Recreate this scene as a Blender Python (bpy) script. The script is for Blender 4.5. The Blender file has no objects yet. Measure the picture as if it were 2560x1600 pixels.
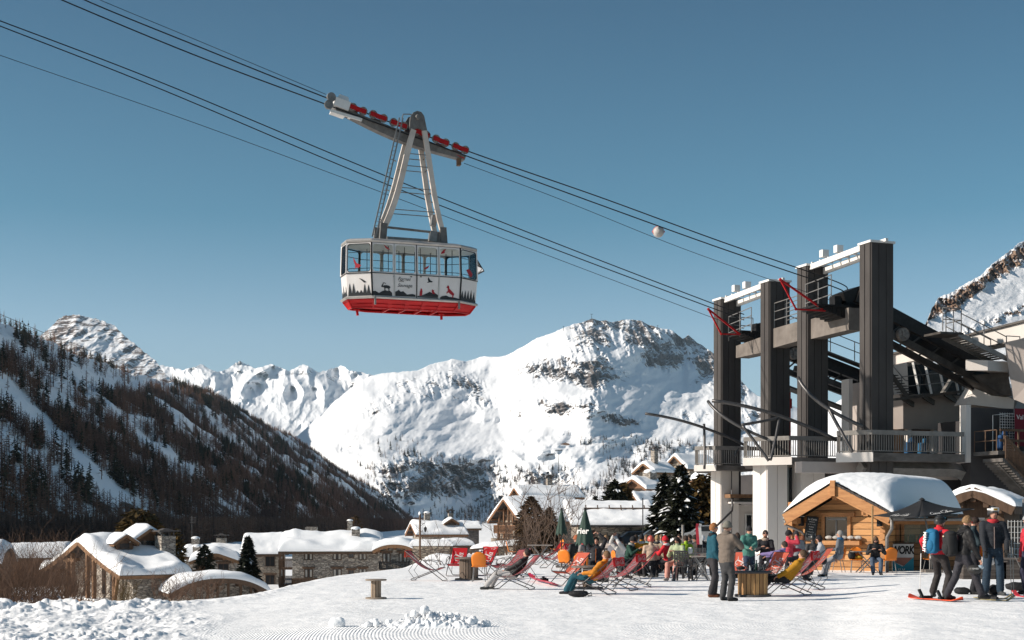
import bpy, math, random
import numpy as np
from mathutils import Vector, Matrix
D = bpy.data
SC = bpy.context.scene
COL = SC.collection
R = math.radians
# ---------------------------------------------------------------- camera
F = 3555.0            # focal length in pixels of the 2560 x 1600 photograph
CZ = 1.8              # eye height
HZ = 1300.0           # image row of the horizon
cam_d = D.cameras.new('camera'); cam = D.objects.new('camera', cam_d); COL.objects.link(cam)
cam_d.sensor_width = 36.0; cam_d.lens = 36.0 * F / 2560.0
cam_d.shift_y = (HZ - 800.0) / 2560.0
cam_d.clip_start = 0.5; cam_d.clip_end = 60000
cam.location = (0, 0, CZ); cam.rotation_euler = (R(90), 0, 0)
SC.camera = cam
# ---------------------------------------------------------------- light
SUN_EL, SUN_AZ = 27.0, 258.5          # azimuth clockwise from +Y
w = D.worlds.new('World'); SC.world = w; w.use_nodes = True
nt = w.node_tree; bg = nt.nodes['Background']
sky = nt.nodes.new('ShaderNodeTexSky'); sky.sky_type = 'NISHITA'; sky.sun_disc = False
sky.sun_elevation = R(SUN_EL); sky.sun_rotation = R(SUN_AZ)
sky.altitude = 1900; sky.air_density = 1.0; sky.dust_density = 2.2; sky.ozone_density = 0.8
hs = nt.nodes.new('ShaderNodeHueSaturation'); hs.inputs['Saturation'].default_value = 0.92
hs.inputs['Hue'].default_value = 0.482
nt.links.new(sky.outputs[0], hs.inputs['Color'])
# the deep polarised blue above the horizon haze, by elevation
wt_ = nt.nodes.new('ShaderNodeTexCoord'); wz_ = nt.nodes.new('ShaderNodeSeparateXYZ'); nt.links.new(wt_.outputs['Generated'], wz_.inputs[0])
wr = nt.nodes.new('ShaderNodeValToRGB'); we = wr.color_ramp.elements; we[0].position = 0.06; we[0].color = (1.1, 1.15, 1.2, 1); we[1].position = 1.0; we[1].color = (0.9, 0.95, 1.0, 1)
for p_, c_ in ((0.128, (.97, 1.09, 1.17)), (0.206, (.41, .78, .90)), (0.34, (.29, .57, .72)), (0.5, (.6, .75, .85))): e_ = we.new(p_); e_.color = (*c_, 1)
wm = nt.nodes.new('ShaderNodeMix'); wm.data_type = 'RGBA'; wm.blend_type = 'MULTIPLY'; wm.inputs[0].default_value = 1
nt.links.new(wz_.outputs[2], wr.inputs[0]); nt.links.new(hs.outputs[0], wm.inputs[6]); nt.links.new(wr.outputs[0], wm.inputs[7]); nt.links.new(wm.outputs[2], bg.inputs[0])
bg.inputs[1].default_value = 0.076
sd = D.lights.new('sun', 'SUN'); sd.energy = 4.7; sd.angle = R(0.5); sd.color = (1.0, 0.91, 0.80)
sun = D.objects.new('sun', sd); COL.objects.link(sun)
sv = Vector((math.sin(R(SUN_AZ)) * math.cos(R(SUN_EL)), math.cos(R(SUN_AZ)) * math.cos(R(SUN_EL)), math.sin(R(SUN_EL))))
sun.rotation_euler = (-sv).to_track_quat('-Z', 'Y').to_euler()
SC.view_settings.view_transform = 'Standard'; SC.view_settings.look = 'None'
SC.view_settings.exposure = 0.42; SC.view_settings.gamma = 1.0
SC.cycles.max_bounces = 6; SC.cycles.diffuse_bounces = 3; SC.cycles.glossy_bounces = 2
SC.cycles.transparent_max_bounces = 12; SC.cycles.transmission_bounces = 4
SC.cycles.use_denoising = True
# ---------------------------------------------------------------- placing
def P(px, py, Y):                     # the point of the place seen at that pixel, Y metres out
    return Vector(((px - 1280) * Y / F, Y, CZ + (HZ - py) * Y / F))
def X(px, Y): return (px - 1280) * Y / F
def Z(py, Y): return CZ + (HZ - py) * Y / F
def Yg(py, z=0.0): return (CZ - z) * F / (py - HZ)
def G(px, py, z=0.0):                 # a spot on the terrace
    Y = Yg(py, z); return Vector((X(px, Y), Y, z))
# ---------------------------------------------------------------- materials
MATS = {}
def lin(c):
    return tuple(((v / 255.0) / 12.92 if v / 255.0 <= 0.04045 else ((v / 255.0 + 0.055) / 1.055) ** 2.4) for v in c)
def pm(name, c1, c2=None, scale=5.0, rough=0.6, bump=0.0, metal=0.0, stretch=(1, 1, 1), detail=6.0, contrast=0.25,
       bscale=None, spec=0.3, dist=0.02, kind='noise', coat=0.0, alpha=None, bstretch=None):
    if name in MATS: return MATS[name]
    m = D.materials.new(name); m.use_nodes = True; MATS[name] = m
    n = m.node_tree.nodes; l = m.node_tree.links; b = n['Principled BSDF']
    b.inputs['Roughness'].default_value = rough; b.inputs['Metallic'].default_value = metal
    b.inputs['Specular IOR Level'].default_value = spec
    if coat: b.inputs['Coat Weight'].default_value = coat
    tc = n.new('ShaderNodeTexCoord'); mp = n.new('ShaderNodeMapping'); mp.inputs['Scale'].default_value = stretch
    l.new(tc.outputs['Object'], mp.inputs[0])
    c2 = c2 or tuple(v * 0.72 for v in c1)
    t = n.new('ShaderNodeTexNoise'); t.inputs['Scale'].default_value = scale; t.inputs['Detail'].default_value = detail
    t.inputs['Roughness'].default_value = 0.62
    l.new(mp.outputs[0], t.inputs['Vector'])
    r = n.new('ShaderNodeValToRGB'); r.color_ramp.elements[0].position = 0.5 - contrast; r.color_ramp.elements[1].position = 0.5 + contrast
    r.color_ramp.elements[0].color = (*c2, 1); r.color_ramp.elements[1].color = (*c1, 1)
    l.new(t.outputs[0], r.inputs[0]); l.new(r.outputs[0], b.inputs['Base Color'])
    if bump:
        t2 = n.new('ShaderNodeTexNoise'); t2.inputs['Scale'].default_value = bscale or scale * 3; t2.inputs['Detail'].default_value = 5
        if bstretch:
            mp2 = n.new('ShaderNodeMapping'); mp2.inputs['Scale'].default_value = bstretch; l.new(tc.outputs['Object'], mp2.inputs[0])
            l.new(mp2.outputs[0], t2.inputs['Vector'])
        else: l.new(mp.outputs[0], t2.inputs['Vector'])
        bp = n.new('ShaderNodeBump'); bp.inputs['Strength'].default_value = bump; bp.inputs['Distance'].default_value = dist
        l.new(t2.outputs[0], bp.inputs['Height']); l.new(bp.outputs[0], b.inputs['Normal'])
    return m
def stone_mat(name, c1=(0.36, 0.32, 0.27), c2=(0.16, 0.14, 0.125), sx=1.6, sz=5.2):
    if name in MATS: return MATS[name]
    m = D.materials.new(name); m.use_nodes = True; MATS[name] = m
    n = m.node_tree.nodes; l = m.node_tree.links; b = n['Principled BSDF']; b.inputs['Roughness'].default_value = 0.85
    tc = n.new('ShaderNodeTexCoord'); mp = n.new('ShaderNodeMapping'); mp.inputs['Scale'].default_value = (sx, sx, sz)
    l.new(tc.outputs['Object'], mp.inputs[0])
    v = n.new('ShaderNodeTexVoronoi'); v.feature = 'F1'; v.inputs['Scale'].default_value = 1; v.inputs['Randomness'].default_value = 0.85
    e = n.new('ShaderNodeTexVoronoi'); e.feature = 'DISTANCE_TO_EDGE'; e.inputs['Scale'].default_value = 1; e.inputs['Randomness'].default_value = 0.85
    l.new(mp.outputs[0], v.inputs['Vector']); l.new(mp.outputs[0], e.inputs['Vector'])
    sp = n.new('ShaderNodeSeparateColor'); l.new(v.outputs['Color'], sp.inputs[0])
    r = n.new('ShaderNodeValToRGB'); cr = r.color_ramp; cr.elements[0].color = (*c2, 1); cr.elements[1].color = (*c1, 1)
    x = cr.elements.new(0.5); x.color = (c1[0] * 0.75, c1[1] * 0.72, c1[2] * 0.7, 1)
    l.new(sp.outputs[0], r.inputs[0])
    g = n.new('ShaderNodeMapRange'); g.inputs['From Max'].default_value = 0.09; l.new(e.outputs[0], g.inputs[0])
    mx = n.new('ShaderNodeMix'); mx.data_type = 'RGBA'; mx.inputs[6].default_value = (0.07, 0.062, 0.055, 1)
    l.new(g.outputs[0], mx.inputs[0]); l.new(r.outputs[0], mx.inputs[7]); l.new(mx.outputs[2], b.inputs['Base Color'])
    bp = n.new('ShaderNodeBump'); bp.inputs['Strength'].default_value = 0.9; bp.inputs['Distance'].default_value = 0.06
    l.new(g.outputs[0], bp.inputs['Height']); l.new(bp.outputs[0], b.inputs['Normal'])
    return m
def plank_mat(name, c1, c2, step=0.16, axis=2, gap=(0.03, 0.018, 0.01), grain=(1, 1, 14), knots=True, rough=0.65):
    """boards laid across `axis`, each with its own tone, dark joints, grain along the board"""
    if name in MATS: return MATS[name]
    m = D.materials.new(name); m.use_nodes = True; MATS[name] = m
    n = m.node_tree.nodes; l = m.node_tree.links; b = n['Principled BSDF']; b.inputs['Roughness'].default_value = rough
    b.inputs['Specular IOR Level'].default_value = 0.25
    tc = n.new('ShaderNodeTexCoord'); s = n.new('ShaderNodeSeparateXYZ'); l.new(tc.outputs['Object'], s.inputs[0])
    dv = n.new('ShaderNodeMath'); dv.operation = 'DIVIDE'; dv.inputs[1].default_value = step; l.new(s.outputs[axis], dv.inputs[0])
    fl = n.new('ShaderNodeMath'); fl.operation = 'FLOOR'; l.new(dv.outputs[0], fl.inputs[0])
    fr = n.new('ShaderNodeMath'); fr.operation = 'FRACT'; l.new(dv.outputs[0], fr.inputs[0])
    wn = n.new('ShaderNodeTexWhiteNoise'); wn.noise_dimensions = '1D'; l.new(fl.outputs[0], wn.inputs['W'])
    mp = n.new('ShaderNodeMapping'); mp.inputs['Scale'].default_value = grain; l.new(tc.outputs['Object'], mp.inputs[0])
    l.new(wn.outputs['Color'], mp.inputs['Location'])
    t = n.new('ShaderNodeTexNoise'); t.inputs['Scale'].default_value = 1.8; t.inputs['Detail'].default_value = 6; t.inputs['Roughness'].default_value = 0.65
    l.new(mp.outputs[0], t.inputs['Vector'])
    ad = n.new('ShaderNodeMath'); ad.operation = 'MULTIPLY_ADD'; ad.inputs[1].default_value = 0.35; l.new(wn.outputs['Value'], ad.inputs[0]); l.new(t.outputs[0], ad.inputs[2])
    r = n.new('ShaderNodeValToRGB'); r.color_ramp.elements[0].position = 0.42; r.color_ramp.elements[1].position = 0.85
    r.color_ramp.elements[0].color = (*c2, 1); r.color_ramp.elements[1].color = (*c1, 1); l.new(ad.outputs[0], r.inputs[0])
    j = n.new('ShaderNodeMapRange'); j.inputs['From Max'].default_value = 0.1
    pp = n.new('ShaderNodeMath'); pp.operation = 'PINGPONG'; pp.inputs[1].default_value = 0.5; l.new(fr.outputs[0], pp.inputs[0]); l.new(pp.outputs[0], j.inputs[0])
    mx = n.new('ShaderNodeMix'); mx.data_type = 'RGBA'; mx.inputs[6].default_value = (*gap, 1)
    l.new(j.outputs[0], mx.inputs[0]); l.new(r.outputs[0], mx.inputs[7]); l.new(mx.outputs[2], b.inputs['Base Color'])
    bp = n.new('ShaderNodeBump'); bp.inputs['Strength'].default_value = 0.6; bp.inputs['Distance'].default_value = 0.015
    l.new(j.outputs[0], bp.inputs['Height']); l.new(bp.outputs[0], b.inputs['Normal'])
    return m
def glass_mat(name, tint=(0.9, 0.95, 0.96), fac=0.25, rough=0.03):
    """thin pane: mostly clear with a mirror of the sky in it"""
    if name in MATS: return MATS[name]
    m = D.materials.new(name); m.use_nodes = True; MATS[name] = m
    n = m.node_tree.nodes; l = m.node_tree.links; n.remove(n['Principled BSDF'])
    a = n.new('ShaderNodeBsdfTransparent'); a.inputs[0].default_value = (*tint, 1)
    g = n.new('ShaderNodeBsdfGlossy'); g.inputs['Roughness'].default_value = rough
    fn = n.new('ShaderNodeLayerWeight'); fn.inputs[0].default_value = fac
    mx = n.new('ShaderNodeMixShader'); l.new(fn.outputs['Fresnel'], mx.inputs[0]); l.new(a.outputs[0], mx.inputs[1]); l.new(g.outputs[0], mx.inputs[2])
    l.new(mx.outputs[0], n['Material Output'].inputs[0])
    return m
SNOW = (0.86, 0.865, 0.875)
def flat(name, c, rough=0.6, metal=0.0, **k):
    return pm(name, c, tuple(v * 0.8 for v in c), scale=k.pop('scale', 9.0), rough=rough, metal=metal, contrast=0.35, **k)
def M_(k):
    """the palette"""
    if k in MATS: return MATS[k]
    t = {
     'snow': lambda: pm('snow', SNOW, (0.80, 0.81, 0.825), 1.2, 0.75, 0.35, bscale=6, dist=0.06, spec=0.2),
     'roof snow': lambda: pm('roof snow', SNOW, (0.82, 0.83, 0.84), 0.6, 0.75, 0.3, bscale=4, dist=0.05, spec=0.2),
     'concrete dark': lambda: pm('concrete dark', (0.072, 0.065, 0.061), (0.036, 0.032, 0.031), 1.1, 0.85, 0.4, stretch=(1, 1, 0.35), contrast=0.3, bscale=25, dist=0.01),
     'concrete beam': lambda: pm('concrete beam', (0.20, 0.175, 0.155), (0.10, 0.085, 0.075), 1.4, 0.9, 0.4, bscale=12, dist=0.02),
     'concrete slab': lambda: pm('concrete slab', (0.16, 0.145, 0.135), (0.05, 0.045, 0.04), 1.2, 0.9, 0.3, stretch=(1, 1, 2), bscale=12),
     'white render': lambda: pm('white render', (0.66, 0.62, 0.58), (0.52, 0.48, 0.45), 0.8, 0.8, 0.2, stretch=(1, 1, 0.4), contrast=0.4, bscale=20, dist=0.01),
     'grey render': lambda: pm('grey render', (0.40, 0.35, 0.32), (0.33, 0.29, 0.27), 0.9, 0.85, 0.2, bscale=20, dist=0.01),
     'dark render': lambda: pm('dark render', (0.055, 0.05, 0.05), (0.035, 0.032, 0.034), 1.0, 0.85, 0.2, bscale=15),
     'white steel': lambda: pm('white steel', (0.78, 0.77, 0.75), (0.6, 0.58, 0.55), 2.0, 0.5, 0.1),
     'galv': lambda: pm('galv', (0.30, 0.29, 0.28), (0.16, 0.155, 0.15), 4.0, 0.5, 0.15, metal=0.5),
     'rail grey': lambda: pm('rail grey', (0.24, 0.225, 0.21), (0.14, 0.13, 0.12), 3.0, 0.55, 0.1, metal=0.2),
     'black steel': lambda: pm('black steel', (0.028, 0.026, 0.026), (0.012, 0.011, 0.011), 5.0, 0.5, 0.2, metal=0.4),
     'girder steel': lambda: pm('girder steel', (0.11, 0.10, 0.092), (0.04, 0.036, 0.034), 2.0, 0.6, 0.2, metal=0.4),
     'red paint': lambda: pm('red paint', (0.46, 0.010, 0.012), (0.32, 0.008, 0.010), 2.0, 0.5, 0.05, spec=.2),
     'rope': lambda: pm('rope', (0.02, 0.022, 0.026), (0.012, 0.013, 0.015), 8.0, 0.5, metal=0.3),
     'dark glass': lambda: pm('dark glass', (0.025, 0.03, 0.035), (0.01, 0.012, 0.014), 1.5, 0.08, spec=0.6),
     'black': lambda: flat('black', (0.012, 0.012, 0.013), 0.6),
     'timber': lambda: pm('timber', (0.26, 0.145, 0.075), (0.11, 0.055, 0.028), 2.0, 0.75, 0.3, stretch=(3, 3, 3), bscale=8),
     'old timber': lambda: pm('old timber', (0.145, 0.09, 0.058), (0.06, 0.036, 0.024), 2.0, 0.8, 0.4, stretch=(3, 3, 1.2), bscale=8),
     'slate': lambda: pm('slate', (0.09, 0.08, 0.075), (0.035, 0.03, 0.03), 3.0, 0.8, 0.5),
     'tube': lambda: pm('tube', (0.115, 0.11, 0.11), (0.06, 0.058, 0.058), 6.0, 0.4, 0.05, metal=0.6),
     'bark': lambda: pm('bark', (0.075, 0.052, 0.04), (0.03, 0.02, 0.016), 6.0, 0.9, 0.5),
    }
    return t[k]()
# ---------------------------------------------------------------- mesh collecting
def rotz(v, a):
    c, s = math.cos(a), math.sin(a); return Vector((v[0] * c - v[1] * s, v[0] * s + v[1] * c, v[2]))
class MB:
    def __init__(s): s.v = []; s.f = []; s.mi = []; s.m = 0
    def add(s, vs, fs):
        o = len(s.v); s.v += [tuple(p) for p in vs]; s.f += [tuple(i + o for i in f) for f in fs]; s.mi += [s.m] * len(fs); return s
    def box(s, c, sz, rot=None, taper=1.0):
        hx, hy, hz = sz[0] / 2, sz[1] / 2, sz[2] / 2
        vs = [Vector((x * hx * (taper if z > 0 else 1), y * hy * (taper if z > 0 else 1), z * hz)) for z in (-1, 1) for x, y in ((-1, -1), (1, -1), (1, 1), (-1, 1))]
        if rot is not None:
            m = rot if isinstance(rot, Matrix) else Matrix.Rotation(rot, 3, 'Z'); vs = [m @ p for p in vs]
        c = Vector(c); return s.add([p + c for p in vs], [(3, 2, 1, 0), (4, 5, 6, 7), (0, 1, 5, 4), (1, 2, 6, 5), (2, 3, 7, 6), (3, 0, 4, 7)])
    def bx(s, x0, x1, y0, y1, z0, z1): return s.box(((x0 + x1) / 2, (y0 + y1) / 2, (z0 + z1) / 2), (abs(x1 - x0), abs(y1 - y0), abs(z1 - z0)))
    def bar(s, p0, p1, wd, h, up=(0, 0, 1)):
        p0, p1 = Vector(p0), Vector(p1); d = (p1 - p0); L = d.length
        if L < 1e-6: return s
        d.normalize(); u = Vector(up); sd_ = d.cross(u)
        if sd_.length < 1e-4: sd_ = d.cross(Vector((1, 0, 0)))
        sd_.normalize(); u = sd_.cross(d)
        a, b = sd_ * wd / 2, u * h / 2
        vs = [p + i * a + j * b for p in (p0, p1) for i, j in ((-1, -1), (1, -1), (1, 1), (-1, 1))]
        return s.add(vs, [(3, 2, 1, 0), (4, 5, 6, 7), (0, 1, 5, 4), (1, 2, 6, 5), (2, 3, 7, 6), (3, 0, 4, 7)])
    def tube(s, pts, r, n=8, r1=None, caps=True):
        pts = [Vector(p) for p in pts]; k = len(pts); vs = []; fs = []
        rr = r if isinstance(r, (list, tuple)) else [r + ((r1 if r1 is not None else r) - r) * i / max(1, k - 1) for i in range(k)]
        ref = None
        for i, p in enumerate(pts):
            d = (pts[min(i + 1, k - 1)] - pts[max(i - 1, 0)])
            if d.length < 1e-9: d = Vector((0, 0, 1))
            d.normalize()
            if ref is None: ref = d.cross(Vector((0, 0, 1)) if abs(d.z) < 0.9 else Vector((1, 0, 0)))
            else: ref = ref - d * ref.dot(d)
            if ref.length < 1e-6: ref = d.orthogonal()
            ref.normalize(); b = d.cross(ref)
            for j in range(n):
                a = 2 * math.pi * j / n; vs.append(p + (ref * math.cos(a) + b * math.sin(a)) * rr[i])
        for i in range(k - 1):
            for j in range(n):
                a, b_ = i * n + j, i * n + (j + 1) % n; fs.append((a, b_, b_ + n, a + n))
        if caps: fs.append(tuple(range(n - 1, -1, -1))); fs.append(tuple((k - 1) * n + j for j in range(n)))
        return s.add(vs, fs)
    def lathe(s, prof, c=(0, 0, 0), n=20, ax='z', a0=0.0):
        vs = []; fs = []; k = len(prof); c = Vector(c)
        for r_, z_ in prof:
            for j in range(n):
                a = 2 * math.pi * j / n + a0; q = (r_ * math.cos(a), r_ * math.sin(a), z_)
                if ax == 'y': q = (q[0], q[2], q[1])
                if ax == 'x': q = (q[2], q[0], q[1])
                vs.append(c + Vector(q))
        for i in range(k - 1):
            for j in range(n):
                a, b_ = i * n + j, i * n + (j + 1) % n; fs.append((a, b_, b_ + n, a + n))
        fs.append(tuple(range(n - 1, -1, -1))); fs.append(tuple((k - 1) * n + j for j in range(n)))
        return s.add(vs, fs)
    def prism(s, poly, d, off=(0, 0, 0)):          # polygon of 3D points pushed by vector d
        n = len(poly); a = [Vector(p) + Vector(off) for p in poly]; b = [p + Vector(d) for p in a]
        return s.add(a + b, [tuple(range(n - 1, -1, -1)), tuple(range(n, 2 * n))] + [(i, (i + 1) % n, n + (i + 1) % n, n + i) for i in range(n)])
    def grid(s, pts, closed=False):                # rows of points
        h = len(pts); w_ = len(pts[0]); vs = [p for r_ in pts for p in r_]; fs = []
        for i in range(h - 1):
            for j in range(w_ - 1 + (1 if closed else 0)):
                j2 = (j + 1) % w_; fs.append((i * w_ + j, i * w_ + j2, (i + 1) * w_ + j2, (i + 1) * w_ + j))
        return s.add(vs, fs)
    def ball(s, c, r, n=12, m=8, sc=(1, 1, 1), rot=None):
        c = Vector(c); rows = []
        for i in range(m + 1):
            t = math.pi * i / m
            row = []
            for j in range(n):
                a = 2 * math.pi * j / n; q = Vector((math.sin(t) * math.cos(a) * r * sc[0], math.sin(t) * math.sin(a) * r * sc[1], math.cos(t) * r * sc[2]))
                if rot is not None: q = rot @ q
                row.append(c + q)
            rows.append(row)
        return s.grid(rows, True)
    def xf(s, M, start=0):
        s.v = s.v[:start] + [tuple(M @ Vector(p)) for p in s.v[start:]]; return s
    def mesh(s, name, mats, smooth=False):
        me = D.meshes.new(name); me.from_pydata(s.v, [], s.f)
        for m in (mats if isinstance(mats, (list, tuple)) else [mats]): me.materials.append(M_(m) if isinstance(m, str) else m)
        if any(s.mi): me.polygons.foreach_set('material_index', s.mi)
        if smooth is not False:
            me.polygons.foreach_set('use_smooth', [True] * len(s.f))
            if smooth is not True: me.set_sharp_from_angle(angle=R(smooth))
        me.update(); return me
    def build(s, name, mats, parent=None, smooth=False):
        o = D.objects.new(name, s.mesh(name, mats, smooth)); COL.objects.link(o)
        if parent is not None: o.parent = parent
        return o
def tag(o, label=None, cat=None, group=None, kind=None):
    if label: o['label'] = label
    if cat: o['category'] = cat
    if group: o['group'] = group
    if kind: o['kind'] = kind
    return o
def thing(name, label, cat, loc=(0, 0, 0), rz=0.0, group=None):
    o = D.objects.new(name, None); COL.objects.link(o); o.empty_display_size = 0.2
    o.location = loc; o.rotation_euler = (0, 0, rz); return tag(o, label, cat, group)
def npmesh(name, verts, faces, mats, smooth=True, attrs=None):
    """verts (n,3) array, faces (m,k) array of one polygon size"""
    me = D.meshes.new(name); n, (m, k) = len(verts), faces.shape
    me.vertices.add(n); me.vertices.foreach_set('co', np.ascontiguousarray(verts, np.float32).ravel())
    me.loops.add(m * k); me.loops.foreach_set('vertex_index', np.ascontiguousarray(faces, np.int32).ravel())
    me.polygons.add(m); me.polygons.foreach_set('loop_start', np.arange(0, m * k, k, dtype=np.int32))
    try: me.polygons.foreach_set('loop_total', np.full(m, k, np.int32))
    except Exception: pass
    if smooth: me.polygons.foreach_set('use_smooth', np.ones(m, bool))
    for mt in (mats if isinstance(mats, (list, tuple)) else [mats]): me.materials.append(M_(mt) if isinstance(mt, str) else mt)
    for an, av in (attrs or {}).items():
        a = me.attributes.new(an, 'FLOAT', 'POINT'); a.data.foreach_set('value', np.ascontiguousarray(av, np.float32).ravel())
    me.update(calc_edges=True); me.validate(); return me
def gridfaces(h, w_):
    i = np.arange(h - 1)[:, None] * w_ + np.arange(w_ - 1)[None, :]
    i = i.ravel(); return np.stack([i, i + 1, i + w_ + 1, i + w_], 1)
def link(name, me, parent=None):
    o = D.objects.new(name, me); COL.objects.link(o)
    if parent is not None: o.parent = parent
    return o
def copy_tree(o, parent=None):
    c = o.copy(); COL.objects.link(c); c.parent = parent
    for ch in list(o.children): copy_tree(ch, c)
    return c
# ---------------------------------------------------------------- noise on arrays
_rs = np.random.RandomState(7)
_perm = np.concatenate([_rs.permutation(256)] * 2); _ga = _rs.rand(256) * 2 * np.pi
def pnoise(x, y, seed=0):
    x = np.asarray(x, float) + seed * 17.31; y = np.asarray(y, float) + seed * 7.77
    xi = np.floor(x).astype(int); yi = np.floor(y).astype(int); xf = x - xi; yf = y - yi
    u = xf * xf * xf * (xf * (xf * 6 - 15) + 10); v = yf * yf * yf * (yf * (yf * 6 - 15) + 10)
    def g(ix, iy, fx, fy):
        a = _ga[_perm[(_perm[ix & 255] + iy) & 255]]; return np.cos(a) * fx + np.sin(a) * fy
    a = g(xi, yi, xf, yf); b = g(xi + 1, yi, xf - 1, yf); c = g(xi, yi + 1, xf, yf - 1); d = g(xi + 1, yi + 1, xf - 1, yf - 1)
    return (a + (b - a) * u) * (1 - v) + (c + (d - c) * u) * v
def fbm(x, y, o=5, seed=0, gain=0.5):
    t = 0; a = 1.0
    for i in range(o): t = t + a * pnoise(np.asarray(x) * 2 ** i, np.asarray(y) * 2 ** i, seed + i); a *= gain
    return t
def ridged(x, y, o=5, seed=0, gain=0.5):
    t = 0; a = 1.0
    for i in range(o): t = t + a * (1 - 2 * np.abs(pnoise(np.asarray(x) * 2 ** i, np.asarray(y) * 2 ** i, seed + i)) - 0.6); a *= gain
    return t
def sstep(a, b, x): t = np.clip((x - a) / (b - a), 0, 1); return t * t * (3 - 2 * t)
# ================================================================ terrain
CREST = np.array([(-900, 27), (-250, 29), (0, 30), (200, 30.6), (450, 32), (640, 35.5), (700, 38), (850, 45.7), (1000, 52), (1100, 60), (1250, 68), (1400, 74), (1700, 80), (2000, 110), (3300, 130)], float)
def ground_h(px, Y, rough=True):
    px = np.asarray(px, float); Y = np.asarray(Y, float); x = (px - 1280) * Y / F
    yc = np.interp(px, CREST[:, 0], CREST[:, 1])
    base = np.interp(px, [850, 1150, 1400], [-6.6, -3.6, -2.2])
    z = base * sstep(yc, yc + np.where(px < 1200, 34, 40), Y)
    z = z + 11 * sstep(240, 340, Y) * sstep(1520, 1860, px) * (1 - sstep(400, 700, Y))
    z = z - 3 * sstep(400, 1500, Y)
    # low banks of shovelled snow behind the terrace
    z = z + (1 + 0.5 * fbm(x * 0.9, Y * 0.5, 4, 61)) * (0.36 * np.exp(-(np.abs(px - 1120) / 85) ** 3 - ((Y - 60) / 5) ** 2) + 0.2 * np.exp(-((px - 1300) / 90) ** 2 - ((Y - 66) / 4) ** 2))
    z = z + 0.15 * sstep(2050, 2300, px) * (1 - sstep(36, 44, Y))
    if rough:
        near = 1 - sstep(60, 90, Y)
        z = z - 0.11 * (1 - sstep(500, 900, px)) * near
        left = 1 - sstep(330, 640, px + 130 * pnoise(x * 0.3, Y * 0.2, 5))
        lump = np.abs(fbm(x * 0.9, Y * 0.6, 5, 11, 0.55)) * 0.15 + np.maximum(0, fbm(x * 3.1, Y * 1.7, 4, 3, 0.6)) * 0.10 * (0.4 + 1.2 * np.abs(pnoise(x * .35, Y * .3, 19)))
        berm = np.exp(-((Y - yc + 0.5) / 1.1) ** 2) * (1 - sstep(620, 1000, px))
        z = z + near * (left * lump + berm * (0.05 + 0.22 * np.abs(fbm(x * 1.6, Y * 1.4, 5, 21))) * (0.35 + 0.65 * left))
        z = z + near * 0.012 * fbm(x * 1.2, Y * 0.9, 5, 31)
        z = z + (1 - near) * 0.4 * fbm(x * 0.08, Y * 0.05, 4, 41)
    return z
def gz(px, Y): return float(ground_h(px, Y, False))
pys = np.concatenate([np.arange(1760, 1480, -0.75), np.arange(1480, 1362, -0.6)])
Ys = np.concatenate([CZ * F / (pys - HZ), np.exp(np.linspace(math.log(CZ * F / 61.5), math.log(3200), 150))])
pxs = np.arange(-300, 2900, 3.0)
PX, YY = np.meshgrid(pxs, Ys); zz = ground_h(PX, YY)
xx = (PX - 1280) * YY / F
groom = sstep(430, 640, PX + 60 * pnoise(xx * 0.4, YY * 0.3, 8)) * (1 - sstep(1180, 1300, PX)) * (1 - sstep(28.6, 30.4, YY + 0.5 * pnoise(xx * 0.5, YY * 0.2, 9)))
groom = groom * (0.35 + 0.65 * sstep(-.35, .25, fbm(xx * .6, YY * .25, 3, 66)))
groom = np.maximum(groom, 0.25 * sstep(1500, 1650, PX) * (1 - sstep(23.0, 25.5, YY)))
m = D.materials.new('ground snow'); m.use_nodes = True; n = m.node_tree.nodes; l = m.node_tree.links; b = n['Principled BSDF']
b.inputs['Roughness'].default_value = 0.7; b.inputs['Specular IOR Level'].default_value = 0.25
tc = n.new('ShaderNodeTexCoord')
at = n.new('ShaderNodeAttribute'); at.attribute_name = 'groom'
mp = n.new('ShaderNodeMapping'); mp.inputs['Location'].default_value = (-11.5, -23.5, 0); l.new(tc.outputs['Object'], mp.inputs[0])
wv = n.new('ShaderNodeTexWave'); wv.wave_type = 'RINGS'; wv.rings_direction = 'Z'; wv.inputs['Scale'].default_value = 5.6
wv.inputs['Distortion'].default_value = 0.9; wv.inputs['Detail'].default_value = 1; wv.inputs['Detail Scale'].default_value = 0.35
l.new(mp.outputs[0], wv.inputs['Vector'])
n1 = n.new('ShaderNodeTexNoise'); n1.inputs['Scale'].default_value = 9; n1.inputs['Detail'].default_value = 7; n1.inputs['Roughness'].default_value = 0.65
n2 = n.new('ShaderNodeTexNoise'); n2.inputs['Scale'].default_value = 1.3; n2.inputs['Detail'].default_value = 5
for q in (n1, n2): l.new(tc.outputs['Object'], q.inputs['Vector'])
mm = n.new('ShaderNodeMath'); mm.operation = 'MULTIPLY'; l.new(wv.outputs['Fac'], mm.inputs[0]); l.new(at.outputs['Fac'], mm.inputs[1])
b1 = n.new('ShaderNodeBump'); b1.inputs['Strength'].default_value = 0.55; b1.inputs['Distance'].default_value = 0.035; l.new(n1.outputs[0], b1.inputs['Height'])
b2 = n.new('ShaderNodeBump'); b2.inputs['Strength'].default_value = 0.9; b2.inputs['Distance'].default_value = 0.011; l.new(mm.outputs[0], b2.inputs['Height']); l.new(b1.outputs[0], b2.inputs['Normal'])
b3 = n.new('ShaderNodeBump'); b3.inputs['Strength'].default_value = 0.5; b3.inputs['Distance'].default_value = 0.15; l.new(n2.outputs[0], b3.inputs['Height']); l.new(b2.outputs[0], b3.inputs['Normal'])
l.new(b3.outputs[0], b.inputs['Normal'])
cr = n.new('ShaderNodeValToRGB'); cr.color_ramp.elements[0].color = (0.82, 0.82, 0.825, 1); cr.color_ramp.elements[1].color = (0.89, 0.885, 0.88, 1)
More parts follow.
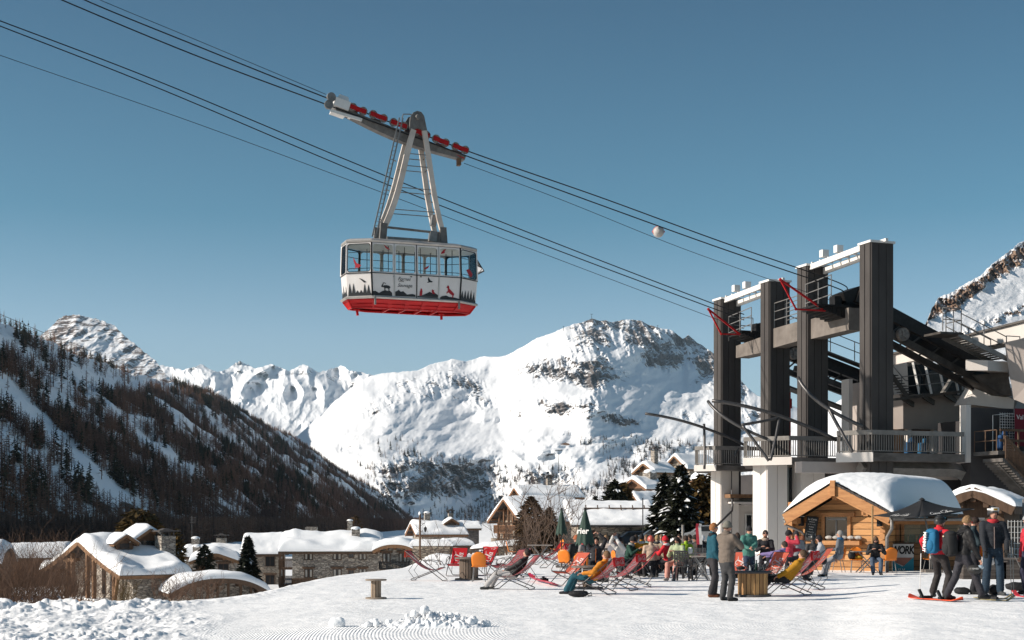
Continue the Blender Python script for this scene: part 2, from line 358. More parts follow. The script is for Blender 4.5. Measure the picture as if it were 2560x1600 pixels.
cr.color_ramp.elements[0].position = 0.25; cr.color_ramp.elements[1].position = 0.6; l.new(n1.outputs[0], cr.inputs[0])
l.new(cr.outputs[0], b.inputs['Base Color']); MATS['ground snow'] = m
ground = link('snow_ground', npmesh('snow_ground', np.stack([xx.ravel(), YY.ravel(), zz.ravel()], 1), gridfaces(*PX.shape), m, True, {'groom': groom}))
tag(ground, 'white snow covered ground of the terrace and valley floor', None, None, 'structure')

# ---- snow and rock material shared by the mountains
def mountain_mat(name, rockc=(0.13, 0.105, 0.085), rockd=(0.045, 0.036, 0.032), sc=0.01, streak=(1, 1, 1), edge=0.16, bd=8.0, thr=0.50, snowc=SNOW):
    m = D.materials.new(name); m.use_nodes = True; n = m.node_tree.nodes; l = m.node_tree.links; b = n['Principled BSDF']
    b.inputs['Roughness'].default_value = 0.8; b.inputs['Specular IOR Level'].default_value = 0.15
    tc = n.new('ShaderNodeTexCoord'); at = n.new('ShaderNodeAttribute'); at.attribute_name = 'rock'
    mp = n.new('ShaderNodeMapping'); mp.inputs['Scale'].default_value = streak; l.new(tc.outputs['Object'], mp.inputs[0])
    n1 = n.new('ShaderNodeTexNoise'); n1.inputs['Scale'].default_value = sc; n1.inputs['Detail'].default_value = 12; n1.inputs['Roughness'].default_value = 0.72
    l.new(mp.outputs[0], n1.inputs['Vector'])
    ge = n.new('ShaderNodeNewGeometry'); sz = n.new('ShaderNodeSeparateXYZ'); l.new(ge.outputs['Normal'], sz.inputs[0])
    a0 = n.new('ShaderNodeMath'); a0.operation = 'MULTIPLY_ADD'; a0.inputs[1].default_value = 2.6; a0.inputs[2].default_value = -0.80; l.new(n1.outputs[0], a0.inputs[0])
    a1 = n.new('ShaderNodeMath'); a1.operation = 'ADD'; l.new(a0.outputs[0], a1.inputs[0]); l.new(at.outputs['Fac'], a1.inputs[1])
    a2 = n.new('ShaderNodeMath'); a2.operation = 'MULTIPLY_ADD'; a2.inputs[1].default_value = -0.35; l.new(sz.outputs[2], a2.inputs[0]); l.new(a1.outputs[0], a2.inputs[2])
    r = n.new('ShaderNodeMapRange'); r.inputs['From Min'].default_value = thr; r.inputs['From Max'].default_value = thr + edge; l.new(a2.outputs[0], r.inputs[0])
    n2 = n.new('ShaderNodeTexNoise'); n2.inputs['Scale'].default_value = sc * 3; n2.inputs['Detail'].default_value = 8; l.new(mp.outputs[0], n2.inputs['Vector'])
    rc = n.new('ShaderNodeValToRGB'); rc.color_ramp.elements[0].color = (*rockd, 1); rc.color_ramp.elements[1].color = (*rockc, 1)
    rc.color_ramp.elements[0].position = 0.35; rc.color_ramp.elements[1].position = 0.65; l.new(n2.outputs[0], rc.inputs[0])
    mx = n.new('ShaderNodeMix'); mx.data_type = 'RGBA'; mx.inputs[6].default_value = (*snowc, 1)
    l.new(r.outputs[0], mx.inputs[0]); l.new(rc.outputs[0], mx.inputs[7]); l.new(mx.outputs[2], b.inputs['Base Color'])
    bp = n.new('ShaderNodeBump'); bp.inputs['Strength'].default_value = 0.8; bp.inputs['Distance'].default_value = bd
    l.new(n1.outputs[0], bp.inputs['Height']); l.new(bp.outputs[0], b.inputs['Normal'])
    return m
def ell(px, py, cx, cy, rx, ry, rot=0.0, k=2.0):
    c, s = math.cos(R(rot)), math.sin(R(rot)); dx, dy = px - cx, py - cy
    u = (dx * c + dy * s) / rx; v = (-dx * s + dy * c) / ry
    return np.exp(-(u * u + v * v) ** (k / 2))
def smoothclip(v, lo): return np.maximum(v, lo)
class Mount:
    """a mountain face spread on rays: for each bearing px, rows go from foot to crest, distance Rf(px,py)"""
    def __init__(s, sky, foot, px0, px1, dpx, dpy, rf, rock, skyn=(0, 20, 1), back=600):
        pxs = np.arange(px0, px1 + dpx, dpx); top = np.interp(pxs, [p[0] for p in sky], [p[1] for p in sky])
        if skyn[0]: top = top + skyn[0] * ridged(pxs / skyn[1], pxs * 0 + 0.37, 5, skyn[2]) 
        s.pxs, s.top, s.foot, s.rf = pxs, top, foot, rf
        nrow = int((foot - top.min()) / dpy)
        t = np.linspace(0, 1, nrow)[:, None]
        PX = np.repeat(pxs[None, :], nrow, 0); PY = foot + (top[None, :] - foot) * t
        RR = rf(PX, PY, t + 0 * PX)
        x = (PX - 1280) * RR / F; z = CZ + (HZ - PY) * RR / F; rk = rock(PX, PY, t + 0 * PX)
        # the far side falls away behind the crest
        nb = 8; xb, yb, zb, rb = [x], [RR], [z], [rk]
        for i in range(1, nb):
            k = i / (nb - 1); r2 = RR[-1] + back * k
            xb.append(((pxs - 1280) * r2 / F)[None]); yb.append(r2[None]); zb.append((z[-1] - back * 0.8 * k ** 1.3)[None]); rb.append(rk[-1][None])
        s.x, s.y, s.z, s.rk = (np.concatenate(q, 0) for q in (xb, yb, zb, rb))
    def build(s, name, mat, label):
        o = link(name, npmesh(name, np.stack([s.x.ravel(), s.y.ravel(), s.z.ravel()], 1), gridfaces(*s.x.shape), mat, True, {'rock': s.rk}))
        return tag(o, label, None, None, 'structure')
    def at(s, px, py):
        top = np.interp(px, s.pxs, s.top); t = (s.foot - py) / (s.foot - top)
        r = s.rf(px, py, t); return (px - 1280) * r / F, r, CZ + (HZ - py) * r / F
# ---- the great snow mountain in the middle
SKYM = [(560, 1180), (700, 1105), (744, 1090), (756, 1078), (800, 1042), (840, 1000), (876, 970), (905, 948), (930, 938), (983, 931), (1045, 925), (1086, 907), (1131, 898), (1164, 903), (1202, 892), (1264, 890), (1297, 871), (1338, 849), (1388, 828), (1433, 810), (1478, 799), (1507, 801), (1528, 806), (1561, 798), (1602, 803), (1644, 820), (1681, 826), (1706, 847), (1720, 838), (1751, 861), (1780, 880), (1793, 888), (1850, 946), (1871, 972), (1892, 989), (1976, 1012), (2000, 1026), (2060, 1050), (2200, 1090), (2500, 1140)]
def rf_main(px, py, t):
    w = np.clip((1330 - py) / 530.0, 0, 1)
    Y = 2700 + 3300 * w ** 0.9 + 700 * np.clip(t, 0, 1) ** 3
    bell = lambda *a, **k: ell(px, py, *a, **k)
    # big forms: the summit block faces left then turns away, a hollow to its right
    Y = Y - 620 * bell(1450, 840, 230, 170, 20) + 560 * bell(1730, 950, 140, 90, 20) - 260 * bell(1900, 1080, 160, 120)
    Y = Y - 240 * bell(1010, 1010, 180, 90, -15) - 200 * bell(1330, 1130, 220, 100) + 200 * bell(1230, 1000, 80, 120, 10)
    Y = Y - 620 * bell(960, 1190, 150, 120, 25) + 560 * bell(1200, 1240, 110, 80) - 260 * bell(1420, 1010, 170, 50, 6)
    # soft snow relief and sharp ribs
    g = px + 0.55 * (py - 1000)
    Y = Y + 210 * fbm(g / 170.0, py / 90.0, 3, 2, 0.42) + 46 * fbm(g / 48.0, py / 30.0, 3, 12, 0.4) - 5 * ridged(g / 17.0, py / 30.0, 3, 18, .5)
    rk = np.clip(rock_main(px, py, t) + 0.1, 0, 0.6)
    Y = Y - rk * (230 * ridged((px - .3 * py) / 30.0, py / 60.0, 3, 4) + 60 * ridged((px + py) / 12.0, py / 12.0, 4, 6))
    Y = Y - 4 * ridged(px / 22.0, py / 15.0, 2, 16)
    # the piste cut into the middle of the face
    pc = np.interp(py, [1000, 1080, 1130, 1160, 1230, 1290], [1262, 1255, 1300, 1340, 1395, 1430])
    Y = Y + 22 * np.exp(-((px - pc) / 16) ** 4) * sstep(1000, 1020, py) * (1 - sstep(1240, 1290, py))
    pd = np.interp(px, [1000, 1150, 1300, 1420, 1560], [1152, 1140, 1126, 1118, 1100])
    Y = Y + 14 * np.exp(-((py - pd) / 3.5) ** 2) * sstep(1120, 1180, px) * (1 - sstep(1540, 1600, px))
    return Y
def rock_main(px, py, t):
    b = lambda *a, **k: ell(px, py, *a, **k)
    n = fbm(px / 60.0, py / 40.0, 4, 9)
    r = 0.52 * b(1590, 832, 190, 48, 14, k=3) + 0.45 * b(1470, 850, 70, 50, 20) + 0.5 * b(1650, 880, 70, 50, 35) + 0.5 * b(1772, 920, 38, 62, 0, k=3) + 0.6 * b(1860, 960, 20, 40, 20, k=3) + 0.4 * b(1725, 860, 30, 40)
    r = r + 0.66 * b(1440, 930, 115, 34, 6, k=3.5) + 0.42 * b(1500, 960, 60, 26) + 0.35 * b(1340, 935, 60, 18)
    r = r + 0.36 * b(1050, 965, 90, 38, -18) + 0.42 * b(1165, 965, 60, 38, 20) + 0.3 * b(1230, 1000, 60, 20) + 0.3 * b(940, 1020, 50, 30, -30)
    r = r + 0.42 * b(1440, 1018, 115, 24, 4, k=3) + 0.46 * b(1555, 1052, 50, 15, 8, k=3) + 0.33 * b(1740, 1035, 70, 24) + 0.4 * b(1880, 1050, 60, 60)
    r = r + 0.56 * b(1070, 1190, 130, 52, 12, k=3) + 0.5 * b(1000, 1240, 70, 44, 30) + 0.34 * b(1230, 1230, 110, 60, 20) + 0.3 * b(1380, 1190, 70, 25) + 0.28 * b(870, 1125, 40, 18)
    r = r + 0.30 * b(1640, 1160, 60, 40) - 0.25 * b(1100, 1265, 70, 25)
    return np.minimum(r, .54) - 0.20 + 0.42 * n * (r > 0.03) * np.minimum(1, r * 4)
mat_main = mountain_mat('mountain snow and rock', (0.16, 0.135, 0.12), (0.06, 0.05, 0.048), sc=0.022, bd=3, streak=(1, 1, .55), edge=.10)
mtn = Mount(SKYM, 1335, 560, 2500, 2.0, 1.3, rf_main, rock_main, (3.0, 34, 3), 900)
mtn.build('mountain', mat_main, 'broad snow covered mountain with rocky summit beyond the village')
# ---- distant range on the left of it, with the valley head below
SKYR = [(340, 905), (385, 925), (403, 913), (430, 917), (458, 925), (503, 911), (540, 929), (563, 925), (600, 901), (640, 922), (676, 909), (700, 918), (723, 927), (757, 910), (782, 922), (800, 931), (855, 913), (875, 926), (900, 929), (930, 938), (990, 950), (1100, 960)]
def rf_range(px, py, t):
    w = np.clip((1110 - py) / 200.0, 0, 1)
    Y = 6500 + 6500 * w ** 0.8
    g = px + 0.1 * py
    Y = Y - 900 * (0.15 + 0.85 * sstep(0.3, 0.8, t)) * ridged(g / 105.0, py / 120.0, 3, 14, 0.45) - 90 * ridged(g / 24.0, py / 34.0, 3, 15, .4) + 300 * fbm(px / 120.0, py / 60.0, 3, 19)
    return Y
def rock_range(px, py, t):
    b = lambda *a, **k: ell(px, py, *a, **k)
    return -0.25 + 0.46 * b(603, 908, 22, 9, 20) + 0.36 * b(690, 940, 60, 14) + 0.45 * b(790, 940, 80, 18, 8) + 0.25 * b(860, 960, 50, 16) + 0.2 * fbm(px / 20, py / 12, 3, 5) * sstep(0.5, 0.8, t) + 0.22 * b(500, 935, 50, 12)
rng_ = Mount(SKYR, 1125, 340, 1100, 1.6, 0.8, rf_range, rock_range, (3.5, 20, 7), 1500)
rng_.build('distant_mountains', mountain_mat('range snow', sc=0.006, bd=14), 'far jagged range of white snowy peaks')
# ---- rocky peak rising behind the wooded slope
SKYP = [(40, 870), (85, 845), (106, 835), (125, 818), (150, 795), (165, 789), (185, 786), (205, 788), (230, 795), (255, 802), (285, 812), (310, 838), (340, 862), (365, 884), (390, 902), (405, 925), (440, 960), (480, 1000)]
def rf_peak(px, py, t):
    Y = 3600 + 1500 * np.clip((960 - py) / 180.0, 0, 1) + 0.0 * px
    Y = Y + 2.6 * np.maximum(0, px - 190) - 0.9 * (px - 190)
    return Y - 70 * ridged((px + py) / 60.0, py / 50.0, 3, 24, .4) - 7 * ridged(px / 16.0, (py + 0.3 * px) / 7.0, 3, 25)
def rock_peak(px, py, t):
    return 0.35 + 0.36 * fbm((px) / 34.0, (py + 0.25 * px) / 11.0, 4, 26) + 0.16 * ell(px, py, 170, 815, 60, 35) - 0.3 * ell(px, py, 250, 860, 60, 18, 30)
pk = Mount(SKYP, 1010, 40, 480, 1.3, 1.0, rf_peak, rock_peak, (3, 16, 11), 700)
pk.build('rocky_peak', mountain_mat('peak rock', (0.22, 0.165, 0.135), (0.08, 0.062, 0.055), sc=0.02, bd=9, streak=(1, 1, 2.2)), 'brown rocky peak streaked with snow behind the wooded slope')
# ---- steep snow slope with a rock rib at the upper right
SKYC = [(2230, 905), (2300, 830), (2312, 812), (2330, 770), (2345, 745), (2380, 730), (2410, 710), (2450, 690), (2480, 660), (2520, 630), (2560, 601), (2640, 555), (2760, 480), (2900, 420)]
def rf_cliff(px, py, t):
    Y = 900 + 700 * np.clip((960 - py) / 400.0, 0, 1) + 0.30 * (px - 2300)
    s = np.clip(rock_cliff(px, py, t) + .15, 0, .5)
    return Y - s * (70 * ridged((px - 0.6 * py) / 34.0, py / 50.0, 4, 34) + 26 * ridged(px / 10.0, py / 12.0, 4, 35)) + 8 * fbm(px / 60., py / 40., 4, 36)
def rock_cliff(px, py, t):
    line = np.interp(px, [2290, 2330, 2400, 2470, 2560, 2700], [840, 790, 760, 705, 648, 560])
    top = np.interp(px, [p[0] for p in SKYC], [p[1] for p in SKYC])
    d = (py - top) / np.maximum(12, (line - top)); band = np.exp(-((d - 0.66) / 0.56) ** 4)
    l2 = np.interp(px, [2380, 2450, 2560, 2700], [850, 812, 770, 720]); b2 = np.exp(-((py - l2) / 12) ** 2) * sstep(2385, 2420, px)
    n = fbm(px / 22.0, py / 16.0, 4, 37)
    return -0.2 + band * (0.80 + 0.35 * n) + b2 * (0.35 + 0.4 * n)
cl = Mount(SKYC, 1010, 2230, 2900, 1.6, 1.2, rf_cliff, rock_cliff, (4, 18, 13), 300)
cl.build('rocky_slope', mountain_mat('cliff rock', (0.38, 0.26, 0.18), (0.15, 0.095, 0.07), sc=0.05, bd=3), 'steep snow slope crossed by a brown rock band')
# ---- low smooth snow hill seen between the pylons
SKYH = [(1880, 1120), (1915, 1090), (1960, 1060), (1999, 1048), (2040, 1035), (2075, 1016), (2112, 992), (2160, 975), (2260, 950), (2400, 930), (2700, 900)]
hl = Mount(SKYH, 1330, 1880, 2700, 4, 3, lambda px, py, t: 700 + 500 * t + 12 * fbm(px / 60., py / 40., 4, 44), lambda px, py, t: -0.25 + 0.25 * fbm(px / 30., py / 9., 4, 45), (1.5, 40, 15), 200)
hl.build('snow_hill', mat_main, 'smooth low snow hill behind the pylons')
# ---- the shaded wooded valley side on the left
MS, X0 = 0.80, -178.0
SKYL = np.array([(-500, 520), (-300, 640), (-60, 770), (0, 800), (60, 822), (103, 841), (150, 858), (198, 878), (250, 897), (289, 913), (330, 922), (372, 935), (413, 953), (475, 973), (537, 992), (579, 1013), (645, 1050), (702, 1080), (744, 1104), (826, 1158), (909, 1212), (1000, 1275), (1040, 1304)], float)
tx = (SKYL[:, 0] - 1280) / F; tz = (HZ - SKYL[:, 1]) / F
CY = X0 * MS / (tz + MS * tx)                      # distance of the crest at each bearing
CXr = CY * tx
_o = np.argsort(CY); CYs, CXs = CY[_o], CXr[_o]
def gully(px, py):
    g = np.zeros_like(px)
    for pl in ([(-60, 905, 30), (40, 985, 33), (110, 1055, 28), (175, 1115, 25), (240, 1180, 29), (300, 1230, 20), (395, 1275, 8)], [(320, 1075, 9), (400, 1118, 11), (470, 1160, 14), (545, 1205, 12), (620, 1250, 7)], [(120, 1190, 7), (180, 1260, 9), (230, 1330, 8)]):
        a = np.array(pl, float); c = np.interp(px, a[:, 0], a[:, 1]); wd = np.interp(px, a[:, 0], a[:, 2])
        g = np.maximum(g, np.exp(-((py - c) / wd) ** 4) * (px > a[0, 0]) * (px < a[-1, 0]))
    return g
def side_h(x, Y):
    cx = np.interp(Y, CYs, CXs); z0 = MS * (X0 - x)
    zc = MS * (X0 - cx)
    over = np.maximum(0, cx - x); z = np.where(x < cx, zc - 0.25 * over, z0)
    
    amp = 0.5 + 0.5 * sstep(0, 60, x - cx)
    z = z + amp * (0.010 * Y * fbm(x / (0.05 * Y + 20), Y / 160.0, 4, 51) + 0.0035 * Y * ridged(x / (0.016 * Y + 6), Y / 50.0, 4, 52)) * sstep(X0 + 30, X0 - 60, x)
    return np.maximum(z, -13.0)
ysl = np.exp(np.linspace(math.log(250), math.log(3300), 620))
tt = np.linspace(0, 1, 420)
cxl = np.interp(ysl, CYs, CXs)
xl = (cxl[:, None] - 140) + (X0 + 26 - (cxl[:, None] - 140)) * tt[None, :]
yl = np.repeat(ysl[:, None], 420, 1)
yl = yl + 0 * xl
zl = side_h(xl, yl)
plx = 1280 + F * xl / yl; ply = HZ - F * (zl - CZ) / yl
rk = 0.02 + 0.34 * sstep(1130, 1280, ply) + 0.30 * fbm(plx / 40, ply / 22, 4, 53) + 0.25 * ell(plx, ply, 480, 1090, 60, 20, 35) + 0.28 * ell(plx, ply, 250, 1020, 30, 30) - 0.8 * gully(plx, ply) + 0.24 * ell(plx, ply, 105, 1110, 40, 25, 30)  # lower forest floor darkened: brown brush, plus shade between trees put into colour
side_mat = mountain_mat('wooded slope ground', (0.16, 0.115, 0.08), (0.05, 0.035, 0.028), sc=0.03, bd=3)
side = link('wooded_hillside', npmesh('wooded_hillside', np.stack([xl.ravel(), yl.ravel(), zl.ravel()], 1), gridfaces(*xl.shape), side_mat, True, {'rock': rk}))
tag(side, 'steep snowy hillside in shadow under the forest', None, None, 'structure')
# ================================================================ trees
def rnd_tree(kind, seed, hgt=1.0, nb=46):
    """unit-height conifer as arrays: (verts, tri/quads) for crown and trunk. larch = bare thin branches, fir = dense drooping boughs"""
    r = np.random.RandomState(seed); vs = []; fs = []
    for i in range(nb):
        t = (i + r.rand()) / nb
        if kind == 'larch': z = 0.16 + 0.82 * t; rad = 0.135 * (1 - t) ** 0.8 * (0.55 + 0.75 * r.rand()) + 0.012
        else: z = 0.05 + 0.93 * t; rad = 0.20 * (1 - t) ** 0.85 * (0.6 + 0.6 * r.rand()) + 0.015
        a = r.rand() * 2 * np.pi; c, s = np.cos(a), np.sin(a)
        droop = (0.02 + 0.25 * rad) * (1 if kind == 'fir' else -0.5) + r.randn() * 0.01
        wd = rad * (0.20 if kind == 'larch' else 0.42); th = 0.012 if kind == 'larch' else 0.03
        o = len(vs)
        vs += [(0, 0, z + th), (0, 0, z - th), (c * rad - s * wd * .3, s * rad + c * wd * .3, z - droop), (c * rad * .55 - s * wd, s * rad * .55 + c * wd, z - droop * .4),
               (c * rad * .55 + s * wd, s * rad * .55 - c * wd, z - droop * .4 - .004)]
        fs += [(o, o + 3, o + 2), (o, o + 2, o + 4), (o + 1, o + 2, o + 3), (o + 1, o + 4, o + 2)]
    cv, cf = np.array(vs, float), np.array(fs)
    tv = []; tf = []
    for k, (z, rr) in enumerate(((0, .014), (.5, .009), (1.0, .002))):
        for j in range(3): a = 2.1 * j; tv.append((rr * np.cos(a), rr * np.sin(a), z))
    for k in range(2):
        for j in range(3):
            a, b_ = 3 * k + j, 3 * k + (j + 1) % 3; tf += [(a, b_, b_ + 3), (a, b_ + 3, a + 3)]
    return cv, cf, np.array(tv, float), np.array(tf)
def foliage_mat(name, c1, c2, c3=None, snow=0.0):
    if name in MATS: return MATS[name]
    m = D.materials.new(name); m.use_nodes = True; MATS[name] = m
    n = m.node_tree.nodes; l = m.node_tree.links; b = n['Principled BSDF']; b.inputs['Roughness'].default_value = 0.8; b.inputs['Specular IOR Level'].default_value = 0.1
    at = n.new('ShaderNodeAttribute'); at.attribute_name = 'tone'
    oi = n.new('ShaderNodeObjectInfo'); ad = n.new('ShaderNodeMath'); ad.operation = 'MULTIPLY_ADD'; ad.inputs[1].default_value = 0.5
    l.new(oi.outputs['Random'], ad.inputs[0]); l.new(at.outputs['Fac'], ad.inputs[2])
    r = n.new('ShaderNodeValToRGB'); r.color_ramp.elements[0].color = (*c1, 1); r.color_ramp.elements[1].color = (*c2, 1)
    if c3: e = r.color_ramp.elements.new(0.55); e.color = (*c3, 1)
    l.new(ad.outputs[0], r.inputs[0]); l.new(r.outputs[0], b.inputs['Base Color'])
    return m
larch_m = foliage_mat('larch twigs', (0.07, 0.04, 0.03), (0.24, 0.13, 0.085), (0.13, 0.074, 0.054))
fir_m = foliage_mat('fir needles', (0.018, 0.018, 0.012), (0.065, 0.055, 0.032), (0.035, 0.034, 0.022))
rs = np.random.RandomState(3)
def scatter(name, pts, hs, kinds, label, tones=None):
    """many trees as one mass: pts (n,3), heights, kinds 0 larch 1 fir"""
    T = [[rnd_tree('larch', 10 + i, nb=44) for i in range(4)], [rnd_tree('fir', 20 + i, nb=40) for i in range(3)]]
    V = []; FF = []; MI = []; TN = []; off = 0
    for k in range(len(pts)):
        cv, cf, tv, tf = T[kinds[k]][rs.randint(len(T[kinds[k]]))]
        a = rs.rand() * 6.28; c, s = math.cos(a), math.sin(a); h = hs[k]
        v = np.concatenate([cv, tv]); f = np.concatenate([cf, tf + len(cv)])
        wdt = h * (1.25 + 0.7 * rs.rand())
        q = np.stack([(v[:, 0] * c - v[:, 1] * s) * wdt, (v[:, 0] * s + v[:, 1] * c) * wdt, v[:, 2] * h], 1) + pts[k]
        V.append(q); FF.append(f + off); off += len(v)
        MI.append(np.full(len(f), kinds[k])); tn = rs.rand() * 0.6 if tones is None else tones[k]; TN.append(np.full(len(v), tn))
    me = npmesh(name, np.concatenate(V), np.concatenate(FF), [larch_m, fir_m], False, {'tone': np.concatenate(TN)})
    me.polygons.foreach_set('material_index', np.concatenate(MI).astype(np.int32))
    o = link(name, me); return tag(o, label, None, None, 'stuff')
# positions on the wooded hillside (uniform on the slope seen from the village), density by what grows where
N = 150000
py_ = rs.rand(N); Yt = np.exp(math.log(300) + (math.log(3150) - math.log(300)) * rs.rand(N) ** 0.85)
cxt = np.interp(Yt, CYs, CXs); xt = cxt - 14 + (X0 + 85 - cxt) * rs.rand(N)
zt = np.maximum(side_h(xt, Yt), -10.5); qx = 1280 + F * xt / Yt; qy = HZ - F * (zt - CZ) / Yt
dens = 1.1 + 0.6 * fbm(qx / 70, qy / 45, 4, 71)
topl = np.interp(qx, SKYL[:, 0], SKYL[:, 1])
sh = np.interp(qx, [-60, 60, 190, 330, 400, 460], [45, 85, 88, 70, 25, 0])        # the open snow under the crest on the far left
dens = dens * (1 - 0.94 * (1 - sstep(sh - 14, sh + 30, qy - topl)) * (qx < 470))
hpx = 10 * F / Yt; gg = np.maximum.reduce([gully(qx, qy - k_ * hpx) for k_ in (0, .35, .7)]); dens = dens * (1 - gg)
dens = dens - 0.45 * ell(qx, qy, 430, 1030, 80, 35, 35) - 0.42 * ell(qx, qy, 560, 1120, 110, 34, 38) - 0.35 * ell(qx, qy, 700, 1160, 70, 24, 38) - 0.4 * ell(qx, qy, 250, 985, 70, 25, 30)
dens = dens + 0.6 * sstep(1150, 1260, qy) * (1 - gg) + 0.35 * ell(qx, qy, 500, 1230, 200, 60, 30) + 0.45 * np.exp(-((qy - topl - 18) / 16) ** 2) * (qx > 430)
keep = (qx > -60) & (qx < 1075) & (qy < 1400) & (rs.rand(N) < np.clip(dens, 0, 1) * np.clip((Yt / 1500.0), 0.12, 1.0) ** 0.1)
xt, Yt, zt, qx, qy = (a[keep] for a in (xt, Yt, zt, qx, qy))
# thin out where perspective packs them too close
cell = {}; sel = []
order = np.argsort(Yt)
for i in order:
    hh = 12 * F / Yt[i]; k = (int(qx[i] / (hh * 0.085)), int(qy[i] / (hh * 0.11)))
    if k in cell: continue
    cell[k] = 1; sel.append(i)
sel = np.array(sel); xt, Yt, zt, qx, qy = (a[sel] for a in (xt, Yt, zt, qx, qy))
ht = (7.5 + 7 * rs.rand(len(xt))) * np.where(qy - np.interp(qx, SKYL[:, 0], SKYL[:, 1]) < 30, 0.75, 1.0)
evg = (rs.rand(len(xt)) < np.clip(0.10 + 0.7 * (fbm(qx / 60, qy / 60, 3, 77) > 0.28), 0, 0.9)) & (qy < 1290)
kd = evg.astype(int); ton = np.clip(0.25 + 0.5 * fbm(qx / 130, qy / 90, 3, 78) + 0.35 * (rs.rand(len(xt)) - 0.5) + 0.15 * sstep(1150, 1300, qy), 0, 1)
tone_ok = ton
print('hillside trees', len(xt))
near_i = np.argsort(Yt / ht)[:230]; near_set = set(near_i.tolist())
far_i = np.array([i for i in range(len(xt)) if i not in near_set])
scatter('forest', np.stack([xt, Yt, zt - 0.3], 1)[far_i], ht[far_i], kd[far_i], 'dense dark forest of bare larches and firs covering the hillside', ton[far_i])
def conifer_proto(name, kind, seed, mt, nb, label, cat, h):
    cv, cf, tv, tf = rnd_tree(kind, seed, nb=nb)
    t = D.objects.new(name, None)
    cm = npmesh('crown', cv * h, cf, [mt], False, {'tone': np.random.RandomState(seed).rand(len(cv)) * 0.5})
    tm = npmesh('trunk', tv * h, tf, ['bark'], False)
    return t, cm, tm
protos = {0: [conifer_proto('larch_tree', 'larch', 100 + i, larch_m, 210, '', '', 1.0) for i in range(5)],
          1: [conifer_proto('fir_tree', 'fir', 200 + i, fir_m, 240, '', '', 1.0) for i in range(3)]}
for i in near_i:
    k = kd[i]; _, cm, tm = protos[k][rs.randint(len(protos[k]))]
    t = thing('larch_tree' if k == 0 else 'fir_tree', 'bare brown larch tree among others low on the shaded slope' if k == 0 else 'dark green fir tree among larches low on the shaded slope', 'tree',
              (xt[i], Yt[i], zt[i] - 0.3), rs.rand() * 6.28, 'larch trees low on the shaded slope' if k == 0 else 'fir trees low on the shaded slope')
    t.scale = (ht[i] * (0.8 + 0.4 * rs.rand()),) * 2 + (ht[i],)
    link('crown', cm, t); link('trunk', tm, t)
# scattered woods low on the great mountain
N = 13000
qx = 860 + 960 * rs.rand(N); qy = 1080 + 240 * rs.rand(N)
b = lambda *a, **k: ell(qx, qy, *a, **k)
dn = 0.9 * b(1640, 1130, 48, 28, k=3) + 0.7 * b(1560, 1165, 36, 22) + 0.5 * b(1730, 1115, 50, 18) + 0.5 * b(1250, 1195, 110, 30, 12) + 0.65 * b(1340, 1215, 50, 36) + 0.55 * b(1100, 1230, 60, 20) + 0.5 * b(1440, 1240, 90, 18, -30) + 0.4 * b(1390, 1180, 60, 12) \
   + 0.75 * b(1220, 1290, 160, 26) + 0.5 * b(960, 1190, 60, 30, 20) + 0.6 * b(1520, 1210, 60, 20, -30) + 0.35 * b(1500, 1110, 120, 30) + 0.6 * b(1100, 1150, 90, 10, 8) + 0.7 * b(1480, 1265, 60, 26) + 0.25 * b(1000, 1120, 80, 40)
dn = np.maximum(0, dn - .12) * (0.9 + 1.8 * fbm(qx / 24, qy / 16, 3, 81))
kp = rs.rand(N) < dn; qx, qy = qx[kp], qy[kp]
mx_, my_, mz_ = mtn.at(qx, qy)
print('mountain trees', len(mx_))
scatter('mountain_woods', np.stack([mx_, my_, mz_ - 1], 1), 11 + 8 * rs.rand(len(mx_)), (rs.rand(len(mx_)) < 0.35).astype(int), 'scattered dark woods on the lower face of the snowy mountain')
# masts on the summit, a lift tower and a hut far up the piste
for px, py, h, lb in ((1479, 800, 30, 'tall thin mast on the highest summit rocks'), (1644, 821, 18, 'short mast right of the highest one on the summit'), (1409, 824, 18, 'small mast on the left shoulder of the summit'), (1397, 1180, 60, 'lift tower standing on the lower piste')):
    q = mtn.at(px, py + 3); t = thing('mast', lb, 'mast', q); m_ = MB(); m_.box((0, 0, h / 2), (2.2, 2.2, h), taper=.5); m_.bar((-h * .16, 0, h), (h * .16, 0, h), 1.6, 2); m_.build('lattice', 'black steel', t)
q = mtn.at(1413, 1113); t = thing('mountain_hut', 'tiny brown hut on the piste of the great mountain', 'hut', q); m_ = MB(); m_.prism([Vector(v) for v in ((-12, 0, -2), (12, 0, -2), (12, 0, 4), (0, 0, 8), (-12, 0, 4))], (0, 14, 0)); m_.build('walls', 'timber', t)
# ================================================================ cable car station
K0 = 75.0; TH = R(20); OX = X(2191, K0); CT, ST = math.cos(TH), math.sin(TH)
def onb(px, b):                      # a along the cables for the bearing px on the line of constant b
    t = (px - 1280) / F; return (t * (K0 + b * CT) - OX + b * ST) / (CT - t * ST)
def ona(px, a):
    t = (px - 1280) / F; return (OX + a * CT - t * (K0 + a * ST)) / (ST + t * CT)
def YY_(a, b): return K0 + a * ST + b * CT
def Zl(py, a, b): return Z(py, YY_(a, b))
def S(px, py, b=None, a=None):       # local point seen at that pixel on the plane b= or a=
    if b is not None: a = onb(px, b)
    else: b = ona(px, a)
    return Vector((a, b, Zl(py, a, b)))
st = thing('cable_car_station', 'concrete cable car station with four tall dark pylons and balconies above the wooden snack hut', 'cable car station', (OX, K0, 0), TH)
def sp(name, mb, mat, parent=st, smooth=False): return mb.build(name, mat, parent, smooth)
BP = [0.0, 6.25, 10.36, 16.25]; TOPS = [612, 670, 708, 752]; EDG = [(2156, 2227), (2000, 2063), (1908, 1968), (1791, 1846)]; BOT = [1078, 1094, 1094, 1122]
PYL = []
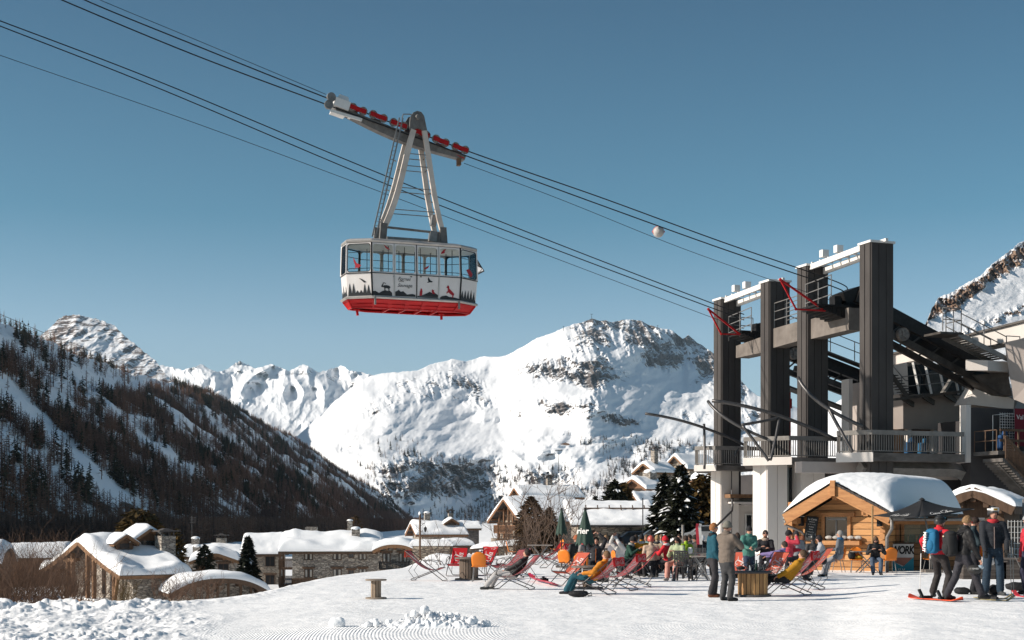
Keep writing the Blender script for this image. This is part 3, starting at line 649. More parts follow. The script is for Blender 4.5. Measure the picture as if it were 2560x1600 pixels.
for b, tp, (x0, x1), bt in zip(BP, TOPS, EDG, BOT):
    ac = 0.0 if b == 0 else onb((x0 + x1) / 2, b)
    zt = Zl(tp, ac, b)
    p = MB(); W2, D2 = 0.68, 0.5                      # half sizes along the cables and across
    # grooved board-marked faces: a core with proud strips
    p.bx(ac - W2, ac + W2, b - D2, b + D2, 0.0, zt)
    for i in range(3):
        u0 = ac - W2 + 0.02 + i * (2 * W2) / 3; u1 = u0 + (2 * W2) / 3 - 0.035
        p.bx(u0, u1, b - D2 - 0.05, b - D2 + 0.001, 0.0, zt - 0.001)
    for i in range(2):
        v0 = b - D2 + 0.03 + i * D2; p.bx(ac - W2 - 0.05, ac - W2 + 0.001, v0, v0 + D2 - 0.07, 0.0, zt - 0.001)
    o = sp('pylon', p, 'concrete dark')
    c = MB(); c.bx(ac - W2 - 0.09, ac + W2 + 0.09, b - D2 - 0.09, b + D2 + 0.09, zt, zt + 0.12)
    for q in (-0.3, 0.35): c.bx(ac + q - .12, ac + q + .12, b - 0.2, b + 0.1, zt + 0.12, zt + 0.2)
    sp('cap', c, 'white steel', o); PYL.append((ac, b, zt))
# white steel gantries between the tops
for i0, i1 in ((0, 1), (2, 3)):
    a0, b0, z0 = PYL[i0]; a1, b1, z1 = PYL[i1]
    g = MB()
    for da, dz, h in ((-0.45, -0.12, 0.30), (0.1, 0.08, 0.16), (0.42, -0.3, 0.34)):
        g.bar((a0 + da, b0 + (0.5 if dz < 0.05 else -0.8), z0 + dz + 0.05), (a1 + da, b1 - (0.5 if dz < 0.05 else -1.1), z1 + dz + 0.05), 0.16, h)
    for k in np.linspace(0.1, 0.9, 7): g.bar((a0 - 0.45, b0 + (b1 - b0) * k, z0 - 0.02), (a0 + 0.42, b0 + (b1 - b0) * k, z0 - 0.1), 0.08, 0.1)
    for k in (0.55, 0.78): g.box((a0 - 0.1, b0 + (b1 - b0) * k, z0 + 0.38), (0.4, 0.35, 0.4))
    sp('gantry_beam', g, 'white steel')
# deep concrete tie beam through the pylons
tb = MB()
def tie(b0, b1, pts, a=0.0, w_=0.9):
    (px0, t0, m0), (px1, t1, m1) = pts
    bb0, bb1 = ona(px0, a - .45), ona(px1, a - .45)
    zt0, zb0, zt1, zb1 = Zl(t0, a - .45, bb0), Zl(m0, a - .45, bb0), Zl(t1, a - .45, bb1), Zl(m1, a - .45, bb1)
    g_ = lambda z0, z1, b_: z0 + (z1 - z0) * (b_ - bb0) / (bb1 - bb0)
    zt0, zb0, zt1, zb1 = g_(zt0, zt1, b0), g_(zb0, zb1, b0), g_(zt0, zt1, b1), g_(zb0, zb1, b1)
    vs = [(a - w_ / 2, b0, zb0), (a + w_ / 2, b0, zb0), (a + w_ / 2, b0, zt0), (a - w_ / 2, b0, zt0), (a - w_ / 2, b1, zb1), (a + w_ / 2, b1, zb1), (a + w_ / 2, b1, zt1), (a - w_ / 2, b1, zt1)]
    tb.add(vs, [(0, 1, 2, 3), (7, 6, 5, 4), (0, 4, 5, 1), (1, 5, 6, 2), (2, 6, 7, 3), (3, 7, 4, 0)]); return zt0, zt1
zn0, zn1 = tie(1.9, BP[1] - 0.56, ((2124, 768, 824), (2033, 796, 846)))
zm0, zm1 = tie(BP[1] + 0.56, BP[2] - 0.56, ((2000, 802, 851), (1939, 820, 868)))
zf0, zf1 = tie(BP[2] + 0.56, 14.3, ((1907, 841, 881), (1859, 858, 891)))
sp('tie_beam', tb, 'concrete beam')
# snow ledge and railings on the beam
def railing(mb, pts, h, posts=None, bars=2, r=0.028, step=1.2):
    pts = [Vector(p) for p in pts]
    for k in range(1, bars + 1): mb.tube([p + Vector((0, 0, h * k / bars)) for p in pts], r, 6)
    for p, q in zip(pts[:-1], pts[1:]):
        n_ = max(1, int((q - p).length / step))
        for i in range(n_ + 1):
            c = p.lerp(q, i / n_); mb.tube([c, c + Vector((0, 0, h))], r, 6)
rl = MB(); railing(rl, [(0.35, 7.0, zm0), (0.35, 9.8, zm1)], 1.5, bars=3, step=1.4); sp('beam_railing', rl, 'galv'); rl = MB(); railing(rl, [(-0.38, 7.0, zm0), (-0.38, 9.8, zm1)], 1.5, bars=3, step=1.4)
sp('beam_railing', rl, 'galv'); rl = MB(); railing(rl, [(-0.9, 2.9, zn0 + .3), (-0.9, 5.5, zn1 + .3)], 1.6, bars=3, step=1.0)
sp('beam_railing', rl, 'galv'); rl = MB(); railing(rl, [(-0.9, 11.6, zf0 + .3), (-0.9, 14.4, zf1 + .3), (0.8, 14.4, zf1 + .3)], 1.5, bars=3, step=1.0)
sp('beam_railing', rl, 'galv')
# ---- the two inclined tracks with saddle steps
def track(bc, pA, pB, start_px, far_px, wheels, nose, name='track_girder'):
    # falls from the saddle down to the hall
    qA, qB = S(*pA, b=bc - .6), S(*pB, b=bc - .6)
    sl = (qB.z - qA.z) / (qB.x - qA.x); zs = qA.z - sl * qA.x + 0.1; far_a = onb(far_px, bc); a_s = onb(start_px, bc); qn = S(*nose, b=bc); zn, an = qn.z + .1, qn.x
    t = MB(); t2 = MB()
    for db in (-0.62, 0.62):
        t.bar((a_s, bc + db, zs - 0.35 + sl * a_s), (far_a, bc + db, zs - 0.35 + sl * far_a), 0.30, 0.7)
        t2.bar((a_s + .8, bc + db, zs - 1.45 + sl * (a_s + .8)), (far_a, bc + db, zs - 1.45 + sl * far_a), 0.26, 0.34)
        for k in np.arange(a_s + 1, far_a, 1.3):
            t2.bar((k, bc + db, zs - 1.3 + sl * k), (k + 0.65, bc + db, zs - 0.6 + sl * (k + 0.65)), 0.08, 0.09)
    for k in np.arange(a_s, far_a, 1.1): t.bar((k, bc - 0.6, zs + 0.1 + sl * (k + .6)), (k, bc + 0.6, zs + 0.1 + sl * (k + .6)), 0.5, 0.12)
    g = sp(name, t, 'black steel'); sp('lower_girder', t2, 'girder steel')
    s = MB()                                           # stepped nose under the ropes
    for i in range(7):
        x_ = an - .85 + i * 0.28; s.bx(x_, x_ + 0.25, bc - 0.85, bc + 0.85, zn - .22 - .09 * i, zn - .11)
    s.bx(an - .95, an + 1.1, bc - 0.95, bc + 0.95, zn - 0.10, zn)
    s.bx(an + .8, a_s + .6, bc - 0.8, bc + 0.8, zn - 0.7, zn - .2)
    sp('saddle_nose', s, 'black steel')
    h = MB()
    for x_, db in ((0.2, -0.5), (0.5, -0.1), (0.8, 0.4)):
        h.bx(an + x_, an + x_ + 0.4, bc + db - 0.25, bc + db + 0.3, zn, zn + 0.5)
    h.bar((an + .9, bc, zn + 0.45), (a_s + .3, bc, zs - .1 + sl * a_s), 1.3, 0.6)
    sp('rope_saddle', h, 'black steel')
    for wp in wheels:
        q_ = S(*wp, b=bc - .86); k = q_.x
        w_ = MB(); zc = q_.z
        prof = [(0.0, -0.09), (0.52, -0.09), (0.56, -0.12), (0.56, -0.05), (0.46, -0.03), (0.46, 0.03), (0.56, 0.05), (0.56, 0.12), (0.52, 0.09), (0.0, 0.09)]
        w_.lathe([(r_ * .66 + 1e-3, z_) for r_, z_ in prof], (k, bc - 0.86, zc), 24, 'y'); w_.lathe([(0.001, -0.16), (0.13, -0.16), (0.13, 0.16), (0.001, 0.16)], (k, bc - 0.86, zc), 12, 'y')
        for j in range(6):
            a_ = j * math.pi / 3; w_.bar((k + .08 * math.cos(a_), bc - 0.97, zc + .08 * math.sin(a_)), (k + .3 * math.cos(a_), bc - 0.97, zc + .3 * math.sin(a_)), 0.06, 0.05)
        sp('sheave_wheel', w_, pm('wheel rim', (0.32, 0.28, 0.25), (0.12, 0.1, 0.09), 6, 0.5, metal=0.4), g, 30)
    return zs, sl, zn, an
ZS1, SL, ZN1, AN1 = track(3.1, (2230, 776), (2400, 868), 2125, 2500, ((2142, 793), (2257, 836)), (2060, 772))
ZS2, SL2, ZN2, AN2 = track(13.3, (1975, 862), (2150, 930), 1945, 2250, ((1985, 884),), (1868, 836))
# red guide frames hanging at each rope entry
for bc, tri in ((3.1, ((1951, 699), (1990, 773), (2063, 777))), (13.3, ((1771, 773), (1803, 835), (1850, 836)))):
    r_ = MB(); top, low, en = (S(*q, b=bc - .75) for q in tri)
    r_.bar(top, low, 0.07, 0.08); r_.bar(low, en, 0.07, 0.08); r_.bar(top, en, 0.08, 0.10); r_.ball(top, 0.09, 8, 6); r_.ball(low, 0.08, 8, 6)
    sp('guide_frame', r_, 'red paint')
# walkway with stairs and rails along the near track, right end
wk = MB(); A0, A1 = onb(2385, 1), onb(2490, 1); ZS1 -= .75
for i in range(14):
    k = A0 + (A1 - A0) * i / 13; z_ = ZS1 + 0.35 + SL * (k - 0.2); wk.bx(k, k + 0.34, 0.4, 1.7, z_ - 0.05, z_)
for db in (0.36, 1.74): wk.bar((A0 - .2, db, ZS1 + 0.3 + SL * (A0 - .3)), (A1 + .3, db, ZS1 + 0.3 + SL * (A1)), 0.08, 0.26)
sp('stairway', wk, 'galv')
wr = MB()
for db in (0.38, 1.7): railing(wr, [(A0, db, ZS1 + 0.45 + SL * A0), (A1 + .2, db, ZS1 + 0.45 + SL * A1)], 1.1, bars=2, step=1.3)
railing(wr, [(A0 - 1.2, 0.38, ZS1 + 0.55 + SL * A0), (A0, 0.38, ZS1 + 0.55 + SL * A0), (A0, 1.7, ZS1 + 0.55 + SL * A0)], 1.25, bars=2, step=0.6)
railing(wr, [(A1 + .2, 0.38, ZS1 + 0.3 + SL * A1), (A1 + 1.1, 0.38, ZS1 + 0.3 + SL * A1)], 1.3, bars=3, step=0.55)
sp('stair_railing', wr, 'galv', smooth=True)
pf = MB(); pf.bx(A0 - 1.4, A0 + .1, 0.3, 1.8, ZS1 + 0.38 + SL * A0, ZS1 + 0.5 + SL * A0); sp('platform', pf, 'girder steel')
wl = MB()                                                # walkway rails on the far track
railing(wl, [(1.5, 12.2, ZS2 + 0.3 + SL2 * 1.5), (8.5, 12.2, ZS2 + 0.3 + SL2 * 8.5)], 1.2, bars=2, step=1.6)
wl.bar((1.5, 12.1, ZS2 + 0.1 + SL2 * 1.5), (8.5, 12.1, ZS2 + 0.1 + SL2 * 8.5), 0.6, 0.1)
wl.bar((1.5, 12.4, ZS2 - 2.6 + SL2 * 2.5), (9, 12.4, ZS2 - 2.6 + SL2 * 10), 0.9, 0.12)
sp('track_walkway', wl, 'girder steel')
# ---- balconies: deck slab, fascia, railing
def balcony(b0, b1, a0, a1, ztop, depth, left_w):
    """slab with a chamfered left corner; front edge at b0"""
    lw = left_w
    pxl = 1280 + F * (OX + a0 * CT - (b0 + lw) * ST) / (K0 + a0 * ST + (b0 + lw) * CT) + 6
    fp = [(a0, b0 + lw), (a0 + lw * 0.8, b0), (a1, b0), (a1, b1), (onb(pxl, b1), b1)]
    s = MB(); s.prism([(x_, y_, ztop - depth) for x_, y_ in fp], (0, 0, depth)); o = sp('balcony', s, 'concrete slab')
    e = MB(); e.prism([(a0 - 0.03, b0 + lw + 0.02, ztop - depth - 0.05), (a0 + lw * 0.8 - .02, b0 - 0.04, ztop - depth - 0.05), (a0 + lw * 0.8 - .02, b0 - 0.04, ztop + .03), (a0 - 0.03, b0 + lw + .02, ztop + .03)], (0.06, 0.05, 0))
    sp('edge', e, 'white render', o)
    rp = MB(); h = 1.1
    path = [Vector((x_, y_, 0)) for x_, y_ in [(onb(pxl + 3, b0 + lw + 1.2), b0 + lw + 1.2), (a0 + 0.05, b0 + lw), (a0 + lw * 0.8, b0 + 0.08), (a1, b0 + 0.08)]]
    for p, q in zip(path[:-1], path[1:]):
        n_ = max(2, int((q - p).length / 0.145)); d = (q - p).normalized()
        for i in range(n_):
            c = p.lerp(q, i / n_); rp.bar((c.x, c.y, ztop + 0.08), (c.x, c.y, ztop + h - 0.1), 0.055, 0.028, up=(d.x, d.y, 0))
        rp.bar(p + Vector((0, 0, ztop + 0.1)), q + Vector((0, 0, ztop + 0.1)), 0.04, 0.05)
        rp.bar(p + Vector((0, 0, ztop + h - 0.04)), q + Vector((0, 0, ztop + h - 0.04)), 0.09, 0.24)
    sp('railing', rp, 'rail grey', o)
    return o
f1 = lambda px, py, b: (onb(px, b), Zl(py, onb(px, b), b))
bA, bB, bC = -1.2, 4.2, 12.9
aA, zA_ = f1(2165, 1131, bA); balcony(bA, 6.0, onb(2105, bA + 1), onb(2412, bA), zA_, 0.42, 1.5)
aB, zB_ = f1(1982, 1143, bB); balcony(bB, 12.5, onb(1872, bB + 1.6), onb(2112, bB), zB_, 0.36, 2.2)
aC, zC_ = f1(1790, 1163, bC); balcony(bC, 18.5, onb(1746, bC + .6), onb(1905, bC), zC_, 0.30, 1.1)
# ---- base building under the balconies
bw = MB(); fasc = MB()
def wall_block(x0, x1, b, zt, z0=-1.5, dep=6.0, mat='white render', name='wall', grooves=True):
    a0, a1 = onb(x0, b), onb(x1, b); s = MB(); s.bx(a0, a1, b, b + dep, z0, zt)
    if grooves:
        n_ = max(2, int(round((a1 - a0) / 0.62)));
        for i in range(n_):
            u0 = a0 + (a1 - a0) * i / n_; u1 = a0 + (a1 - a0) * (i + 1) / n_ - 0.03; s.bx(u0, u1, b - 0.045, b + .001, z0, zt - .001)
        m_ = max(1, int(dep / 0.62))
        for i in range(min(m_, 4)): s.bx(a0 - 0.04, a0 + .001, b + 0.02 + i * 0.62, b + 0.6 + i * 0.62, z0, zt - .001)
    return sp(name, s, mat)
wall_block(1802, 1847, 14.2, zC_ - 0.30, dep=1.3); wall_block(1918, 1968, 5.6, zB_ - 0.36, dep=1.6); wall_block(2005, 2062, 5.6, zB_ - 0.36, dep=1.4)
wall_block(2164, 2215, 0.2, zA_ - 0.42 - 0.55, dep=1.4)
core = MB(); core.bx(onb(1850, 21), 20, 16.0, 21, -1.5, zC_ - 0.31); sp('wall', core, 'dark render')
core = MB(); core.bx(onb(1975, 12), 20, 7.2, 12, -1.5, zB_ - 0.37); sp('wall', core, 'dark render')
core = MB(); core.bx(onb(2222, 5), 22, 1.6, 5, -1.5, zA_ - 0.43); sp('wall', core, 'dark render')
lint = MB(); lint.bx(onb(2000, 1.1), onb(2440, 1.1) , 0.9, 1.6, zA_ - 1.0, zA_ - 0.42); lint.bx(onb(2215, .6), onb(2400, .6), 0.75, 0.9, zA_ - 1.3, zA_ - 1.0); sp('fascia', lint, 'grey render')
dct = MB(); zd = zA_ - 0.75                                # big ventilation duct along the fascia, bending down
dpts = [Vector((onb(2170, -.6), 0.15, zd)), Vector((onb(2400, -.6), 0.15, zd)), Vector((onb(2425, -.6), 0.15, zd - 0.15)), Vector((onb(2444, -.6), 0.15, zd - 0.6)), Vector((onb(2450, -.6), 0.15, zd - 3.6))]
dct.tube(dpts, 0.40, 4); sp('ventilation_duct', dct, 'rail grey')
# entrance recess between the first two white piers
zen = Zl(1256, onb(1870, 14), 14)
e = MB(); a0, a1 = onb(1847, 14.9), onb(1925, 14.9)
e.bx(a0, a1, 14.9, 15.4, zen, zen + 0.02 + 0.35); e.bx(a0, a1 - .1, 15.0, 15.9, -1.5, Zl(1262, a0, 15)); sp('porch_wall', e, 'white render')
e = MB(); za = Zl(1245, a0, 14); e.bx(onb(1822, 13.6), onb(1912, 13.6), 13.4, 14.9, za, za + 0.22); sp('porch_beam', e, 'timber')
e = MB(); e.bx(onb(1832, 13.5), onb(1925, 13.5), 13.35, 15.0, za - 0.35, za - 0.25); sp('porch_roof', e, 'white render')
e = MB(); d0, d1 = onb(1862, 14.95), onb(1895, 14.95); e.bx(d0, d1, 14.9, 14.98, -0.4, Zl(1284, d0, 15)); ew = sp('window', e, 'white steel')
e = MB(); e.bx(d0 + .1, (d0 + d1) / 2 - .05, 14.86, 14.9, 0, Zl(1288, d0, 15)); e.bx((d0 + d1) / 2 + .05, d1 - .1, 14.86, 14.9, 0, Zl(1288, d0, 15)); sp('pane', e, 'dark glass', ew)
e = MB(); zz1, zz2 = Zl(1170, 0, 7), Zl(1268, 0, 7); e.bx(onb(1972, 6.6), onb(1994, 6.6), 6.6, 7.1, zz2, zz1); ew = sp('window', e, 'dark glass')
e = MB(); e.tube([(onb(1828, 13.7), 13.5, za + .1), (onb(1826, 13.7), 13.45, za - .5), (onb(1822, 13.7), 13.3, za - 0.8), (onb(1778, 12.5), 12.2, za - 1.9)], 0.07, 8)
e.tube([(onb(1826, 13.7), 13.55, 5), (onb(1826, 13.7), 13.55, 0)], 0.03, 6); sp('drain_pipe', e, 'tube', smooth=True)
# ---- curved pipe masts in front of the balconies
def arch(pts, b, r=0.075, bend=0.35):
    q = [S(px, py, b=bb) for px, py, bb in [(p[0], p[1], p[2] if len(p) > 2 else b) for p in pts]]
    m_ = MB(); n_ = 14; out = []
    for i in range(n_ + 1):
        t = i / n_
        if len(q) == 2: out.append(q[0].lerp(q[1], t))
        else: out.append(q[0] * (1 - t) ** 2 + q[1] * 2 * t * (1 - t) + q[2] * t * t)
    m_.tube(out, r, 10); return m_
for pts, r_ in (([(1613, 1034, 14), (1740, 1050, 13.4), (1872, 1118, 13)], 0.085), ([(1760, 1060, 13.5), (1762, 1110, 13.3), (1761, 1172, 12.8)], 0.08), ([(1846, 1120, 13), (1840, 1130, 13), (1838, 1140, 13)], 0.08),
                ([(1770, 1003, 6.5), (1800, 1050, 5), (1918, 1098, 4.1)], 0.085), ([(1780, 1002, 6), (1920, 1015, 4.8), (2092, 1100, 3.9)], 0.10), ([(1854, 1062, 4.6), (1900, 1055, 4.5), (1946, 1045, 4.4)], 0.08),
                ([(1856, 1064, 4.6), (1892, 1110, 4.1), (1922, 1152, 3.7)], 0.08), ([(1948, 1046, 4.4), (1940, 1100, 4.0), (1926, 1150, 3.7)], 0.085),
                ([(1995, 944, 1.5), (2025, 1010, 0.2), (2156, 1066, -1.0)], 0.10), ([(2070, 1018, 0.0), (2100, 1075, -1.0), (2132, 1130, -1.5)], 0.09)):
    sp('curved_pipe', arch(pts, 0, r_), 'tube', smooth=True)
# ---- station hall on the right: canted white walls, open machine room, roof edge
hall = MB()
bR = 3.4
def quad(mb, pts, d): mb.prism(pts, d)
# lower storey wall (shaded grey render) behind the near balcony
a_l = onb(2120, 9.5)
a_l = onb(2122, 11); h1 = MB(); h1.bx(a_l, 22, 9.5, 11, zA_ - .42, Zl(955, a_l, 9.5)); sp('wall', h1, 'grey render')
h1 = MB(); h1.bx(onb(2113, 9.6), onb(2122, 9.6), 9.2, 10, 0, Zl(950, a_l, 9.5)); sp('corner_pier', h1, 'white render')
ax0 = onb(2250, 7.5); ax1 = onb(2560, 3.5) + 3
# canted wall under the machine room
h2 = MB(); a0, a1 = onb(2250, 6.5), onb(2540, 6.5)
zt_, zb_ = Zl(985, a0, 6.5), Zl(1068, a0, 6.5)
h2.add([(a0 + 1.0, 7.6, zb_), (a1, 7.6, zb_), (a1, 6.2, zt_), (a0, 6.2, zt_), (a0 + 1.0, 9.4, zb_), (a1, 9.4, zb_), (a1, 9.4, zt_), (a0, 9.4, zt_)], [(0, 1, 2, 3), (7, 6, 5, 4), (0, 4, 5, 1), (1, 5, 6, 2), (2, 6, 7, 3), (3, 7, 4, 0)])
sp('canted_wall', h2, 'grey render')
# ground-floor shop front under it
h3 = MB(); h3.bx(a0 - 1, a1, 8.2, 8.5, zA_, zb_); sp('shop_wall', h3, 'timber')
for x0, x1 in ((2275, 2330), (2395, 2425)):
    w_ = MB(); w_.bx(onb(x0, 8.1), onb(x1, 8.1), 8.05, 8.2, zA_ + 0.1, zb_ - 0.25); o = sp('window', w_, 'dark glass')
for x0 in (2262, 2326, 2336):
    w_ = MB(); w_.bx(onb(x0, 8), onb(x0 + 9, 8), 7.7, 8.04, zA_, zb_); sp('post', w_, 'white render')
# open machine room with raking struts
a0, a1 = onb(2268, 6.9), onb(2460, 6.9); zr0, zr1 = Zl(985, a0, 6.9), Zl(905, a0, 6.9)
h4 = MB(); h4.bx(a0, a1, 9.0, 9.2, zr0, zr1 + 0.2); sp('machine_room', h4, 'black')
for px in (2282, 2312, 2345, 2380, 2415):
    s_ = MB(); s_.bar(S(px, 906, b=6.6), S(px + 17, 986, b=6.3), 0.1, 0.12); sp('strut', s_, 'white steel')
s_ = MB(); s_.bar(S(2390, 930, b=6.0), S(2355, 985, b=6.0), 0.3, 0.16); sp('brace', s_, 'rail grey')
# machinery inside
s_ = MB()
for i in range(9):
    s_.bar(S(2290 + i * 17, 912 + (i * 37) % 50, b=8.2), S(2330 + i * 13, 980 - (i * 23) % 40, b=8.0), 0.08, 0.1)
s_.lathe([(0.001, -.1), (0.7, -.1), (0.7, .1), (0.001, .1)], tuple(S(2335, 955, b=8)), 20, 'y'); sp('machinery', s_, 'girder steel')
# side wall panels and the tall canted end wall
h5 = MB(); h5.add([tuple(S(2230, 915, b=7.2)), tuple(S(2268, 905, b=7.2)), tuple(S(2272, 990, b=7.2)), tuple(S(2235, 1000, b=7.2))] + [tuple(S(2230, 915, b=9.2)), tuple(S(2268, 905, b=9.2)), tuple(S(2272, 990, b=9.2)), tuple(S(2235, 1000, b=9.2))], [(3, 2, 1, 0), (4, 5, 6, 7), (0, 1, 5, 4), (1, 2, 6, 5), (2, 3, 7, 6), (3, 0, 4, 7)])
sp('canted_wall', h5, 'white render')
# maintenance gangway
g = MB(); g.bar(S(2226, 1000, b=5.6), S(2412, 978, b=5.6), 1.1, 0.14)
for px, py in ((2284, 998), (2335, 993), (2390, 988), (2445, 982)):
    p_ = S(px - 28, py - 4, b=5.7); q = S(px, py + 14, b=6.4); g.bar(p_, q, 0.1, 0.3); g.bar(S(px - 32, py - 6, b=6.4), S(px, py - 6, b=6.4), 0.1, 0.2)
sp('gangway', g, 'girder steel')
g = MB(); railing(g, [S(2254, 992, b=5.2), S(2300, 987, b=5.2), S(2404, 977, b=5.2)], 1.15, bars=2, step=1.5); railing(g, [S(2404, 977, b=5.2), S(2410, 976, b=6.2)], 1.15, bars=2, step=1.5)
g.tube([S(2225, 906, b=5.2), S(2262, 950, b=5.2), S(2270, 952, b=5.2)], 0.03, 6)
sp('gangway_railing', g, 'galv', smooth=True)
g = MB()
for i in range(9):
    p_ = S(2228 + i * 5.3, 940 + i * 6.6, b=5.5); g.box(p_, (0.36, 0.9, 0.05))
g.bar(S(2226, 934, b=5.1), S(2272, 996, b=5.1), 0.08, 0.25); g.bar(S(2226, 934, b=6.0), S(2272, 996, b=6.0), 0.08, 0.25); sp('gangway_stairs', g, 'girder steel')
# roof edge: white parapet running towards the viewer, and the roof slab behind
def plane_a(a): return lambda px, py: S(px, py, a=a)
aR = onb(2262, 8.0)
pa = lambda px, py, b: Vector((onb(px, b), b, Zl(py, onb(px, b), b)))
rf = MB(); p0, p1 = pa(2226, 888, 9.0), pa(2700, 770, -2.5); q0, q1 = pa(2226, 916, 9.0), pa(2700, 820, -2.5)
rf.prism([p0, p1, q1, q0], (1.2, 0.6, 0)); sp('roof_edge', rf, 'white render')
tr_ = MB(); tr_.bar(p0 + Vector((0, 0, .04)), p1 + Vector((0, 0, .04)), 0.3, 0.12); tr_.bar(q0 + Vector((-.03, 0, 0)), q1 + Vector((-.03, 0, 0)), 0.12, 0.08); sp('roof_trim', tr_, 'girder steel')
# big grey wall at the far right under the parapet
h6 = MB(); r0, r1, r2, r3 = pa(2511, 858, 0.2), pa(2720, 800, -3.0), pa(2720, 1075, -3.0), pa(2534, 998, 0.2)
h6.prism([r0, r1, r2, r3], (1.5, 0.6, 0)); sp('wall', h6, 'grey render')
h7 = MB(); c0, c1, c2, c3, c4, c5 = pa(2462, 903, 1.6), pa(2512, 905, 0.9), pa(2512, 858, .9), pa(2524, 856, .7), pa(2548, 998, 0.0), pa(2528, 998, 0.3)
h7.prism([pa(2462, 903, 1.6), pa(2512, 903, 0.9), pa(2540, 998, 0.2), pa(2536, 1000, 0.4), pa(2524, 930, 0.9), pa(2464, 930, 1.7)], (0.8, 0.6, 0)); sp('canted_wall', h7, 'white render')
h8 = MB(); h8.prism([pa(2465, 903, 1.6), pa(2520, 905, .8), pa(2520, 930, .8), pa(2465, 930, 1.6)], (-1.6, -.3, 0)); sp('track_block', h8, 'white render')
h9 = MB(); h9.prism([pa(2430, 938, 2.2), pa(2520, 930, 1.2), pa(2530, 990, 1.2), pa(2500, 985, 1.6)], (0.3, 1.5, 0)); sp('soffit', h9, 'girder steel')
h10 = MB(); h10.prism([pa(2452, 955, 3.2), pa(2536, 1000, 1.5), pa(2534, 1024, 1.4), pa(2415, 1010, 3.6)], (0.3, 1.5, 0)); sp('canted_wall', h10, 'white render')
# dark stair block to the right of the near balcony, white end face
s_ = MB(); aS0, aS1 = onb(2414, -0.6), onb(2534, -0.6); s_.bx(aS0 + .3, aS1, -0.6, 0.2, -1.5, Zl(1018, aS0, -.6)); sp('stair_tower', s_, 'dark render')
s_ = MB(); s_.bx(aS0, aS0 + .3, -0.65, -.1, zA_ - 0.4, Zl(1014, aS0, -.6) + .05); sp('end_wall', s_, 'white render')
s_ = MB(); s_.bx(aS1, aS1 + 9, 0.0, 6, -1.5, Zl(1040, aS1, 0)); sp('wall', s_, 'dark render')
# outside stairs with a barred railing at the lower right
s_ = MB(); p0, p1 = pa(2498, 1122, -2.4), pa(2585, 1215, -2.4)
for i in range(16):
    c = p0.lerp(p1, i / 15); s_.box((c.x, -2.1, c.z - 0.6), (0.36, 1.6, 0.18))
s_.bar(p0 + Vector((0, 0, -.65)), p1 + Vector((0, 0, -.65)), 0.1, 0.35); sp('outside_stairs', s_, 'concrete slab')
s_ = MB()
for i in range(26):
    c = p0.lerp(p1, i / 25); s_.bar((c.x, -2.9, c.z - 0.5), (c.x, -2.9, c.z + 0.6), 0.05, 0.03)
s_.bar(p0 + Vector((0, -.5, 0.62)), p1 + Vector((0, -.5, 0.62)), 0.06, 0.14); s_.bar(p0 + Vector((0, -.5, -.5)), p1 + Vector((0, -.5, -.5)), 0.06, 0.08); sp('stair_railing', s_, 'old timber')
s_ = MB(); L0, L1 = pa(2476, 1128, -2.0), pa(2620, 1128, -2.0); s_.bx(L0.x, L1.x, -2.6, 0, L0.z - .2, L0.z); sp('landing', s_, 'concrete slab')
s_ = MB(); railing(s_, [Vector((L0.x, -2.5, L0.z)), Vector((L0.x, -0.7, L0.z))], 1.1, bars=2, step=.6)
for k in (0.55, 1.1): s_.bar((onb(2500, -2.5), -2.5, L0.z + k), (L1.x, -2.5, L0.z + k), 0.06, 0.13)
for i in range(5): s_.bar((L0.x + i * .9 + .5, -2.5, L0.z), (L0.x + i * .9 + .5, -2.5, L0.z + 1.1), 0.08, 0.08)
sp('landing_railing', s_, 'old timber')
s_ = MB(); zc = L0.z
for i in range(9): s_.tube([(onb(2500, -1) + i * .16, -1.0, zc), (onb(2500, -1) + i * .16, -1.0, zc + 2.15)], 0.012, 4)
for i in range(14): s_.tube([(onb(2500, -1), -1.0, zc + .15 + i * .15), (onb(2500, -1) + 1.3, -1.0, zc + .15 + i * .15)], 0.012, 4)
s_.tube([(onb(2482, -1), -1.0, zc), (onb(2482, -1), -1, zc + 2.0), (onb(2482, -1) + .5, -1, zc + 2.05), (onb(2482, -1) + 1.0, -1, zc + 2.0)], 0.02, 6); sp('mesh_cage', s_, 'white steel')
# red hanging banner with the resort's name
def text_mesh(txt, size, mat, parent, M, name='lettering', shear=0.0, ext=0.004, align='CENTER', bold=0.0, spacing=1.0):
    c = D.curves.new('txt', 'FONT'); c.body = txt; c.size = size; c.shear = shear; c.extrude = ext; c.align_x = align; c.align_y = 'CENTER'; c.offset = bold; c.resolution_u = 3; c.space_character = spacing
    o = D.objects.new('txt', c); COL.objects.link(o); dg = bpy.context.evaluated_depsgraph_get(); me = D.meshes.new_from_object(o.evaluated_get(dg)); D.objects.remove(o); D.curves.remove(c)
    me.transform(M); me.materials.clear(); me.materials.append(M_(mat) if isinstance(mat, str) else mat); o = link(name, me, parent); return o
def face_M(loc, right, up):
    r_ = Vector(right).normalized(); u = Vector(up); u = (u - r_ * u.dot(r_)).normalized(); n_ = r_.cross(u)
    return Matrix(((r_.x, u.x, n_.x, loc[0]), (r_.y, u.y, n_.y, loc[1]), (r_.z, u.z, n_.z, loc[2]), (0, 0, 0, 1)))
bn = thing('banner', 'dark red hanging banner with white lettering above the outside stairs', 'banner', (OX, K0, 0), TH)
s_ = MB(); c0 = pa(2537, 1021, -1.6); s_.bx(c0.x, c0.x + 2.2, -1.62, -1.58, Zl(1115, c0.x, -1.6), c0.z); s_.build('cloth', pm('banner red', (0.17, 0.012, 0.025), (0.13, 0.01, 0.02), 2, 0.8), bn)
text_mesh("Val d'Isère", 0.36, 'white steel', bn, face_M((c0.x + 0.85, -1.63, Zl(1043, c0.x, -1.6)), (1, 0, 0), (0, 0, 1)))
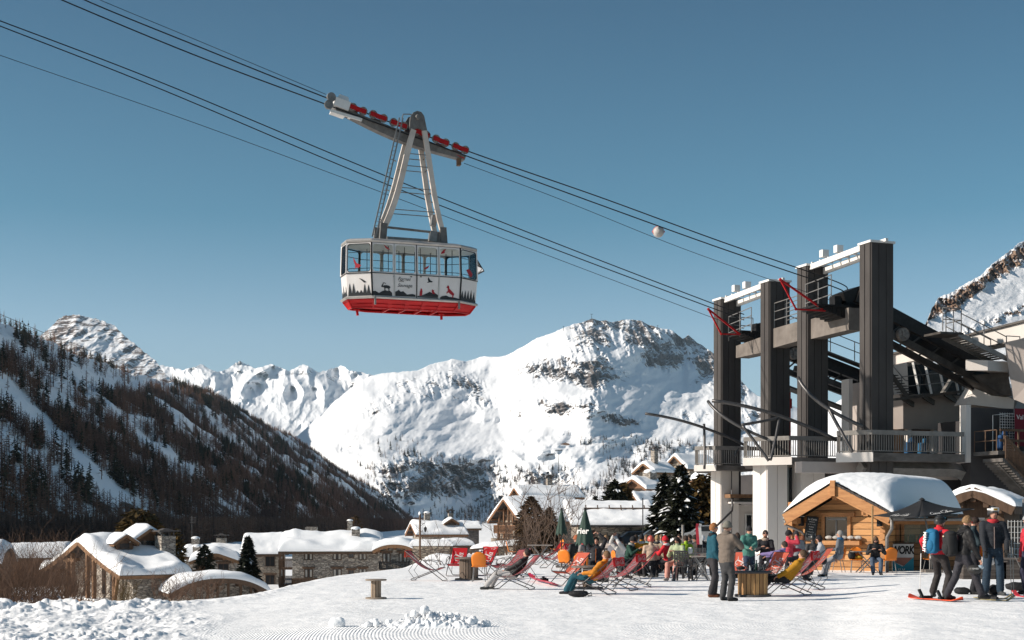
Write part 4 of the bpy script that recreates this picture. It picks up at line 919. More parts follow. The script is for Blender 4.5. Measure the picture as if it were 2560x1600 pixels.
s_ = MB(); s_.prism([(c0.x + .55, -1.63, c0.z - .35), (c0.x + .8, -1.63, c0.z - .35), (c0.x + .675, -1.63, c0.z - .55)], (0, -.01, 0)); s_.build('emblem', 'white steel', bn)
# blue covers and bags on the terrace behind the rails
for px, b, c_, lb in ((2272, 3.6, (0.015, 0.07, 0.16), 'blue jacket hung behind the balcony railing'), (2305, 4.0, (0.015, 0.10, 0.2), 'bright blue padded cover behind the balcony railing'), (2505, -1.7, (0.015, 0.06, 0.16), 'dark blue mattress leaning on the mesh cage')):
    a_ = onb(px, b); m_ = MB(); z0 = zA_ if b > 0 else L0.z
    m_.box((a_, b, z0 + .5), (0.5, 0.35, 0.8), taper=0.8); m_.box((a_ + .1, b - .1, z0 + 1.0), (0.3, 0.3, 0.3), taper=.7)
    o = m_.build('padded_cover', pm('blue cloth %d' % px, c_, None, 5, 0.8, 0.4), None); o.location = (OX, K0, 0); o.rotation_euler = (0, 0, TH); bv = o.modifiers.new('b', 'BEVEL'); bv.width = .08; bv.segments = 2
    tag(o, lb, 'cover')
# red ski-run post by the second pylon
s_ = MB(); c0 = pa(1972, 980, 12.0); s_.bx(c0.x - .08, c0.x + .08, 11.9, 12.1, zB_, c0.z); s_.bx(c0.x + .08, c0.x + .2, 11.95, 12.05, c0.z - 1, c0.z - .4)
o = s_.build('marker_post', 'red paint'); o.location = (OX, K0, 0); o.rotation_euler = (0, 0, TH); tag(o, 'slim red post standing behind the second pylon', 'post')
# ================================================================ ropes
def rope(pts, r, label, grp='steel ropes of the cable car'):
    m_ = MB(); m_.tube(pts, r, 6); o = m_.build('cable', 'rope', None, True); return tag(o, label, 'cable', grp)
def sagpts(p0, p1, sag, n_=40):
    return [p0.lerp(p1, i / n_) - Vector((0, 0, 4 * sag * (i / n_) * (1 - i / n_))) for i in range(n_ + 1)]
def W(a, b, z): return Vector((OX + a * CT - b * ST, K0 + a * ST + b * CT, z))
def wpx(px, py, b):                                # world point on the vertical plane of constant b at that pixel
    q = S(px, py, b=b); return W(q.x, q.y, q.z)
BN, BF = 3.1, 13.3
UB = Vector((CT, ST, 0))
# carriage line: from (815,252) to (1172,388) on the near rope plane
def multi(pix, b, r, label):
    q = [wpx(px, py, b) for px, py in pix]; out = []
    for i in range(len(q) - 1):
        for k in range(10):
            t = k / 10; p0 = q[max(i - 1, 0)]; p1 = q[i]; p2 = q[i + 1]; p3 = q[min(i + 2, len(q) - 1)]
            out.append(0.5 * ((2 * p1) + (p2 - p0) * t + (2 * p0 - 5 * p1 + 4 * p2 - p3) * t * t + (3 * p1 - p0 - 3 * p2 + p3) * t ** 3))
    out.append(q[-1]); return rope(out, r, label)
multi([(60, -45), (155, 0), (480, 135), (818, 262), (1172, 392), (1500, 512), (1800, 620), (2070, 712), (2110, 730)], BN - 0.32, 0.030, 'front carrying cable of the loaded upper line')
multi([(60, -78), (212, 0), (500, 118), (820, 246), (1170, 378), (1500, 493), (1800, 603), (2080, 700), (2120, 724)], BN + 0.32, 0.030, 'rear carrying cable of the loaded upper line')
multi([(90, -78), (218, -14), (520, 112), (815, 236)], BN + 0.05, 0.014, 'thin haul cable running up left from the carriage')
multi([(1160, 408), (1400, 498), (1647, 598), (1800, 655), (2030, 735), (2080, 752)], BN - 0.1, 0.014, 'thin haul cable between the carriage and the marker ball')
multi([(-80, 22), (0, 52), (400, 205), (945, 432), (1400, 612), (1780, 758), (1860, 786)], BF - 0.32, 0.030, 'upper carrying cable of the empty lower line')
multi([(-80, 34), (0, 65), (400, 222), (945, 452), (1400, 628), (1780, 770), (1860, 800)], BF + 0.32, 0.030, 'lower carrying cable of the empty lower line')
multi([(-80, 108), (0, 138), (500, 312), (1000, 498), (1400, 650), (1770, 790), (1860, 822)], BF, 0.016, 'thin haul cable hanging lowest of all')
mb_ = MB(); c = wpx(1646, 580, BN + .2); mb_.ball((0, 0, 0), 0.29, 20, 14); mk = thing('marker_ball', 'round striped warning ball on the carrying cable', 'marker ball', c)
mb_.build('shell', pm('ball white', (0.5, 0.48, 0.46), (0.36, 0.33, 0.31), 3, 0.5), mk, True)
mb_ = MB(); mb_.lathe([(0.285, -.09), (0.299, 0), (0.285, .09)], (0, 0, 0.02), 24, 'y'); mb_.lathe([(0.05, -.33), (0.05, .33)], (0, 0, .02), 8, 'x'); mb_.build('band', pm('ball red', (0.5, 0.12, 0.1), None, 3, .5), mk, True)
# ================================================================ the cabin
cc = wpx(1008, 298, BN)                             # pivot of the hanger
gA, gB = wpx(818, 250, BN), wpx(1168, 385, BN); along = (gB - gA).normalized()
car = thing('cable_car', 'white and red cable car cabin hanging from its long hanger below the wheeled carriage', 'cable car', cc, TH)
# local frame: x along the cable (right), y away from the viewer, z up; origin at the pivot
la = Vector((math.cos(math.atan2(along.z, math.hypot(along.x, along.y))), 0, math.sin(math.atan2(along.z, math.hypot(along.x, along.y)))))
ln = Vector((-la.z, 0, la.x))                       # upward normal of the cable line
def C_(px, py, y=0.0):                              # local point at that pixel on the plane y=const
    t = (px - 1280) / F; a = (t * (cc.y + y * CT) - cc.x + y * ST) / (CT - t * ST)
    Yw = cc.y + a * ST + y * CT; return Vector((a, y, Z(py, Yw) - cc.z))
galv = pm('hanger paint', (0.68, 0.61, 0.55), (0.46, 0.40, 0.35), 1.4, 0.6, 0.1); dkm = pm('hanger iron', (0.20, 0.19, 0.18), (0.09, 0.085, 0.08), 4, 0.6, 0.3)
# main carriage beam, slightly bellied
c0, c1 = C_(838, 272), C_(1160, 397)
bm = MB()
rows = []
for i in range(17):
    t = i / 16; p = c0.lerp(c1, t); hh = 0.12 + 0.26 * math.sin(math.pi * t) ** 1.3
    rows.append([p + ln * 0.10 + Vector((0, y_, 0)) for y_ in (-0.28, 0.28)] + [p - ln * hh + Vector((0, y_, 0)) for y_ in (0.22, -0.22)])
bm.grid(rows, True); bm.f.append((0, 1, 2, 3)); bm.mi.append(0); bm.f.append((67, 66, 65, 64)); bm.mi.append(0)
for k in (0.12, 0.3, 0.62, 0.8, 0.93): bm.box(c0.lerp(c1, k) + ln * 0.16, (0.5, 0.3, 0.14), Matrix.Rotation(-math.atan2(la.z, la.x), 3, 'Y'))
bm.build('carriage_beam', dkm, car)
# wheel pairs in red bogies
pairs = [((882, 268), (908, 278)), ((933, 286), (959, 296)), ((984, 306), (1010, 315)), ((1042, 328), (1066, 338)), ((1090, 347), (1114, 357)), ((1139, 366), (1163, 375))]
wheel_rim = pm('carriage wheel', (0.42, 0.38, 0.34), (0.16, 0.14, 0.13), 9, 0.5, metal=0.3)
for (p, q) in pairs:
    for y0 in (-0.32, 0.32):
        a, b_ = C_(*p, y=y0), C_(*q, y=y0); bog = MB(); bog.bar(a - la * 0.14, b_ + la * 0.14, 0.14, 0.2, up=ln)
        for e in (a, b_): bog.lathe([(0.001, -.055), (0.12, -.055), (0.12, .055), (0.001, .055)], e, 14, 'y')
        o = bog.build('bogie', 'red paint', car)
        for e in (a, b_):
            w_ = MB(); w_.lathe([(0.001, -.035), (0.15, -.035), (0.15, -.02), (0.185, -.03), (0.19, -.045), (0.205, -.045), (0.205, .045), (0.19, .045), (0.185, .03), (0.15, .02), (0.001, .035)], e + Vector((0, 0.0, 0)), 20, 'y')
            for j in range(8):
                an = j * math.pi / 4; w_.bar(e + Vector((.05 * math.cos(an), -.05, .05 * math.sin(an))), e + Vector((.19 * math.cos(an), -.05, .19 * math.sin(an))), 0.02, 0.02)
            w_.build('wheel', wheel_rim, o)
# haul rope roller and tail plate at the right end
e = C_(1150, 390, -.1); w_ = MB(); w_.lathe([(0.001, -.05), (0.16, -.05), (0.16, .05), (0.001, .05)], e, 16, 'y'); w_.bar(C_(1140, 384, -.2), C_(1160, 394, -.2), .1, .14); w_.build('roller', 'red paint', car)
w_ = MB(); w_.box(C_(1147, 405, -.1), (0.16, 0.3, 0.36)); w_.build('tail_plate', pm('rusty plate', (0.2, 0.12, 0.07), (0.1, 0.06, 0.04), 5, .8), car)
# rescue brake housing on the left end
hb = MB(); rotm = Matrix.Rotation(-math.atan2(la.z, la.x), 3, 'Y')
hb.box(C_(852, 264, -.05), (0.74, 0.7, 0.42), rotm); hb.box(C_(857, 247, 0), (0.6, 0.5, 0.22), rotm, taper=0.7)
o = hb.build('brake_housing', 'white steel', car)
for px, py in ((828, 243), (822, 262)):
    w_ = MB(); e = C_(px, py, -.3); w_.lathe([(0.001, -.1), (0.21, -.1), (0.22, -.05), (0.22, .05), (0.001, .08)], e, 18, 'y')
    for j in range(5): an = j * 1.257; w_.box(e + Vector((.08 * math.cos(an), -.1, .08 * math.sin(an))), (.05, .06, .05))
    w_.build('drum', 'galv', car)
w_ = MB(); w_.bar(C_(826, 276, -.3), C_(905, 300, -.3), .08, .14); w_.bar(C_(826, 281, .1), C_(860, 293, .1), .5, .06); w_.bar(C_(870, 292, 0), C_(935, 318, 0), .3, .1); w_.build('lower_rail', 'white steel', car)
# hanger head and the four legs
hd = MB()
prof = [(1016, 331), (1019, 300), (1026, 288), (1036, 284), (1046, 287), (1053, 297), (1061, 335), (1050, 334), (1044, 328), (1037, 327), (1028, 329), (1025, 332)]
for y0, y1 in ((-0.52, -0.40), (0.40, 0.52)):
    pr = [C_(px, py, 0) for px, py in prof]; hd.prism([Vector((p.x, y0, p.z)) for p in pr][::-1], (0, y1 - y0, 0))
pc_ = C_(1037, 300, 0); hd.lathe([(0.001, -.62), (0.10, -.62), (0.13, -.56), (0.13, .56), (0.001, .58)], (pc_.x, 0, pc_.z), 16, 'y')
hd.build('hanger_head', dkm, car)
cabT, cabL, cabR = C_(950, 605, 0), C_(935, 600, 0), C_(1110, 618, 0)
zr = C_(1036, 606, 0).z                             # roof height of the cabin under the pivot
xl_, xr_ = C_(952, 600, 0).x, C_(1098, 612, 0).x
for y0 in (-0.46, 0.46):
    for (x0_, x1_, sgn) in ((C_(1027, 330, 0).x, xl_, -1), (C_(1054, 333, 0).x, xr_, 1)):
        zt_ = C_(1030, 331, 0).z
        m_ = MB(); pts = []
        for i in range(9):
            t = i / 8; pts.append(Vector((x0_ + (x1_ - x0_) * (t - 0.16 * math.sin(math.pi * t) * t), y0 * (1 + 0.25 * t), zt_ + (zr + 0.45 - zt_) * t)))
        if sgn < 0:
            for p, q in zip(pts[:-1], pts[1:]): m_.bar(p, q, 0.15, 0.27, up=(1, 0, 0))
        else:
            for p, q in zip(pts[:-1], pts[1:]): m_.bar(p, q, 0.15, 0.24, up=(1, 0, 0))
        o = m_.build('hanger_leg', galv, car)
        f_ = MB(); f_.bar(pts[-1] + Vector((0, 0, .25)), pts[-1] + Vector((sgn * 0.06, 0, -0.52)), 0.2, 0.33, up=(1, 0, 0)); f_.build('foot', dkm, o)
sm = MB()
for k in (0.24, 0.36, 0.58, 0.80):
    zt_ = C_(1030, 331, 0).z; z_ = zt_ + (zr + 0.45 - zt_) * k; xa = C_(1027, 330, 0).x + (xl_ - C_(1027, 330, 0).x) * k * (1 - .1); xb = C_(1054, 333, 0).x + (xr_ - C_(1054, 333, 0).x) * k * .93
    for y0 in (-0.5, 0.5): sm.tube([(xa, y0, z_), (xb, y0, z_)], 0.022, 6)
    for x_ in (xa, xb): sm.tube([(x_, -.5, z_), (x_, .5, z_)], 0.022, 6)
sm.build('cross_bars', dkm, car); sm = MB(); sm.tube([(xl_ + .1, -.6, zr + .52), (xr_ - .1, -.6, zr + .42)], 0.06, 6); sm.build('tie_rod', dkm, car)
ld = MB(); t0, t1 = C_(1005, 295, -.9), C_(937, 592, -.9)
for dx in (-.13, .05): ld.bar(t0 + Vector((dx, 0, 0)), t1 + Vector((dx, 0, 0)), 0.045, 0.06)
for i in range(27):
    p = t0.lerp(t1, (i + .5) / 27); ld.tube([p + Vector((-.13, 0, 0)), p + Vector((.05, 0, 0))], 0.014, 5)
for k in (.35, .6, .85): p = t0.lerp(t1, k); ld.bar(p, p + Vector((.25, .3, 0)), .04, .04)
ld.tube([t0, t0 + Vector((.12, .2, .25)), t0 + Vector((.5, .4, .34)), t0 + Vector((.7, .45, .3))], 0.03, 6); ld.build('ladder', 'galv', car)
bxs = MB(); bxs.box((C_(1084, 540, -.3).x, -.3, C_(1084, 552, -.3).z), (0.26, 0.3, 0.5), Matrix.Rotation(R(8), 3, 'Y')); bxs.box((C_(1082, 592, -.6).x, -.6, C_(1082, 592, -.6).z), (0.36, 0.3, 0.5), Matrix.Rotation(R(8), 3, 'Y')); bxs.build('lamp_box', 'galv', car)
# ---- cabin body: long hexagon in plan
HXc = (C_(928, 600, -1.2).x + C_(1152, 615, -1.2).x) / 2; HL = (C_(1152, 615, -1.2).x - C_(928, 600, -1.2).x) / 2      # straight side half length
HW = 1.25                                            # half width
EX = HL + 1.06                                        # ends
zTop, zSill, zBot = C_(1040, 606, -HW).z, C_(1040, 688, -HW).z, C_(1040, 746, -HW).z
def plan(s, e=0.0):                                  # six corners plus flat ends
    return [Vector((HXc - HL * 1.0 - e * .4, -HW * s - e, 0)), Vector((HXc + HL + e * .4, -HW * s - e, 0)), Vector((HXc + EX * 1.0 + e, -HW * 0.44 * s, 0)), Vector((HXc + EX + e, HW * 0.44 * s, 0)), Vector((HXc + HL + e * .4, HW * s + e, 0)), Vector((HXc - HL - e * .4, HW * s + e, 0)), Vector((HXc - EX - e, HW * 0.44 * s, 0)), Vector((HXc - EX - e, -HW * 0.44 * s, 0))]
def ring(s, z, e=0.0, fx=1.0): return [Vector((HXc + (p.x - HXc) * fx, p.y, z)) for p in plan(s, e)]
cab_w = pm('cabin white', (0.74, 0.71, 0.69), (0.62, 0.58, 0.56), 1.6, 0.35, 0.03, coat=0.2)
al = pm('cabin aluminium', (0.55, 0.52, 0.49), (0.4, 0.38, 0.36), 3, 0.4, metal=0.5)
lw = MB()
r0, r1 = ring(0.965, zBot, 0, 0.975), ring(1.0, zSill)
for i in range(8):
    j = (i + 1) % 8; a, b_, c_, d_ = r0[i], r0[j], r1[j], r1[i]; nn = (b_ - a).cross(d_ - a).normalized(); lw.prism([a, b_, c_, d_], -nn * 0.05)
lower = lw.build('lower_panels', cab_w, car)
# roof
rf_ = MB(); ra, rb, rc, rd = ring(0.93, zTop - 0.10, .04, .985), ring(0.95, zTop - 0.02, .05, .99), ring(0.93, zTop + 0.05, 0.03, .985), ring(0.75, zTop + 0.13, 0, .93)
rows = [ra, rb, rc, rd]; rf_.grid(rows, True); rf_.f.append(tuple(24 + i for i in range(8))); rf_.mi.append(0); rf_.f.append(tuple(reversed(range(8)))); rf_.mi.append(0); rf_.build('roof', al, car)
m_ = MB(); m_.bx(xl_ + .2, xr_ - .35, -.45, .45, zTop + .12, zTop + .36); m_.build('roof_rack', 'galv', car)
# posts between the windows, window frames and glass
wt = ring(0.94, zTop - 0.10, 0, .99)
def edge_pt(i, j, u, v):                              # on the side between corners i,j ; u along, v from sill to roof
    a = r1[i].lerp(r1[j], u); b_ = wt[i].lerp(wt[j], u); return a.lerp(b_, v)
gl = glass_mat('cabin glass', (0.93, 0.96, 0.96), 0.16)
def cpost(i, j, u, wd, mat, name='post', dz=0.06):
    m_ = MB(); a, b_ = edge_pt(i, j, u, -0.0), edge_pt(i, j, u, 1.0); d = (r1[j] - r1[i]).normalized(); m_.bar(a, b_, wd, 0.05, up=d.cross(Vector((0,0,1)))); return m_.build(name, mat, car)
def low_pt(i, j, u, v): return r0[i].lerp(r0[j], u).lerp(r1[i].lerp(r1[j], u), v)
bays = {(0, 1): [0, .25, .5, .75, 1], (4, 5): [0, .25, .5, .75, 1], (1, 2): [0, 1], (2, 3): [0, 1], (3, 4): [0, 1], (5, 6): [0, 1], (6, 7): [0, 1], (7, 0): [0, 1]}
for (i, j), us in bays.items():
    for k in range(len(us) - 1):
        u0, u1 = us[k], us[k + 1]; L_ = (r1[j] - r1[i]).length * (u1 - u0); m0 = 0.07 / ((r1[j] - r1[i]).length)
        out = [(u0 + m0 * .3, 0.02), (u1 - m0 * .3, 0.02), (u1 - m0 * .3, 0.98), (u0 + m0 * .3, 0.98)]
        cor = 0.16 / (zTop - zSill); cu = 0.16 / (r1[j] - r1[i]).length; ins = []
        for (cu_, cv_, sx, sy) in ((u0 + m0, 0.05, 1, 1), (u1 - m0, 0.05, -1, 1), (u1 - m0, 0.94, -1, -1), (u0 + m0, 0.94, 1, -1)):
            for q in range(4):
                an = q / 3 * math.pi / 2
                if (sx, sy) in ((1, 1), (-1, -1)): fx, fy = 1 - math.cos(an), 1 - math.sin(an)
                else: fx, fy = 1 - math.sin(an), 1 - math.cos(an)
                ins.append((cu_ + sx * cu * fx * .8, cv_ + sy * cor * fy * .8))
        fr = MB(); no = (r1[j] - r1[i]).cross(wt[i] - r1[i]).normalized()
        vin = [edge_pt(i, j, *q) + no * .012 for q in ins]; vou = [edge_pt(i, j, out[q // 4][0], out[q // 4][1]) + no * .012 for q in range(16)]
        fr.grid([vou, vin], True); fr.grid([[p - no * .03 for p in vou], [p - no * .03 for p in vin]], True); fr.grid([vin, [p - no * .03 for p in vin]], True)
        if len(us) == 2: frm = fr.build('window_frame', 'black', car)
        else: frm = fr.build('window_frame', cab_w, car)
        if len(us) == 2:
            f2 = MB(); sc = lambda p, k_: edge_pt(i, j, .5, .5) + (p - edge_pt(i, j, .5, .5)) * k_
            f2.grid([[p + no * .004 for p in vou], [sc(p, 1.045) + no * .004 for p in vin]], True); f2.build('rim', cab_w, frm)
        g_ = MB(); g_.prism([p - no * .018 for p in vin], no * 0.006); g_.build('pane', gl, frm)
for u, wd, mt in ((0, .07, 'black'), (.25, .05, al), (.5, .04, 'black'), (.75, .05, al), (1, .07, 'black')):
    cpost(0, 1, u, wd, mt); cpost(4, 5, 1 - u, wd, mt)
    m_ = MB(); a, b_ = low_pt(0, 1, u, 0), low_pt(0, 1, u, 1); m_.bar(a + Vector((0, -.015, 0)), b_ + Vector((0, -.015, 0)), 0.05, wd, up=(1, 0, 0)); m_.build('seam', mt, lower)
for i, j in ((1, 2), (2, 3), (5, 6), (6, 7), (7, 0), (3, 4)): cpost(i, j, 1 if (i, j) in ((1, 2), (2, 3), (5, 6), (6, 7)) else .0, .06, cab_w)
sl_ = MB()
for i in range(8):
    j = (i + 1) % 8; sl_.bar(r1[i], r1[j], 0.07, 0.03)
sl_.build('window_sill', 'black', car)
# floor, red underframe, bumper rail
zf = zBot
fl_ = MB(); fa = ring(0.94, zf + .01, 0, .98); fl_.prism(fa, (0, 0, .05)); fl_.build('floor', cab_w, car)
bu = MB(); b0_, b1_ = ring(0.95, zf - .10, .09, .975), ring(0.95, zf - .03, .12, .98); b2_ = ring(.95, zf + .03, .07, .975); b3_ = ring(.93, zf - .10, 0, .96); bu.grid([b3_, b0_, b1_, b2_, ring(.93, zf + .03, 0, .96)], True); bu.build('bumper_rail', al, car)
ut = ring(0.92, zf - .11, 0.02, .965); ub = ring(0.62, zf - .45, 0, .90)
uf = MB()
for i in range(8):
    j = (i + 1) % 8; uf.bar(ut[i], ut[j], .06, .08); uf.bar(ub[i], ub[j], .07, .08)
    uf.bar(ut[i], ub[i], .06, .08)
uf.grid([ut, ub], True)
for k in (.2, .4, .6, .8):
    uf.bar(ut[0].lerp(ut[1], k), ub[0].lerp(ub[1], k), .05, .2, up=(1, 0, 0)); uf.bar(ut[5].lerp(ut[4], k), ub[5].lerp(ub[4], k), .05, .2, up=(1, 0, 0)); uf.bar(ub[0].lerp(ub[1], k), ub[5].lerp(ub[4], k), .06, .1)
uf.prism(ring(0.90, zf - .06, 0, .955), (0, 0, .03)); 
inn = ring(0.6, zf - .34, 0, .86); mid = ring(0.88, zf - .06, 0, .95)
uf.grid([mid, [a.lerp(b_, .9) for a, b_ in zip(mid, inn)]], True)
uf.prism(ring(0.78, zf - .33, 0, .92), (0, 0, .03))
uf.build('underframe', 'red paint', car)
for px in (893, 1105):
    m_ = MB(); q = C_(px, 780, .3); m_.bar((q.x, .4, zf - .42), (q.x + (.05 if px < 1000 else .0), .4, zf - .72), .12, .10); m_.box((q.x, .4, zf - .45), (.28, .14, .06)); m_.build('bracket', 'red paint', car)
for x_ in (ut[0].x + .1, ut[1].x - .05):
    m_ = MB(); m_.bx(x_ - .04, x_ + .04, -HW - .1, -HW + .0, zf - .40, zf + .02); m_.build('clamp', 'galv', car)
# interior: ceiling, rails, poles
it = MB(); it.prism(ring(.9, zTop - .13, 0, .97), (0, 0, .02)); it.build('ceiling', pm('cabin lining', (0.85, 0.83, 0.80), (0.7, 0.68, 0.66), 2, .6), car)
it = MB()
for z_ in (zSill + .25, zSill + .10, zTop - .55): 
    rr_ = ring(.88, z_, 0, .95); it.tube(rr_ + [rr_[0]], .016, 6)
for x_ in np.linspace(HXc - HL * .9, HXc + HL * .9, 6):
    for y_ in (-.5, .5): it.tube([(x_, y_, zf), (x_, y_, zTop - .12)], .018, 6)
it.build('hand_rails', 'tube', car)
it = MB()
for x_, y_ in ((HXc - .6, .2), (HXc + .5, .1), (HXc + 1.2, .3)): it.ball((x_, y_, zTop - .2), .05, 8, 6)
it.build('ceiling_light', 'white steel', car)
# open hatch at the right end
m_ = MB(); q = edge_pt(2, 3, .5, 1); m_.prism([q + Vector((.0, -.45, -.3)), q + Vector((.0, .45, -.3)), q + Vector((.42, .45, -.92)), q + Vector((.42, -.45, -.92))], (0.02, 0, .02)); h_ = m_.build('hatch', gl, car)
m_ = MB(); 
for s_ in (-.45, .45): m_.tube([q + Vector((.0, s_, -.3)), q + Vector((.42, s_, -.92)), q + Vector((.12, s_, -1.0))], .02, 5)
m_.tube([q + Vector((.42, -.45, -.92)), q + Vector((.42, .45, -.92))], .03, 5); m_.build('hatch_frame', 'black', h_)
# ---- painted pictures on the panels (flat decals a few mm proud of the panel)
dk = pm('decal dark', (0.03, 0.032, 0.036), (0.022, 0.024, 0.027), 3, .5); dm = pm('decal grey', (0.075, 0.08, 0.085), None, 3, .5); dr = pm('decal red', (0.36, 0.02, 0.03), (0.3, 0.016, 0.025), 3, .5)
def side_xz(px, py): q = C_(px, py, -HW); return q.x, q.z
def on_side(px, py, off=.012):
    x_, z_ = side_xz(px, py); v = (z_ - zBot) / (zSill - zBot)
    if v <= 1: y_ = -HW * (.965 + .035 * v)
    else: y_ = -HW * (1.0 - .06 * (v - 1) * (zSill - zBot) / (zTop - .1 - zSill))
    return Vector((x_, y_ - off, z_))
def decal(pts, mat, name, par, i=0, j=1, off=.012):
    """outline given in picture pixels laid on the front side"""
    m_ = MB(); vs = [on_side(px, py, off) for px, py in pts]; m_.prism(vs, (0, .004, 0)); return m_.build(name, mat, par)
Zx = lambda zx, zy: (820 + zx / 5.815, 560 + zy / 5.815)      # notes taken from an enlarged crop
def dz(pts, mat, name, off=.012): return decal([Zx(*p) for p in pts], mat, name, lower, off=off)
dz([(640, 1030), (640, 975), (690, 970), (745, 1000), (790, 975), (835, 960), (870, 972), (900, 968), (935, 1000), (935, 1045)], dk, 'painted_hills')
dz([(962, 1045), (962, 990), (1000, 975), (1030, 955), (1060, 985), (1095, 975), (1150, 1025), (1200, 1020), (1275, 1038), (1275, 1058)], dk, 'painted_hills')
dz([(1305, 1062), (1305, 1045), (1380, 1030), (1420, 1015), (1480, 985), (1530, 1010), (1560, 1005), (1612, 1040), (1612, 1085)], dk, 'painted_hills')
dz([(1632, 1088), (1632, 1065), (1660, 1048), (1720, 1038), (1760, 1058), (1830, 1065), (1915, 1090), (1915, 1105)], dk, 'painted_hills')
dz([(1170, 1052), (1170, 1022), (1230, 1015), (1275, 1030), (1275, 1056)], dm, 'painted_hills', .009); dz([(1310, 1060), (1340, 1035), (1440, 1045), (1600, 1060), (1600, 1083)], dm, 'painted_hills', .016)
# ibex
dz([(800, 905), (815, 890), (850, 888), (885, 895), (905, 910), (908, 930), (895, 935), (893, 975), (880, 970), (880, 940), (840, 930), (833, 965), (822, 960), (820, 928), (803, 915), (785, 918), (775, 905), (782, 885), (795, 875), (798, 855), (812, 848), (838, 858), (842, 872), (832, 866), (814, 857), (806, 868), (806, 885)], dk, 'painted_ibex')
dz([(1460, 770), (1475, 800), (1490, 820), (1525, 838), (1505, 850), (1485, 848), (1450, 855), (1438, 848), (1460, 838), (1450, 800)], dk, 'painted_bird')
dz([(1350, 935), (1368, 940), (1375, 980), (1370, 1040), (1332, 1042), (1336, 985), (1345, 960)], dr, 'painted_marmot', .02)
dz([(1512, 955), (1522, 950), (1532, 965), (1545, 958), (1540, 985), (1556, 1000), (1550, 1018), (1520, 1012), (1510, 985)], dr, 'painted_hare', .02)
dz([(1745, 890), (1760, 905), (1765, 940), (1800, 975), (1832, 1010), (1838, 1020), (1825, 1050), (1818, 1075), (1805, 1068), (1810, 1040), (1780, 1020), (1755, 995), (1738, 1000), (1728, 1020), (1724, 990), (1742, 975), (1742, 935), (1720, 925)], dr, 'painted_chamois', .02)
for pts in ([(815, 295), (850, 320), (910, 372), (870, 365), (840, 345)], [(1645, 420), (1680, 375), (1725, 358), (1700, 395), (1700, 420), (1650, 435)], [(1390, 655), (1420, 630), (1475, 598), (1455, 640), (1420, 662)]): decal([Zx(*p) for p in pts], dr, 'painted_bird', car, off=.025)
# slanted end panels: left and right fronts
def end_decal(i, j, pts, mat, name, v0=0.0, up=False, off=.012):
    m_ = MB(); nn = (r1[j] - r1[i]).cross(r1[i] - r0[i]).normalized()
    vs = [(edge_pt(i, j, u, v) if up else low_pt(i, j, u, v)) - nn * (-off) for u, v in pts]; m_.prism(vs, nn * .004); return m_.build(name, mat, car if up else lower)
def trees_profile(n_, s0): 
    r = random.Random(s0); out = [(0.02, 0.0)]
    for k in range(n_):
        u = 0.04 + .9 * k / n_; w_ = .9 / n_; h_ = .25 + .35 * r.random(); out += [(u, .16), (u + w_ * .45, h_), (u + w_ * .9, .16)]
    return out + [(.97, .1), (.97, 0.0)]
end_decal(7, 0, trees_profile(6, 2), dk, 'painted_firs'); end_decal(1, 2, trees_profile(5, 5), dk, 'painted_firs'); end_decal(6, 7, trees_profile(4, 8), dk, 'painted_firs')
end_decal(7, 0, [(.5, .78), (.62, .74), (.78, .62), (.7, .58), (.6, .68)], dk, 'painted_bird')
end_decal(7, 0, [(.28, .52), (.30, .38), (.42, .32), (.60, .25), (.50, .16), (.38, .18), (.34, .10), (.36, .25)], dr, 'painted_bird', up=True, off=.025)
end_decal(1, 2, [(.3, .3), (.5, .36), (.7, .2), (.6, .08), (.45, .15)], dr, 'painted_bird', up=True, off=.025)
for tx_, px, py, s_, sh_ in (('Le', 985, 691, .10, .3), ('Fornet', 1010, 698, .23, .35), ('vallée', 1003, 703, .11, .3), ('Sauvage', 1012, 714, .23, .35)):
    q = on_side(px, py, .014); text_mesh(tx_, s_, dk, lower, face_M(q, (1, 0, 0), (0, -.02, 1)), 'lettering', sh_, .002)
for px in (1028, 1052):
    q = on_side(px, 692, .014); m_ = MB(); m_.box(q, (.1, .004, .05)); m_.build('sticker', dm, lower)
# two tiny gondolas far off on the upper left
far = MB(); q0, q1 = P(-60, 760, 1400), P(110, 832, 1500); far.tube([q0, q1], .28, 4); tag(far.build('cable', 'rope'), 'hair thin distant lift cable at the far left', 'cable')
for px, py, lb in ((56, 804, 'tiny distant gondola, upper one of two on the far left lift'), (71, 811, 'tiny distant gondola, lower one of two on the far left lift')):
    q = P(px, py, 1440); g_ = thing('gondola', lb, 'gondola', q, 0, 'distant gondolas'); m_ = MB(); m_.ball((0, 0, 0), 0.9, 8, 6, (1, 1, 1.2)); m_.build('cabin', 'black', g_, True); m_ = MB(); m_.tube([(0, 0, 1), (0, 0, 4)], .12, 5); m_.build('hanger', 'black', g_)
